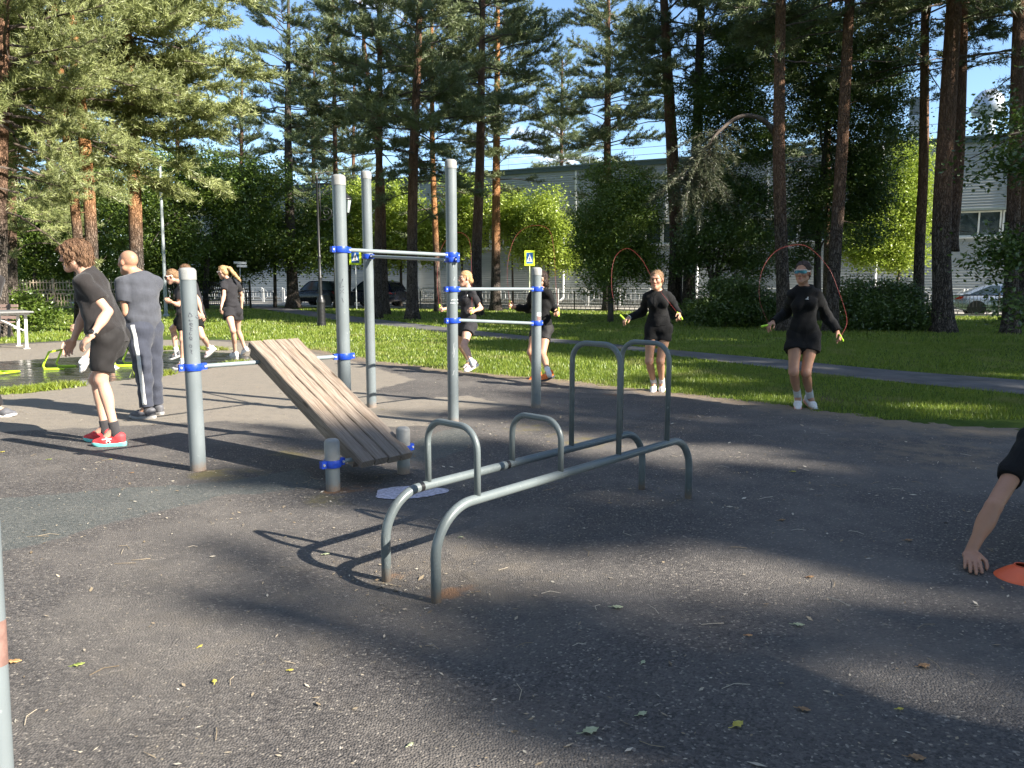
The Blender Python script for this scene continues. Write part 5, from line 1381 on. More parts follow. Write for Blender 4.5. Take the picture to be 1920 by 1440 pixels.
def trunk_mesh(pts, r0, r1, rng, bark, stubs=0, n=14):
    p = bez(pts, 8); k = len(p); z = p[:, 2] - p[0][2]; f = z / z[-1]
    r = r0 + (r1 - r0) * f; r = r + r0 * .55 * np.exp(-z / .35) + r0 * .10 * np.exp(-z / 1.2)
    sc = np.stack([1 + .06 * sines(np.stack([np.full(n, j * .23), np.cos(np.linspace(0, 6.283, n, endpoint=False)) * 2, np.sin(np.linspace(0, 6.283, n, endpoint=False)) * 2], 1), np.random.default_rng(7), 1.5, 4) for j in range(k)])
    mb = MB(); mb.tube(p, r, n, scale=[s for s in sc], caps=True)
    for _ in range(stubs):
        j = rng.integers(int(k * .15), int(k * .8)); az = rng.uniform(0, 6.28); L = rng.uniform(.25, 1.1); d = A(math.cos(az), math.sin(az), rng.uniform(-.1, .35))
        s0 = p[j]; mb.tube([s0, s0 + d * L * .5 + A(0, 0, rng.normal(0, .05)), s0 + d * L + rng.normal(0, .08, 3)], [.022, .012, .004], 5, caps=False)
    return mb, p
def pine(label, path, wpx, bark, crown=None, top=18., Y=None, seed=0, rotz=0., cs=1., cz=0., needle=None, stubs=5, group='pines standing in the park', rtop=.07):
    """path: photo pixels from the foot upwards"""
    rng = np.random.default_rng(seed + 100); b = G(*path[0]) if Y is None else P(path[0][0], path[0][1], Y) * A(1, 1, 0); Yb = b[1]
    pts = [A(b[0], b[1], -.1)] + [P(x, y, Yb) for x, y in path[1:]]
    pts[0][0] = b[0]
    d = nrm(pts[-1] - pts[-2]); 
    if pts[-1][2] < top: pts.append(pts[-1] + d * (top - pts[-1][2]) / max(d[2], .3) * A(.7, .7, 1))
    t = thing('pine_tree', label, 'pine tree', b, group)
    mb, pp = trunk_mesh(pts, wpx * Yb / FPX / 2, rtop, rng, bark, stubs); mb.build('trunk', bark, t, smooth=True)
    if crown:
        me = CROWN[crown]; zc = 9. ; q = pp[np.argmin(abs(pp[:, 2] - zc))]
        o = bpy.data.objects.new('crown', me); COL.objects.link(o); o.parent = t; o.location = Vector((q[0] - b[0], q[1] - b[1], cz)); o.rotation_euler = (0, 0, rotz); o.scale = (cs, cs, 1)
        if needle:
            o.material_slots[1].link = 'OBJECT'; o.material_slots[1].material = needle
    return t
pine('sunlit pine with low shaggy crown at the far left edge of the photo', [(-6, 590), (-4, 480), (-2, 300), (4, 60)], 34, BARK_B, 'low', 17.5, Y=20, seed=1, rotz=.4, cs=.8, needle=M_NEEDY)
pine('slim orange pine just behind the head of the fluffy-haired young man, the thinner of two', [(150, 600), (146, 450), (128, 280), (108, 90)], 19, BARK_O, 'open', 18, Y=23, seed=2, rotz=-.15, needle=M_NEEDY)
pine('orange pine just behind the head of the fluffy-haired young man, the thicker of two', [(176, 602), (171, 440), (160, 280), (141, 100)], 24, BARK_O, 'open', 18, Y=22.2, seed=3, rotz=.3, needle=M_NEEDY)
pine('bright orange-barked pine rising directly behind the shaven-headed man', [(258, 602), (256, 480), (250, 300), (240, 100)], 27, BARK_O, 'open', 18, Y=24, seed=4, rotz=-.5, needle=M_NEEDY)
pine('thick grey pine standing alone beside the street lamp at the road end of the path', [(550, 578), (545, 450), (540, 250), (541, 60)], 22, BARK_G, 'high2', 19, seed=5, rotz=.2, cz=2.)
pine('thin reddish pine far behind the left tall post', [(632, 574), (630, 400), (627, 200), (625, 80)], 11, BARK_B, 'high', 19, Y=47, seed=6, rotz=1.7, cz=1.)
pine('left stem of the slim pine pair right of the second tall post', [(708, 597), (709, 450), (711, 300), (712, 150)], 15, BARK_B, 'high', 18, seed=7, rotz=2.5)
pine('right stem of the slim pine pair right of the second tall post', [(723, 591), (718, 450), (714, 330), (690, 150)], 15, BARK_B, None, 14, seed=8)
pine('dark straight pine left of the blonde skipping woman, foot in the grass', [(773, 599), (773, 450), (776, 280), (784, 90)], 22, BARK_B, 'mid2', 18, seed=9, rotz=.9)
pine('thin slightly bent orange pine right behind the tall sunlit post', [(822, 585), (817, 450), (811, 290), (810, 120)], 13, BARK_O, 'high2', 18, seed=10, rotz=3.0)
pine('straight pine directly behind the blonde skipping woman', [(893, 592), (894, 470), (900, 300), (904, 60)], 22, BARK_B, 'top', 19, seed=11, rotz=1.5)
pine('pine with sunlit orange stem left of the pedestrian sign', [(929, 583), (930, 450), (931, 280), (933, 60)], 19, BARK_O, 'high', 20, seed=12, rotz=4.2)
pine('pine rising out of the leafy bush left of the fair-haired woman', [(1140, 584), (1139, 450), (1139, 280), (1140, 80)], 19, BARK_B, 'high2', 19, seed=13, rotz=5.0)
pine('big dark pine behind the fair-haired woman, left stem of a joined pair', [(1262, 600), (1268, 450), (1261, 290), (1245, 0)], 28, BARK_B, 'top', 19, seed=14, rotz=.7, stubs=7)
pine('big dark pine behind the fair-haired woman, right stem of a joined pair', [(1290, 601), (1294, 470), (1306, 290), (1315, 0)], 24, BARK_G, 'high', 19, seed=15, rotz=2.9, cz=2.)
pine('straight brown pine left of the woman in mirrored sunglasses', [(1471, 622), (1466, 480), (1461, 280), (1464, 0)], 25, BARK_B, 'top', 19, seed=16, rotz=4.0, stubs=8)
pine('leaning brown pine right behind the woman in mirrored sunglasses', [(1556, 622), (1566, 480), (1579, 280), (1593, 0)], 24, BARK_B, 'top', 19, seed=17, rotz=5.3, stubs=8)
pine('thin pine seen between the two brown pines near the woman in mirrored sunglasses', [(1548, 590), (1551, 400), (1554, 180), (1555, 0)], 12, BARK_B, 'high2', 19, Y=36, seed=18, rotz=.3, cz=1.)
pine('slender pine rising from the dark bush left of the forked pine', [(1722, 585), (1724, 480), (1732, 300), (1735, 0)], 20, BARK_B, 'high', 19, Y=27, seed=19, rotz=1.9, cz=2.)
fork = pine('forked pine with two stems at the right, left of the silver car', [(1768, 623), (1766, 500), (1766, 430), (1769, 330), (1790, 0)], 34, BARK_B, 'top', 19, seed=20, rotz=3.3, rtop=.12)
mb, _ = trunk_mesh([P(1776, 470, 22.4), P(1788, 400, 22.4), P(1797, 280, 22.4), P(1806, 0, 22.4), P(1808, -160, 22.4)], .19, .10, np.random.default_rng(5), BARK_B, 3); mb.build('stem', BARK_B, fork, smooth=True)
pine('pine near the right edge hiding the middle of the silver car', [(1893, 626), (1898, 480), (1904, 280), (1911, 0)], 25, BARK_B, 'top', 19, seed=21, rotz=.1)
pine('pine at the right edge just behind another pine', [(1914, 622), (1917, 450), (1921, 200), (1925, 0)], 22, BARK_B, 'high', 19, Y=25.5, seed=22, rotz=2.2, cz=2.)
# pines beyond, seen only as crowns and thin stems through the gaps
for i, (x, Yb, cr, w_) in enumerate(((585, 62, 'mid', 11), (660, 66, 'mid2', 10), (1050, 60, 'high', 11), (20, 34, 'low', 20), (330, 60, 'mid2', 13), (450, 64, 'mid', 12), (90, 46, 'mid', 16))):
    lab = ('small dark pine crown left of the left tall post, far back', 'far pine crown just right of the left tall post', 'far dark pine behind the pedestrian sign', 'pine filling the gap at the left edge behind the ping-pong table',
           'far pine behind the left tree mass, right of the bright orange pine', 'far pine behind the ponytailed woman', 'pine behind the twin orange pines on the left')[i]
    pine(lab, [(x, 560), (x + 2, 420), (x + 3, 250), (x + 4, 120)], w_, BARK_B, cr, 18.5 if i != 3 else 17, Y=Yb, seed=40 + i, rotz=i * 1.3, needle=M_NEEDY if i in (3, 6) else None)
# pines outside the picture, to the right and behind the camera: they throw the shade
ce, se = math.cos(SUN_AZ), math.sin(SUN_AZ); E1_ = A(ce, se); N1_ = A(-se, ce)
SHADE = [(4.6, -2.7, 18, .70), (7.8, -2.6, 18, .80), (11.2, -1.6, 18, .95), (2.30, -1.4, 17, .25), (3.6, 1.1, 17, .75), (.9, 2.4, 17, .5), (15.5, -7.5, 18, 1.1), (19.5, -9.5, 18.5, 1.15), (23.5, -10.0, 18.5, 1.2), (28, -13, 19, 1.25), (32.5, -14, 19, 1.15),
         (6.4, .8, 17, 1.15), (10.2, 3.4, 17, 1.1), (13.4, 3.0, 18, 1.1), (17.5, -1.0, 18, 1.15), (21.5, -2.0, 18, 1.2), (26, -5, 18, 1.2), (31, -6, 18, 1.2)]
SHADE += [(q, a - 30, 18, 1.3) for q, a in ((-4.5, 22), (-5, 13), (-4, 5), (-7, -3), (-6, -12), (-4, -20), (-10, 8), (-11, -8), (-12, 18), (-3, -27), (1.5, -27), (6, -30), (-9, -22), (10, -33))]  # ring of unseen pines added behind and left to cut the skylight fill
def shade_pines():
    for i, (q, a_end, H, cs) in enumerate(SHADE):
        a = a_end + H / math.tan(SUN_EL); b = E1_ * a + N1_ * q; b = A(b[0], b[1], 0)
        t = thing('pine_tree', 'tall pine outside the picture whose crown keeps sun or skylight off the asphalt and lawn', 'pine tree', b, 'shade pines outside the picture')
        mb, _ = trunk_mesh([b + A(0, 0, -.1), b + A(.1, 0, 6), b + A(0, .1, H)], .22, .06, np.random.default_rng(i), BARK_B, 3); mb.build('trunk', BARK_B, t, smooth=True)
        o = bpy.data.objects.new('crown', CROWN['shade']); COL.objects.link(o); o.parent = t; o.location = (0, 0, H - 18); o.rotation_euler = (0, 0, i * 1.9); o.scale = (cs, cs, 1)
shade_pines()

# ---- broad-leaved trees and bushes
def leaves(pos, size, rng, up=.5, tintv=None, per=4, spread=1.6):
    N = len(pos); pos = np.repeat(pos, per, 0) + rng.normal(0, size * spread, (N * per, 3)); M_ = N * per
    nr = rng.normal(size=(M_, 3)); nr[:, 2] = np.abs(nr[:, 2]) + up; nr /= np.linalg.norm(nr, axis=1, keepdims=True)
    d = np.cross(nr, rng.normal(size=(M_, 3))); d /= np.linalg.norm(d, axis=1, keepdims=True); s = np.cross(nr, d)
    l = size * rng.uniform(.6, 1.3, (M_, 1))
    V = np.stack([pos - d * l * .5, pos + s * l * .30 - nr * l * .08, pos + d * l * .5, pos - s * l * .30 - nr * l * .08], 1).reshape(-1, 3)
    return V, np.arange(4 * M_).reshape(-1, 4), np.repeat(tintv, per * 4) if tintv is not None else np.zeros(4 * M_)
def lobes_pts(lobes, n, rng, thr=-.15, freq=1.2, shell=.45):
    vol = np.array([np.prod(r) for _, r in lobes]) ** .75; pick = rng.choice(len(lobes), n, p=vol / vol.sum())
    C = np.array([c for c, _ in lobes])[pick]; R = np.array([r for _, r in lobes])[pick]
    d = rng.normal(size=(n, 3)); d /= np.linalg.norm(d, axis=1, keepdims=True); rr = rng.uniform(0, 1, (n, 1)) ** shell
    rr = rr * (1 + .22 * sines(C + d * 2, np.random.default_rng(int(rng.integers(1e6))), 2.2, 5)[:, None])
    p = C + d * R * rr; nz = sines(p, np.random.default_rng(int(rng.integers(1e6))), freq * 3.2, 7)
    k = nz > thr + rng.normal(0, .15, n); p = p[k]; return p[p[:, 2] > .08], None
def lobe(px, py, Y, rx, ry, rz=None):
    c = P(px, py, Y); k = Y / FPX; return (c, A(rx * k, (rz if rz is not None else (rx + ry) / 2 * k), ry * k))
def leafy(name, label, cat, base, lobes, n, size, mat_, trunks, seed, thr=-.15, freq=1.2, group=None, up=.5, bark=None, shell=.45, per=4, limbs=8, lr=1.):
    rng = np.random.default_rng(seed); base = np.asarray(base, float)
    t = thing(name, label, cat, base * A(1, 1, 0), group)
    p, _ = lobes_pts(lobes, int(n / 4), rng, thr, freq, shell)
    cl = np.repeat(np.clip(rng.normal(.5, .25, len(p)), 0, 1), 8); p = np.repeat(p, 8, 0) + rng.normal(0, 1, (len(p) * 8, 3)) * A(2.5, 2.5, 1.3) * size; cl = cl[p[:, 2] > .06]; p = p[p[:, 2] > .06]
    tint = np.clip(.55 * cl + .25 + .3 * sines(p, np.random.default_rng(seed + 1), 2.5, 5), 0, 1)
    V, F, tt = leaves(p, size, rng, up, tint, per, .9); mb = MB(); mb.add(V, F); mb.build('crown', mat_, t, attrs={'tint': tt})
    mb = MB()
    for (pts, r0, r1) in trunks: q = bez(pts, 6); mb.tube(q, np.linspace(r0, r1, len(q)), 9)
    src = bez(trunks[0][0], 6) if trunks else np.array([base])
    for i in range(limbs):
        c, r = lobes[i % len(lobes)]; e = c + rng.normal(0, .45, 3) * r; s0 = src[min(len(src) - 1, int(len(src) * rng.uniform(.35, .95)))]
        m_ = (s0 + e) / 2 + A(0, 0, .12 * np.linalg.norm(e - s0)) + rng.normal(0, .15, 3); mb.tube(bez([s0, m_, e], 5), np.linspace(.045 * lr, .008, 11), 6)
    if mb.n: mb.build('trunk', bark or M_DBARK, t, smooth=True)
    return t
def up_trunk(px, py, Y, path, r0, r1): return ([P(px, py, Y) * A(1, 1, 0)] + [P(x, y, Y) for x, y in path], r0, r1)
UND = 'broad-leaved trees along the fence and road'
# left: leafy understorey behind the pines
leafy('leafy_tree', 'leafy tree with sunny lower twigs behind the ping-pong table', 'tree', P(60, 560, 41), [lobe(40, 470, 41, 60, 55), lobe(95, 420, 41, 60, 60), lobe(20, 400, 42, 60, 60)], 3900, .15, M_LEAFM, [up_trunk(62, 560, 41, [(66, 480), (70, 420)], .12, .05)], 201, group=UND)
leafy('leafy_tree', 'dark leafy tree behind the twin orange pines', 'tree', P(180, 560, 42), [lobe(150, 420, 42, 75, 70), lobe(210, 480, 42, 60, 60), lobe(190, 350, 43, 70, 60), lobe(110, 510, 42, 50, 40)], 4800, .16, M_LEAFM, [up_trunk(182, 560, 42, [(184, 480), (180, 420)], .14, .05)], 202, group=UND)
leafy('leafy_tree', 'dark leafy tree right of the bright orange pine, drooping over the fence', 'tree', P(330, 560, 43), [lobe(300, 420, 43, 60, 85), lobe(350, 470, 43, 65, 60), lobe(330, 340, 44, 75, 60), lobe(290, 520, 43, 45, 40)], 6300, .16, M_LEAFM, [up_trunk(330, 560, 43, [(332, 480), (325, 380)], .14, .05)], 203, group=UND)
leafy('leafy_tree', 'crooked leafy tree with dark slanting stem above the ponytailed woman', 'tree', P(380, 560, 44), [lobe(430, 400, 44, 55, 45), lobe(480, 350, 45, 70, 55), lobe(400, 340, 44, 60, 60), lobe(460, 440, 44, 50, 35)], 5400, .16, M_LEAFM, [up_trunk(384, 560, 44, [(390, 480), (408, 430), (440, 392), (470, 370)], .17, .07)], 204, group=UND)
leafy('leafy_tree', 'dark leafy tree between the ponytailed woman and the grey pine', 'tree', P(425, 565, 46), [lobe(410, 490, 46, 45, 40), lobe(445, 450, 46, 45, 40), lobe(390, 520, 46, 35, 25), lobe(465, 500, 46, 22, 30)], 3600, .17, M_LEAFD, [up_trunk(428, 570, 46, [(430, 490), (436, 450)], .13, .05)], 221, group=UND)
leafy('leafy_tree', 'sunny leafy tree between the grey pine and the white road railing', 'tree', P(500, 572, 47), [lobe(500, 430, 48, 45, 55), lobe(560, 470, 47, 60, 40), lobe(470, 480, 48, 35, 30), lobe(590, 420, 48, 45, 50)], 4500, .19, M_LEAFM, [up_trunk(516, 572, 48, [(514, 480), (506, 430)], .12, .05)], 205, group=UND)
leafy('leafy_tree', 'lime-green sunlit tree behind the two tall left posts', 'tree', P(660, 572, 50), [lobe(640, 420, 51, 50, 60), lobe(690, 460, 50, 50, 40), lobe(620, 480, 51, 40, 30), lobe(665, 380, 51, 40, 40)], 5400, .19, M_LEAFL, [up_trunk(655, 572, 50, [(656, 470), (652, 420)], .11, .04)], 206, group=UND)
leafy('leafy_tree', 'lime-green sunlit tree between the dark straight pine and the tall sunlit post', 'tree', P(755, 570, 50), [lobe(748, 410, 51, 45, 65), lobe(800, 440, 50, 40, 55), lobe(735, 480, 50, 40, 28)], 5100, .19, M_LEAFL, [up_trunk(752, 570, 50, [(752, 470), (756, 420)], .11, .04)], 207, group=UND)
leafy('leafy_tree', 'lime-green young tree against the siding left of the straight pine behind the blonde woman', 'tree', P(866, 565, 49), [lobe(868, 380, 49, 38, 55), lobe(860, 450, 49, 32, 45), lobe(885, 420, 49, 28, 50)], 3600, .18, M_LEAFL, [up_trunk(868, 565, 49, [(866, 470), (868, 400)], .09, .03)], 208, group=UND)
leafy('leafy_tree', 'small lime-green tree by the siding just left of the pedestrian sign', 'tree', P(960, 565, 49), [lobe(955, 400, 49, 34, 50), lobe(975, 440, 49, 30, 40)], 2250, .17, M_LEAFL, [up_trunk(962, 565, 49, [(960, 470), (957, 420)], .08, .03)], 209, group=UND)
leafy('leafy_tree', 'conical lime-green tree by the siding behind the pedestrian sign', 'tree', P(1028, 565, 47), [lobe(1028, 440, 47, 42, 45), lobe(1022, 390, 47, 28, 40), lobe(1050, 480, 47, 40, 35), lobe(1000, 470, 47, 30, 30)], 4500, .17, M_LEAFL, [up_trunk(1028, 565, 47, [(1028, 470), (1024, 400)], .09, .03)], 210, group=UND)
# centre: big leafy bush hanging to the ground
leafy('leafy_tree', 'leafy tree hanging to the ground left of the fair-haired skipping woman', 'tree', P(1140, 588, 28), [lobe(1135, 500, 28, 60, 70), lobe(1160, 420, 28, 75, 70), lobe(1110, 440, 28, 45, 60), lobe(1190, 370, 28.5, 60, 55), lobe(1150, 350, 29, 60, 40), lobe(1205, 480, 28, 40, 60)], 13500, .085, M_LEAFM, [up_trunk(1145, 588, 28, [(1147, 480), (1160, 400)], .12, .05)], 211, thr=-.2, freq=1.8, group=UND)
# right: big dark leafy trees
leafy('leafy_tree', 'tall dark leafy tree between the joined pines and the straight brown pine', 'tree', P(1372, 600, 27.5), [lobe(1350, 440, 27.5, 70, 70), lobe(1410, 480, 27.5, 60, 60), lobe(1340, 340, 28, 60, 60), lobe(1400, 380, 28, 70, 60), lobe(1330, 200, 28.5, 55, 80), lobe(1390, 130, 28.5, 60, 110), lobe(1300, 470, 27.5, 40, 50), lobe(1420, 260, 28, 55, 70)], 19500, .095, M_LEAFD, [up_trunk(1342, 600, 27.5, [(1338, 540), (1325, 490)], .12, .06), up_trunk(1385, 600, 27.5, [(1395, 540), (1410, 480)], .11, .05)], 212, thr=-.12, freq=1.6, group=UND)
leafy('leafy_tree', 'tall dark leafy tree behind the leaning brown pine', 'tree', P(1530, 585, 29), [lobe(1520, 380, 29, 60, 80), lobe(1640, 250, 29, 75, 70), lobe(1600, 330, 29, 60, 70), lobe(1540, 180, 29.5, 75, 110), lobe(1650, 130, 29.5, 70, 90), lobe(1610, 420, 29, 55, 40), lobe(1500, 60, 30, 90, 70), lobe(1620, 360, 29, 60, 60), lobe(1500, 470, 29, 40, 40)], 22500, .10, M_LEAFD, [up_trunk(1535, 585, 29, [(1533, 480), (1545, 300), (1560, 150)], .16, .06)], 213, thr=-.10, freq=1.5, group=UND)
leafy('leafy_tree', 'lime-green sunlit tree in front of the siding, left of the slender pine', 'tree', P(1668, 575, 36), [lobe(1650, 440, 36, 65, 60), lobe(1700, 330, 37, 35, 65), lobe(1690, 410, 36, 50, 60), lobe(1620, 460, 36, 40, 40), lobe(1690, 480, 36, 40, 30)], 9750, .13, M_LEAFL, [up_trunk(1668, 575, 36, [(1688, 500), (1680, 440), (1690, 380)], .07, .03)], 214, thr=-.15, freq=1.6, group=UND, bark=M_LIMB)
leafy('bush', 'dark low bush right of the woman in mirrored sunglasses', 'bush', P(1660, 622, 23), [lobe(1640, 590, 23, 55, 34), lobe(1700, 595, 23, 50, 32), lobe(1668, 555, 23.3, 45, 28), lobe(1620, 610, 22.8, 30, 16), lobe(1600, 560, 23.5, 22, 40)], 6750, .085, M_LEAFD, [up_trunk(1660, 622, 23, [(1662, 590), (1665, 560)], .03, .01)], 215, thr=-.25, freq=2, group='dark bushes')
leafy('bush', 'dark bush under the leafy tree, between the fair-haired woman and the straight brown pine', 'bush', P(1350, 612, 25), [lobe(1330, 585, 25, 45, 30), lobe(1400, 575, 25, 60, 40), lobe(1365, 545, 25.3, 45, 25), lobe(1440, 590, 25, 25, 25)], 6750, .085, M_LEAFD, [up_trunk(1360, 612, 25, [(1362, 590), (1365, 560)], .03, .01)], 216, thr=-.25, freq=2, group='dark bushes')
leafy('bush', 'low bush at the fence behind the shaven-headed man', 'bush', P(250, 572, 41), [lobe(235, 555, 41, 40, 25), lobe(280, 560, 41, 30, 22)], 1800, .12, M_LEAFD, [up_trunk(250, 572, 41, [(252, 568), (255, 550)], .03, .01)], 217, group='dark bushes')
leafy('bush', 'small sunny bush at the foot of the pine at the far left', 'bush', P(40, 600, 22), [lobe(42, 575, 22, 26, 22), lobe(70, 590, 22, 22, 14)], 750, .10, M_LEAFM, [up_trunk(40, 598, 22, [(42, 585), (44, 570)], .02, .01)], 218)
# overhanging dark maple from the right edge
leafy('leafy_tree', 'dark broad-leaved tree reaching in from the right edge above the silver car', 'tree', A(13.4, 15.2, 0), [lobe(1890, 300, 15, 80, 45), lobe(1850, 275, 15, 40, 18), lobe(1900, 215, 15, 45, 40), lobe(1890, 470, 15, 50, 40), lobe(1905, 560, 15, 30, 45), lobe(1860, 500, 15.3, 35, 14), lobe(2110, 350, 15, 90, 200), lobe(1840, 300, 15, 30, 10)], 3000, .11, M_LEAFD, [([A(13.4, 15.2, 0), A(13.3, 15.2, 3), A(13.0, 15.2, 6)], .15, .06)], 219, thr=-.05, freq=2.2, group=UND, shell=.6)
# grey-green pine bough arching down beside the straight brown pine
t = thing('pine_bough', 'arched dead-looking pine bough with grey-green needles hanging left of the straight brown pine', 'branch', P(1455, 622, 22.6) * A(1, 1, 0))
bp = bez([P(1459, 262, 22.7), P(1432, 226, 22.4), P(1390, 218, 22.2), P(1345, 250, 22.), P(1312, 300, 21.8), P(1290, 345, 21.7)], 8)
mb = MB(); mb.tube(bp, np.linspace(.085, .018, len(bp)), 9); rng = np.random.default_rng(31); TP, TD = [], []
for i in range(95):
    k = rng.integers(22, len(bp)); b = bp[k]; L_ = rng.uniform(.5, 1.9); d = nrm(A(rng.normal(0, .6) - .1, rng.normal(0, .6), -rng.uniform(.25, 1.1))); m_ = int(L_ / .12) + 2
    e = [b]
    for j in range(m_): e.append(e[-1] + nrm(d + A(0, 0, -.03 * j) + rng.normal(0, .15, 3)) * L_ / m_)
    e = np.array(e); mb.tube(e[::3] if len(e) > 4 else e, .006, 4, caps=False); TP.append(e[3:]); TD.append(np.repeat(d[None], len(e) - 3, 0))
nv = mb.n; P_ = np.concatenate(TP); V, F = needles(P_, np.concatenate(TD), 12, .15, .020, rng); mb.add(V, F, m=1)
me_o = mb.build('branch', [M_LIMB, M_NEEDG], t, attrs={'tint': np.concatenate([np.zeros(nv), np.repeat(rng.uniform(0, 1, len(P_)), 36)])})
# far wood closing the view on the left and right
rng = np.random.default_rng(77); L_ = []
for x in np.arange(-140, 480, 42): L_ += [lobe(x, 430 + rng.normal(0, 15), 70, 40, 90), lobe(x + 15, 520, 68, 35, 40)]
for x in np.arange(1950, 2150, 50): L_.append(lobe(x, 470, 45, 50, 90))
for x in np.arange(-160, 520, 30): L_.append(lobe(x, 545, 66, 30, 26))
p, _ = lobes_pts(L_, 16000, rng, -.6, .6, .5); V, F, tt = leaves(p, .42, rng, .5, rng.uniform(0, 1, len(p)), 4)
mb = MB(); mb.add(V, F); tag(mb.build('far_wood', M_LEAFM, attrs={'tint': tt}), 'dense green wood closing the view behind the left fence', 'wood', kind='stuff')

# leafless leaning tree outside the picture on the right: its forked limbs draw the sharp shadow at the lower right
b = A(5.0, .3, 0); t = thing('bare_tree', 'leafless leaning tree outside the picture whose forked limbs shadow the lower right asphalt', 'tree', b)
mb = MB(); q = bez([b, A(5.75, -.1, 1.8), A(6.25, -.39, 3.3), A(6.97, -.66, 4.), A(7.23, -.69, 4.3)], 8); mb.tube(q, np.linspace(.11, .045, len(q)), 10); mb.build('trunk', M_LIMB, t, smooth=True)
mb = MB(); q = bez([A(6.97, -.66, 4.), A(7.25, -1.15, 4.3), A(7.5, -1.6, 4.6), A(7.8, -2.1, 5.2)], 6); mb.tube(q, np.linspace(.07, .03, len(q)), 8); mb.build('limb', M_LIMB, t, smooth=True)
# ------------------------------------------------------------------ building, fences, cars, lamp, signs
t = NT('grey_siding'); p = t.pos()
M_SIDE = t.bsdf(t.ramp(t.noise(t.map(p, (.3, .3, 3)), 2, 5), (.3, (.27, .29, .295)), (.7, (.34, .36, .365))), .5, .0, None, .4)
M_TRIMG = simple('grey_green_trim', (.20, .24, .23), .5); M_WHITE = simple('white_paint', (.72, .72, .70), .5, scale=3); M_ROOFT = simple('dark_roof_edge', (.06, .09, .09), .5)
M_GLASS = simple('dark_window_glass', (.035, .050, .055), .08, var=.3, scale=1.5, spec=.8); M_STEEL = simple('galvanised_vent', (.46, .49, .52), .35, metal=.5, var=.2)
M_BASEC = simple('concrete_plinth', (.30, .29, .27), .9)
B = thing('long_building', 'long two-storey building with grey horizontal siding behind the trees', 'building', fac(20, 3))
S0, S1b = -24., 62.; ZL, ZW, ZT = 3.95, 5.55, 9.25
def clad(name, z0, z1, off, pitch=.15):
    n = int(round((z1 - z0) / pitch)); V = []; F = []; ss = np.linspace(S0, S1b, 2)
    prof = []
    for i in range(n):
        z = z0 + (z1 - z0) * i / n; zz = z0 + (z1 - z0) * (i + 1) / n
        prof += [(off - .035, z), (off - .030, z + .02), (off, zz - .004)]
    prof.append((off, z1)); m_ = len(prof)
    for s in ss: V += [fac(s, o, z) for o, z in prof]
    F = [[k, k + 1, m_ + k + 1, m_ + k] for k in range(m_ - 1)]
    mb = MB(); mb.add(V, F); return mb.build(name, M_SIDE, B)
def fbox(mb, s0, s1, o0, o1, z0, z1):
    V = [fac(s, o, z) for s in (s0, s1) for o in (o0, o1) for z in (z0, z1)]
    mb.add(V, [[0, 1, 3, 2], [4, 6, 7, 5], [0, 4, 5, 1], [2, 3, 7, 6], [0, 2, 6, 4], [1, 5, 7, 3]])
clad('lower_wall', .45, ZL, 0.); clad('upper_wall', ZW, ZT - .25, -.18)
mb = MB(); fbox(mb, S0, S1b, .12, 14, .0, ZT - .05); mb.build('core', M_BASEC, B)
mb = MB(); fbox(mb, S0, S1b, -.06, .13, 0, .45); mb.build('plinth', M_BASEC, B)
mb = MB(); fbox(mb, S0, S1b, -.30, .11, ZT - .25, ZT); fbox(mb, S0, S1b, -.34, 14, ZT, ZT + .10); mb.build('roof', M_ROOFT, B)
mb = MB(); fbox(mb, S0, S1b, -.24, .11, ZW - .12, ZW); mb.build('soffit', M_TRIMG, B)
mb = MB(); fbox(mb, S0, S1b, -.12, .11, ZL, ZL + .08); mb.build('sill', M_WHITE, B)
for s in np.arange(S0 + 3, S1b, 6.1):
    mb = MB(); fbox(mb, s - .06, s + .06, -.235, -.175, ZW + .02, ZT - .27); mb.build('seam', M_WHITE if int(s) % 2 else M_SIDE, B)
for s in np.arange(S0 + 1, S1b - 2, 2.05):
    mb = MB(); fbox(mb, s - .05, s + 1.95, .02, .10, ZL + .10, ZL + .17); fbox(mb, s - .05, s + 1.95, .02, .10, ZW - .22, ZW - .14)
    for q in (s - .05, s + .95, s + 1.87): fbox(mb, q, q + .08, .022, .098, ZL + .17, ZW - .22)
    f = mb.build('window', M_WHITE, B)
    mb = MB(); fbox(mb, s, s + 1.9, .07, .09, ZL + .12, ZW - .18); mb.build('pane', M_GLASS, f)
for s, z1 in ((-8, 5.3), (3.4, ZT), (13.5, 5.3), (22.5, 5.3), (34.2, 5.3), (46.5, 5.3)):
    mb = MB(); a = fac(s, -.30, z1 - .1); mb.tube(fillet([a, fac(s, -.30, .55), fac(s + .1, -.75, .35)], .08, 5), .075, 10); mb.build('drainpipe', M_WHITE, B, smooth=True)
def roofthing(kind, px, pytop, w, label, s):
    c = fac(s, 5, ZT + .1); H = P(px, pytop, c[1])[2] - c[2]
    t_ = thing('roof_vent', label, 'roof vent', c, 'roof vents'); mb = MB()
    if kind == 'box':
        mb.box(c + A(0, 0, H * .34), (w, w, H * .68), [A(*FD, 0), A(*FN, 0), A(0, 0, 1)]); mb.build('duct', M_STEEL, t_)
        mb = MB(); mb.box(c + A(0, 0, H * .84), (w * 1.05, w * 1.05, H * .30), [A(*FD, 0), A(*FN, 0), A(0, 0, 1)]); mb.build('louvre', simple('dark_louvre', (.09, .11, .12), .6), t_)
    else:
        mb.lathe([(w * .34, 0), (w * .34, H * .55), (0, H * .55)], 18, c); mb.build('duct', M_STEEL, t_, smooth=True, sharp=40)
        mb = MB(); mb.lathe([(w * .40, H * .56), (w * .62, H * .60), (w * .66, H * .72), (w * .55, H * .88), (w * .30, H * .98), (0, H)], 18, c); mb.build('cowl', M_STEEL, t_, smooth=True, sharp=60)
    return t_
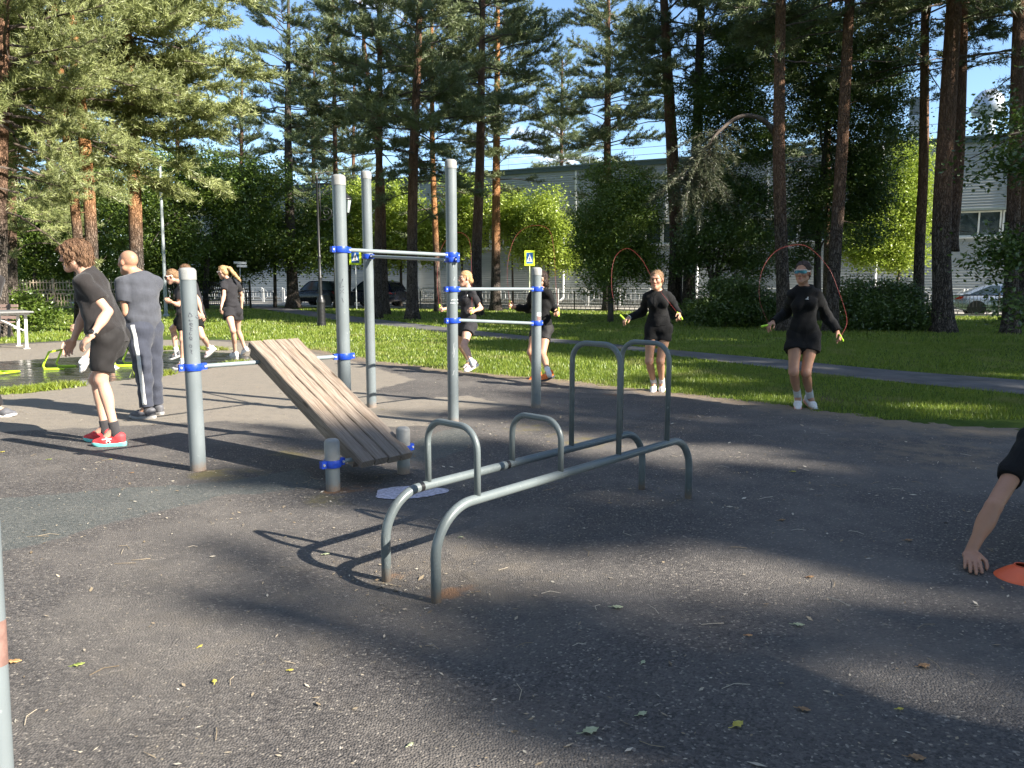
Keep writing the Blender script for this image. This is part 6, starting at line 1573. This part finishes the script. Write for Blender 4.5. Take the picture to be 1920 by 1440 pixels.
def s_at(px, off=5.):
    ss = np.linspace(S0, S1b, 4000); zz_ = 9 if off > 0 else 0; best = min(ss, key=lambda s: abs(fac(s, off)[0] / (fac(s, off)[1] * _c - (zz_ - HC) * _s) - (px - 960) / FPX)); return best
for kind, px, py, w, lab in (('box', 1716, 183, .95, 'square grey roof vent with dark louvred top, right of the lime tree'), ('dome', 1846, 168, 1.35, 'round metal roof vent with domed cowl above the right end of the building'), ('box', 1666, 236, .6, 'small square roof vent left of the tall square one'), ('box', 1765, 242, .5, 'low square roof vent half hidden behind the forked pine')):
    roofthing(kind, px, py, w, lab, s_at(px))
t_ = thing('roof_railing', 'thin metal railing along the roof edge of the long building', 'railing', fac(20, .4, ZT + .1)); mb = MB()
for z in (.45, .9): mb.tube([fac(S0, .5, ZT + .1 + z), fac(S1b, .5, ZT + .1 + z)], .018, 5)
mb.build('rail', M_STEEL, t_)
for s in np.arange(S0, S1b, 3.):
    mb = MB(); mb.tube([fac(s, .5, ZT + .1), fac(s, .5, ZT + 1.0)], .018, 5); mb.build('railing_post', M_STEEL, t_)

# ---- white railing along the far side of the road
R_ = thing('road_railing', 'white decorative steel railing along the far side of the road', 'railing', fac(20, -2.2, 0)); z0 = .10
M_RAILW = simple('white_railing_paint', (.70, .70, .68), .45)
mbr = MB()
so = -2.2
def pb(s0, z0_, s1, z1_, w=.04): mbr.bar(fac(s0, so, z0_), fac(s1, so, z1_), w, w)
mod = 2.1
for s in np.arange(-22, 60, mod):
    mbp = MB()
    for q in (0, .16): mbp.bar(fac(s + q, so, .10), fac(s + q, so, 1.22), .06, .06)
    mbp.bar(fac(s + .08, so, .10), fac(s + .08, so, 1.17), .035, .035); mbp.build('railing_post', M_RAILW, R_)
    mbr = MB(); a, b = s + .22, s + mod - .06; z = (.30, .55, .95, 1.18)
    pb(s + .19, 1.235, s + mod - .03, 1.235, .055); pb(a, .30, b, .30)
    pb(a + .0, 1.16, a + .30, .92); pb(b, 1.16, b - .30, .92); pb(a, .34, a + .28, .55); pb(b, .34, b - .28, .55)
    pb(a + .3, .92, b - .3, .92); pb(a + .28, .55, b - .28, .55); pb(a + .30, .90, a + .30, .57); pb(b - .30, .90, b - .30, .57)
    for k in (.35, .5, .65): pb(a + (b - a) * k, .57, a + (b - a) * k, .90, .03)
    pb((a + b) / 2, .94, (a + b) / 2, 1.20, .03); pb((a + b) / 2, .32, (a + b) / 2, .53, .03)
    mbr.build('panel', M_RAILW, R_)

# ---- low black fence on the park side of the road
M_IRON = simple('black_iron', (.012, .012, .013), .45)
t_ = thing('park_fence', 'low black iron fence with arched foot along the park side of the road', 'fence', fac(15, -8.9, 0)); so = -8.9
for s in np.arange(-14, 35.9, 2.5):
    mb = MB(); mb.bar(fac(s, so, -.05), fac(s, so, 1.08), .06, .06); mb.build('fence_post', M_IRON, t_)
    mb = MB()
    for z in (.10, .42, .95): mb.bar(fac(s + .04, so, z), fac(s + 2.46, so, z), .03, .03)
    for q in np.arange(s + .14, s + 2.45, .14): mb.bar(fac(q, so, .43), fac(q, so, 1.0), .014, .014)
    for q in np.arange(s + .16, s + 2.2, .28):
        mb.tube([fac(q + .14 - .14 * math.cos(a), so, .11 + .26 * math.sin(a)) for a in np.linspace(0, PI, 7)], .009, 4, caps=False)
    mb.build('panel', M_IRON, t_)
# ---- ornate beige fence at the left
M_CONC = simple('beige_cast_concrete', (.34, .275, .205), .85, scale=3); 
def ornate_fence(name, label, xa, xb, ya, yb, mat_, n, H):
    a = G(xa, ya); b = G(xb, yb); d = nrm(b - a); L_ = np.linalg.norm(b - a); w = L_ / n; t_ = thing(name, label, 'fence', (a + b) / 2, None)
    for i in range(n + 1):
        q = a + d * w * i; mb = MB(); mb.bar(q + A(0, 0, -.05), q + A(0, 0, H * 1.02), .10, .10); mb.build('fence_post', mat_, t_)
    for i in range(n):
        q = a + d * w * i; mb = MB()
        for z in (.16, .34, .56, .68, .90): mb.bar(q + d * .055 + A(0, 0, z * H), q + d * (w - .055) + A(0, 0, z * H), .04, .045)
        m_ = int(round(w / .15)); st = w / m_
        for k in range(1, m_):
            e = q + d * st * k
            mb.bar(e + A(0, 0, .16 * H), e + A(0, 0, .56 * H), .03, .040); mb.bar(e + A(0, 0, .68 * H), e + A(0, 0, (.985 if k % 2 else .945) * H), .03, .040)
            mb.bar(e + d * -.035 + A(0, 0, .945 * H), e + d * .035 + A(0, 0, .945 * H), .03, .03)
        for k in range(m_ // 2):
            c = q + d * st * (2 * k + 1) + A(0, 0, .62 * H); mb.tube([c + (d * math.cos(th) + A(0, 0, math.sin(th))) * .085 for th in np.linspace(0, 2 * PI, 11)], .024, 5, caps=False)
        mb.build('panel', mat_, t_)
ornate_fence('ornate_fence', 'beige cast lattice fence with a row of rings behind the ping-pong table', -330, 300, 589, 584, M_CONC, 9, 1.72)
ornate_fence('ornate_fence', 'dark iron lattice fence behind the ponytailed woman', 300, 470, 584, 578, M_IRON, 4, 1.72)
for i, (xa, xb, lab) in enumerate(((462, 513, 'thin black barrier hoop at the road end of the path'),)):
    a, b = G(xa, 579), G(xb, 577); t_ = thing('barrier', lab, 'barrier', (a + b) / 2); mb = MB(); mb.tube(fillet([a, a + A(0, 0, 1.0), b + A(0, 0, 1.0), b], .1, 5), .022, 8); mb.build('hoop', M_IRON, t_, smooth=True)

# ---- cars
M_SILVER = simple('silver_car_paint', (.42, .47, .54), .25, metal=.55, var=.05); M_DARKCAR = simple('dark_car_paint', (.010, .011, .014), .22, var=.1); M_BLUECAR = simple('dark_blue_car_paint', (.010, .014, .032), .22)
M_TYRE = simple('tyre_rubber', (.012, .012, .012), .8); M_RIM = simple('alloy_rim', (.30, .31, .32), .35, metal=.7); M_TAIL = simple('red_tail_lamp', (.45, .008, .012), .2); M_HEADL = simple('clear_head_lamp', (.60, .62, .64), .1); M_TRIM = simple('black_car_trim', (.012, .012, .012), .4)
def car(label, base, d, paint, st, cab, wheels, rw, W, group=None, pillar=True):
    """st: stations (x, z_bottom, z_shoulder, half width) from the rear; cab: (x_belt, x_roof) pairs and roof height"""
    d = nrm(A(d[0], d[1], 0)); l = A(-d[1], d[0], 0); base = A(base[0], base[1], 0)
    t_ = thing('parked_car', label, 'car', base, group); w = lambda x, y, z: base + d * x + l * y + A(0, 0, z)
    st = np.array(st, float); xs_ = np.linspace(st[0, 0], st[-1, 0], 48); I = lambda c: np.interp(xs_, st[:, 0], st[:, c]); zb, zs, hw = I(1), I(2), I(3)
    sm = lambda a: np.convolve(np.pad(a, 2, mode='edge'), [.1, .2, .4, .2, .1], 'valid'); zb, zs, hw = sm(zb), sm(zs), sm(hw)
    V = []; ring = [(-.92, 0), (-1, .10), (-1.0, .45), (-.985, .72), (-.93, .93), (-.80, 1.0), (.80, 1.0), (.93, .93), (.985, .72), (1, .45), (1, .10), (.92, 0)]
    for x, b, s, h in zip(xs_, zb, zs, hw): V += [w(x, y * h, b + (s - b) * z) for y, z in ring]
    m_ = len(ring); n = len(xs_); i0 = np.arange(m_); i1 = (i0 + 1) % m_
    V += [w(xs_[0], 0, (zb[0] + zs[0]) / 2), w(xs_[-1], 0, (zb[-1] + zs[-1]) / 2)]; c0 = n * m_
    mb = MB(); mb.add(V, np.concatenate([np.stack([k * m_ + i0, k * m_ + i1, (k + 1) * m_ + i1, (k + 1) * m_ + i0], 1) for k in range(n - 1)]), np.concatenate([np.stack([i1, i0, np.full(m_, c0)], 1), np.stack([(n - 1) * m_ + i0, (n - 1) * m_ + i1, np.full(m_, c0 + 1)], 1)]))
    body = mb.build('body', paint, t_, smooth=True, sharp=50)
    # cabin: side outline lofted across
    out_ = bez([A(x, 0, z) for x, z in cab], 5); hwc = W / 2 * .94
    lay = []
    for sgn in (-1, 1):
        zlo, zhi = out_[:, 2].min(), out_[:, 2].max()
        lay.append([w(x, sgn * hwc * (1 - .20 * (z - zlo) / (zhi - zlo)), z) for x, _, z in out_])
    mid = [w(x, 0, z + .02) for x, _, z in out_]
    n_ = len(out_); V = lay[0] + mid + lay[1]; F = [[k, k + 1, n_ + k + 1, n_ + k] for k in range(n_ - 1)] + [[n_ + k, n_ + k + 1, 2 * n_ + k + 1, 2 * n_ + k] for k in range(n_ - 1)]
    mb = MB(); mb.add(V, F)
    for L_ in (lay[0], lay[1]): mb.disc(L_)
    mb.build('cabin', paint, t_, smooth=True, sharp=35)
    # side windows, slightly proud
    for sgn in (-1, 1):
        zlo, zhi = out_[:, 2].min(), out_[:, 2].max(); zc = zlo + .05; zt = zhi - .075; xa = np.interp
        half = len(out_) // 2; top_i = np.argmax(out_[:, 2]); up_ = out_[:top_i + 1]; dn = out_[top_i:][::-1]
        x0l, x0h = np.interp(zc, up_[:, 2], up_[:, 0]) + .22, np.interp(zt, up_[:, 2], up_[:, 0]) + .14; x1l, x1h = np.interp(zc, dn[:, 2], dn[:, 0]) - .16, np.interp(zt, dn[:, 2], dn[:, 0]) - .12
        xm = (x0l + x1l) / 2 - .05
        for (a, b, c_, e) in (((x0l, zc), (xm - .03, zc), (xm - .03, zt), (x0h, zt)), ((xm + .03, zc), (x1l, zc), (x1h, zt), (xm + .03, zt))):
            y = lambda z: sgn * (hwc * (1 - .20 * (z - zlo) / (zhi - zlo)) + .008)
            mb = MB(); q = [w(x, y(z), z) for x, z in (a, b, c_, e)]; mb.prism(q, l * sgn * .006); mb.build('side_window', M_GLASS, t_)
    for x in wheels:
        for sgn in (-1, 1):
            c = w(x, sgn * (W / 2 - .10), rw); mb = MB(); mb.lathe([(rw * .62, -.11), (rw * .95, -.11), (rw, -.07), (rw, .07), (rw * .95, .11), (rw * .62, .11)], 26, c, axis=l * sgn); wl_ = mb.build('wheel', M_TYRE, t_, smooth=True, sharp=40)
            mb = MB(); mb.lathe([(0, .06), (.05, .075), (.05, .03), (0, .03)], 12, c, axis=l * sgn); mb.lathe([(rw * .56, .10), (rw * .63, .10), (rw * .63, .0), (rw * .56, .0)], 26, c, axis=l * sgn)
            for k in range(6):
                th = k * PI / 3; v = d * math.cos(th) + A(0, 0, 1) * math.sin(th); mb.bar(c + v * .04 + l * sgn * .06, c + v * rw * .58 + l * sgn * .085, .05, .03, up=l)
            mb.build('rim', M_RIM, wl_, smooth=True, sharp=40)
            mb = MB(); mb.lathe([(rw * 1.16, -.05), (rw * 1.16, .012), (0, .012)], 26, w(x, sgn * (W / 2 - .0), rw * 1.02), axis=l * sgn); mb.build('wheel_arch', M_TRIM, t_, smooth=True, sharp=40)
    for sgn in (-1, 1):
        x = st[0, 0]; zt = np.interp(.25 + x, st[:, 0], st[:, 2]); mb = MB(); mb.prism([w(x - .015, sgn * (W / 2 * .62), zt - .10), w(x + .42, sgn * (W / 2 * 1.0), zt - .10), w(x + .30, sgn * (W / 2 * 1.0), zt - .22), w(x - .02, sgn * (W / 2 * .74), zt - .25)], l * sgn * .02); mb.build('tail_lamp', M_TAIL, t_)
        x = st[-1, 0]; zt = np.interp(x - .25, st[:, 0], st[:, 2]); mb = MB(); mb.prism([w(x + .005, sgn * (W / 2 * .55), zt - .08), w(x - .40, sgn * (W / 2 * .99), zt - .05), w(x - .38, sgn * (W / 2 * .99), zt - .18), w(x + .01, sgn * (W / 2 * .6), zt - .2)], l * sgn * .02); mb.build('headlight', M_HEADL, t_)
        xm = (cab[0][0] + cab[-1][0]) / 2; mb = MB(); mb.box(w(xm - .1, sgn * (W / 2 + .004), np.interp(xm, st[:, 0], st[:, 2]) - .13), (.20, .02, .03), [d, l, A(0, 0, 1)]); mb.build('door_handle', paint, t_)
    return t_
SED = [(0, .42, .90, .66), (.10, .34, .99, .80), (.5, .24, 1.03, .88), (1.5, .20, .99, .90), (3.0, .20, .96, .90), (3.7, .22, .90, .87), (4.25, .28, .80, .78), (4.42, .36, .66, .62)]
SEDC = [(.42, 1.0), (.95, 1.27), (1.55, 1.44), (2.1, 1.46), (2.6, 1.38), (3.35, .97)]
p0 = G(1784, 592); p0 = fac((p0[:2] - FA) @ FD, -7.4)
car('silver sedan parked behind the low black fence, rear between two pines at the right', p0, -FD, M_SILVER, SED, SEDC, (.95, 3.55), .325, 1.8)
SUV = [(0, .50, 1.02, .70), (.10, .40, 1.08, .82), (.5, .32, 1.10, .90), (2.4, .30, 1.08, .92), (3.6, .32, 1.02, .90), (4.3, .40, .95, .80), (4.45, .48, .8, .66)]
SUVC = [(.10, 1.08), (.30, 1.45), (.60, 1.66), (1.6, 1.72), (2.5, 1.68), (3.30, 1.05)]
for px, lab, pm in ((648, 'dark car on the road behind the left tall post', M_DARKCAR), (752, 'dark blue car on the road behind the slim pine pair', M_BLUECAR)):
    c = fac(s_at(px, -6.6), -6.6); car(lab, c, FD, pm, SUV, SUVC, (.9, 3.5), .36, 1.84, 'dark cars on the road')

# ---- street lamp
lb = G(603, 611); t_ = thing('street_lamp', 'black cast-iron street lamp with scrolled bracket and hanging lantern', 'street lamp', lb)
k_ = lb[1] / FPX; zpx = lambda y: P(603, y, lb[1])[2]
mb = MB(); mb.lathe([(0, -.05), (.155, -.05), (.155, .12), (.14, .14), (.14, .78), (.155, .80), (.150, .86), (.10, .98), (.08, 1.05), (0, 1.05)], 20, lb); mb.build('pedestal', M_IRON, t_, smooth=True, sharp=35)
mb = MB(); mb.lathe([(.060, 1.03), (.060, 1.6), (.075, 1.62), (.075, 1.68), (.050, 1.72), (.046, 2.3), (.062, 2.32), (.062, 2.38), (.042, 2.42), (.036, 4.9), (.05, 4.92), (.05, 4.98), (.02, 5.05), (0, 5.2)], 16, lb); mb.build('pole', M_IRON, t_, smooth=True, sharp=35)
mb = MB(); zb, zt = zpx(412), zpx(345); xr = (645 - 603) * k_
mb.tube([lb + A(.04, 0, zt), lb + A(xr + .12, 0, zt)], .018, 8); mb.tube([lb + A(.085, 0, zb - .1), lb + A(.085, 0, zt + .15)], .016, 8)
def spiral(c, r, turns, a0, sg):
    return [c + A(math.cos(a0 + sg * a) * r * (1 - a / (turns * 2 * PI) * .85), 0, math.sin(a0 + sg * a) * r * (1 - a / (turns * 2 * PI) * .85)) for a in np.linspace(0, turns * 2 * PI, 26)]
h_ = zt - zb
for cz, sg, r in ((zt - .22, -1, .19), (zb + .25, 1, .19)): mb.tube(spiral(lb + A(.30, 0, cz), r, 1.6, PI / 2 * sg + PI, sg), .014, 6)
mb.tube(bez([lb + A(.09, 0, zb), lb + A(.35, 0, zb + .02), lb + A(.55, 0, zb + .32), lb + A(.62, 0, zt)], 6), .015, 6)
mb.build('bracket', M_IRON, t_, smooth=True)
lc = lb + A((655 - 603) * k_, 0, 0); ztop, zbot = zpx(366), zpx(404); hh = ztop - zbot
mb = MB(); mb.tube([lc + A(0, 0, zt), lc + A(0, 0, ztop)], .014, 6); mb.lathe([(.0, ztop + .10), (.05, ztop + .06), (.09, ztop), (.21, ztop - hh * .17), (.215, ztop - hh * .22), (.0, ztop - hh * .22)], 12, lc)
mb.lathe([(0, zbot - .04), (.03, zbot), (.10, zbot + hh * .10), (.11, zbot + hh * .14), (0, zbot + hh * .14)], 12, lc)
for k in range(6):
    a = k * PI / 3; v = A(math.cos(a), math.sin(a), 0); mb.tube([lc + v * .11 + A(0, 0, zbot + hh * .12), lc + v * .195 + A(0, 0, ztop - hh * .2)], .012, 5)
ln = mb.build('lantern', M_IRON, t_, smooth=True, sharp=35)
mb = MB(); mb.lathe([(.098, zbot + hh * .14), (.182, ztop - hh * .22)], 6, lc); mb.build('glass', simple('frosted_lantern_glass', (.42, .50, .47), .2, var=.1), ln)

# ---- pedestrian crossing signs
M_FLUO = simple('fluorescent_yellow_green', (.62, .80, .03), .5, var=.05); M_SBLUE = simple('sign_blue', (.012, .10, .36), .5, var=.05); M_SW = simple('sign_white', (.78, .78, .78), .5, var=.04); M_SK = simple('sign_black', (.01, .01, .01), .5)
def crossing(label, px, py, wpx, hpx, Y, foot, polecol, yaw=0.):
    c = P(px, py, Y); b = A(c[0], c[1], 0); k = Y / FPX; W, H = wpx * k, hpx * k
    t_ = thing('crossing_sign', label, 'road sign', b, 'pedestrian crossing signs'); r = A(math.cos(yaw), math.sin(yaw), 0); f = A(math.sin(yaw), -math.cos(yaw), 0); u = A(0, 0, 1)
    mb = MB(); mb.tube([b + A(0, 0, -.1) - f * .04, A(c[0], c[1], c[2] + H / 2) - f * .04], .032, 10); mb.build('pole', polecol, t_, smooth=True, sharp=40)
    mb = MB(); mb.box(c, (W, .015, H), [r, -f, u]); pn = mb.build('panel', M_FLUO, t_, bevel=.003)
    pt = lambda x, z, o: c + r * x * W + u * z * H + f * o
    mb = MB(); mb.prism([pt(-.32, -.36, .009), pt(.32, -.36, .009), pt(.32, .36, .009), pt(-.32, .36, .009)], f * .002); mb.build('blue_field', M_SBLUE, pn)
    mb = MB(); mb.prism([pt(-.26, -.24, .012), pt(.26, -.24, .012), pt(0, .29, .012)], f * .002); mb.build('white_triangle', M_SW, pn)
    mb = MB(); pw = lambda x, z: pt(x, z, .0155)
    for a, e in (((.01, .06), (.0, -.07)), ((.0, -.07), (-.07, -.20)), ((.0, -.07), (.07, -.20)), ((.01, .04), (-.06, -.04)), ((.01, .04), (.07, -.03))): mb.bar(pw(*a), pw(*e), .05 * W, .002, up=f)
    mb.lathe([(0, .001), (.04 * W, .001), (.04 * W, 0), (0, 0)], 10, pw(.012, .12), axis=f)
    for q in (-.14, .0, .14): mb.bar(pw(q - .04, -.215), pw(q + .04, -.215), .02 * W, .002, up=f)
    mb.build('walking_figure', M_SK, pn)
    return t_
crossing('pedestrian crossing sign seen between the two tall left posts', 666, 482, 22, 29, 44, None, M_STEEL, .1)
crossing('pedestrian crossing sign standing clear above the dark short post', 993, 484, 19, 28, 40, None, simple('pale_yellow_pole', (.62, .66, .40), .5), .12)
# ---- poles and the street name sign
def pole(label, px, ybot, ytop, Y, r, m, lean=0):
    b = P(px, ybot, Y) * A(1, 1, 0); top = P(px - lean, ytop, Y); t_ = thing('pole', label, 'pole', b)
    mb = MB(); mb.tube([b + A(0, 0, -.1), top], [r, r * .75], 12); mb.build('shaft', m, t_, smooth=True, sharp=40)
    mb = MB(); mb.lathe([(0, 0), (r * 1.7, 0), (r * 1.7, .12), (r * 1.05, .16), (0, .16)], 12, b); mb.build('collar', m, t_, smooth=True, sharp=40); return t_
M_POLEG = simple('grey_pole_paint', (.33, .37, .38), .5)
pole('grey utility pole behind the woman with pale-framed sunglasses', 311, 582, 300, 33, .075, M_POLEG, 12)
pole('thin pale pole right of the grey utility pole, half hidden by leaves', 352, 570, 400, 44, .06, M_POLEG, 3)
b = P(450, 575, 43) * A(1, 1, 0); t_ = thing('street_name_sign', 'white street name plates on a thin pole behind the ponytailed woman', 'sign', b)
mb = MB(); mb.tube([b, P(450, 490, 43)], .03, 8); mb.build('pole', M_POLEG, t_, smooth=True)
for (x0, x1, y0, y1) in ((438, 462, 490, 494.5), (444, 463, 496, 500.5)):
    q = [P(x0, y0, 42.9), P(x1, y0 + 1, 42.9), P(x1, y1 + 1, 42.9), P(x0, y1, 42.9)]; mb = MB(); mb.prism(q, A(0, .02, 0)); mb.build('plate', M_SW, t_)

# ---- ping-pong table
tb = G(50, 654); tb[2] = 0; t_ = thing('ping_pong_table', 'outdoor ping-pong table with grey top and white steel legs at the left edge', 'table', tb)
te = A(-.66, .75, 0); tl = A(-.75, -.66, 0); ztb = P(60, 583, tb[1])[2]; TX = [tl, te, A(0, 0, 1)]
M_TOP = simple('grey_table_top', (.17, .17, .165), .4, var=.15, scale=5); M_LEGW = simple('white_steel_leg', (.62, .60, .57), .45)
tp = lambda a, b, z: tb + tl * a + te * b + A(0, 0, z)          # a along the table, b across
mb = MB(); mb.box(tp(1.22, .50, ztb - .02), (2.74, 1.50, .035), TX); mb.build('table_top', M_TOP, t_, bevel=.006)
mb = MB()
for b_ in (-.02, 1.02): mb.bar(tp(-.10, b_, ztb - .065), tp(2.5, b_, ztb - .065), .04, .05)
for a_ in (-.06, 2.46): mb.bar(tp(a_, .02, ztb - .066), tp(a_, .98, ztb - .066), .04, .048)
mb.build('apron', M_LEGW, t_)
for a_ in (0, 2.4):
    for b_ in (0, 1.0):
        sg = 1 if a_ == 0 else -1
        mb = MB(); mb.bar(tp(a_ - .03 * sg, b_, ztb - .09), tp(a_, b_, .0), .055, .055); mb.box(tp(a_, b_, .010), (.12, .12, .012), TX); mb.build('leg', M_LEGW, t_)
        mb = MB(); mb.bar(tp(a_ + .55 * sg, b_, ztb - .10), tp(a_ + .02 * sg, b_, .40), .025, .025); mb.build('brace', M_LEGW, t_)
mb = MB(); mb.box(tp(1.22, .5, ztb + .075), (.012, 1.5, .15), TX); mb.build('net', simple('steel_net', (.2, .2, .2), .5, metal=.5), t_)
# slatted bench behind it
bb = P(-22, 625, 19) * A(1, 1, 0); t_ = thing('park_bench', 'reddish slatted park bench behind the ping-pong table', 'bench', bb)
M_RSL = simple('faded_red_slat', (.25, .175, .15), .7)
mb = MB()
for k in range(5): mb.box(bb + A(-.3, .09 * k, .44), (1.5, .07, .03))
mb.build('seat', M_RSL, t_)
mb = MB()
for k in range(4): mb.box(bb + A(-.3, .46 + .03 * k, .55 + .10 * k), (1.5, .03, .075))
mb.build('backrest', M_RSL, t_)
for x in (-.85, .25): mb = MB(); mb.bar(bb + A(x, .02, 0), bb + A(x, .02, .42), .05, .05); mb.bar(bb + A(x, .40, 0), bb + A(x, .52, .9), .05, .05); mb.build('leg', M_IRON, t_)

# ---- lime training hurdles and the orange cone
M_LIME = simple('lime_plastic', (.44, .62, .03), .4, var=.1)
def mini(label, px, py, yaw, fallen=False):
    b = G(px, py); t_ = thing('training_hurdle', label, 'hurdle', b, 'lime training hurdles'); d = A(math.cos(yaw), math.sin(yaw), 0); s = A(-d[1], d[0], 0); r = .016
    if fallen:
        mb = MB(); mb.tube(fillet([b + s * .22 + A(0, 0, .03), b + d * .3 + s * .22 + A(0, 0, .03), b + d * .3 - s * .22 + A(0, 0, .05), b - s * .22 + A(0, 0, .03)], .06, 6), r, 10); mb.build('frame', M_LIME, t_, smooth=True)
        mb = MB(); mb.tube([b + s * .26 + A(0, 0, .025), b - s * .26 + A(0, 0, .025)], .022, 10); mb.build('foot', M_LIME, t_, smooth=True); return
    for e in (-1, 1):
        mb = MB(); q = b + s * .24 * e; mb.tube(fillet([q + d * .26 + A(0, 0, .028), q - d * .05 + A(0, 0, .028), q + d * .08 + A(0, 0, .30)], .05, 6), r, 10); mb.build('leg', M_LIME, t_, smooth=True)
        mb = MB(); mb.box(q + d * .14 + A(0, 0, .022), (.30, .05, .026), [d, s, A(0, 0, 1)]); mb.build('foot', M_LIME, t_, bevel=.006)
    mb = MB(); mb.tube([b + d * .08 - s * .24 + A(0, 0, .30), b + d * .08 + s * .24 + A(0, 0, .30)], r, 10); mb.build('bar', M_LIME, t_, smooth=True)
mini('upright lime training hurdle beside the hands of the young man', 97, 692, .15)
mini('upright lime training hurdle just left of the navy trousers', 226, 686, .2)
mini('lime training hurdle lying at the left edge of the mat', -14, 703, .1, True)
cb = G(1912, 1085); t_ = thing('disc_cone', 'orange disc cone on the asphalt at the right edge', 'cone', cb); prof = [(.100, .0), (.101, .004), (.096, .010), (.066, .036), (.032, .060), (.028, .061), (.062, .033), (.092, .007)]
mb = MB(); mb.lathe([(r * 1.12, z * 1.05) for r, z in prof], 40, cb + A(.01, 0, 0)); mb.build('shell', simple('orange_soft_plastic', (.80, .13, .045), .45, var=.06), t_, smooth=True, sharp=60)
mb = MB(); mb.lathe([(.0365, .0635), (.0365, .0668), (.031, .0668), (.031, .0635), (.0365, .0635)], 24, cb + A(.01, 0, 0)); mb.build('rim', simple('orange_rim', (.72, .11, .04), .5), t_, smooth=True)
# ------------------------------------------------------------------ camera, light, sky
cam = bpy.data.cameras.new('camera'); co = bpy.data.objects.new('camera', cam); COL.objects.link(co)
cam.sensor_fit = 'HORIZONTAL'; cam.sensor_width = 36; cam.lens = 36 * FPX / 1920
cam.clip_start = .05; cam.clip_end = 3000
co.location = (0, 0, HC); co.rotation_euler = (PI / 2 - PITCH, 0, 0); S.camera = co
SUN_EL = math.radians(31); SUN_AZ = math.atan2(-.46, .89)       # direction towards the sun, in the xy plane
sd = A(math.cos(SUN_EL) * math.cos(SUN_AZ), math.cos(SUN_EL) * math.sin(SUN_AZ), math.sin(SUN_EL))
sun = bpy.data.lights.new('sun', 'SUN'); sun.energy = SUN_E; sun.angle = math.radians(.53); sun.color = (1, .93, .82)
so_ = bpy.data.objects.new('sun', sun); COL.objects.link(so_); so_.location = (30, -15, 30)
so_.rotation_euler = Vector(sd).to_track_quat('Z', 'Y').to_euler()
w = bpy.data.worlds.new('World'); S.world = w; w.use_nodes = True
nt = w.node_tree; nt.nodes.clear()
out = nt.nodes.new('ShaderNodeOutputWorld'); bg = nt.nodes.new('ShaderNodeBackground')
sky = nt.nodes.new('ShaderNodeTexSky'); sky.sky_type = 'NISHITA'; sky.sun_disc = False
sky.sun_elevation = SUN_EL; sky.sun_rotation = PI / 2 - SUN_AZ; sky.air_density = 1.0; sky.dust_density = .1; sky.ozone_density = 3.5
tc = nt.nodes.new('ShaderNodeTexCoord'); mp = nt.nodes.new('ShaderNodeMapping'); mp.inputs['Scale'].default_value = (1, 1, 2.6)
nz = nt.nodes.new('ShaderNodeTexNoise'); nz.inputs['Scale'].default_value = 3.1; nz.inputs['Detail'].default_value = 8; nz.inputs['Roughness'].default_value = .58
rp = nt.nodes.new('ShaderNodeMapRange'); rp.interpolation_type = 'SMOOTHSTEP'
rp.inputs['From Min'].default_value = .60; rp.inputs['From Max'].default_value = .72
mx = nt.nodes.new('ShaderNodeMix'); mx.data_type = 'RGBA'; mx.inputs[7].default_value = (8.5, 8.7, 9.2, 1)
L = nt.links.new
L(tc.outputs['Generated'], mp.inputs[0]); L(mp.outputs[0], nz.inputs['Vector']); 
sx = nt.nodes.new('ShaderNodeSeparateXYZ'); up = nt.nodes.new('ShaderNodeMapRange'); up.interpolation_type = 'SMOOTHSTEP'
up.inputs['From Min'].default_value = .45; up.inputs['From Max'].default_value = .8; up.inputs['To Max'].default_value = .08  # extra cloud high overhead, out of view, added for neutral fill light
ad = nt.nodes.new('ShaderNodeMath'); ad.operation = 'ADD'
L(tc.outputs['Generated'], sx.inputs[0]); L(sx.outputs[2], up.inputs['Value']); L(nz.outputs['Fac'], ad.inputs[0]); L(up.outputs[0], ad.inputs[1]); L(ad.outputs[0], rp.inputs['Value'])
L(rp.outputs[0], mx.inputs[0]); L(sky.outputs[0], mx.inputs[6]); L(mx.outputs[2], bg.inputs[0]); L(bg.outputs[0], out.inputs[0])
bg.inputs[1].default_value = SKY_E
S.view_settings.view_transform = 'Standard'; S.view_settings.look = 'None'; S.view_settings.exposure = EXPO; S.view_settings.gamma = 1
S.render.engine = 'CYCLES'; S.cycles.use_denoising = True
S.cycles.max_bounces = 6; S.cycles.diffuse_bounces = 3; S.cycles.glossy_bounces = 3; S.cycles.transmission_bounces = 3; S.cycles.transparent_max_bounces = 6
S.cycles.sample_clamp_indirect = 6
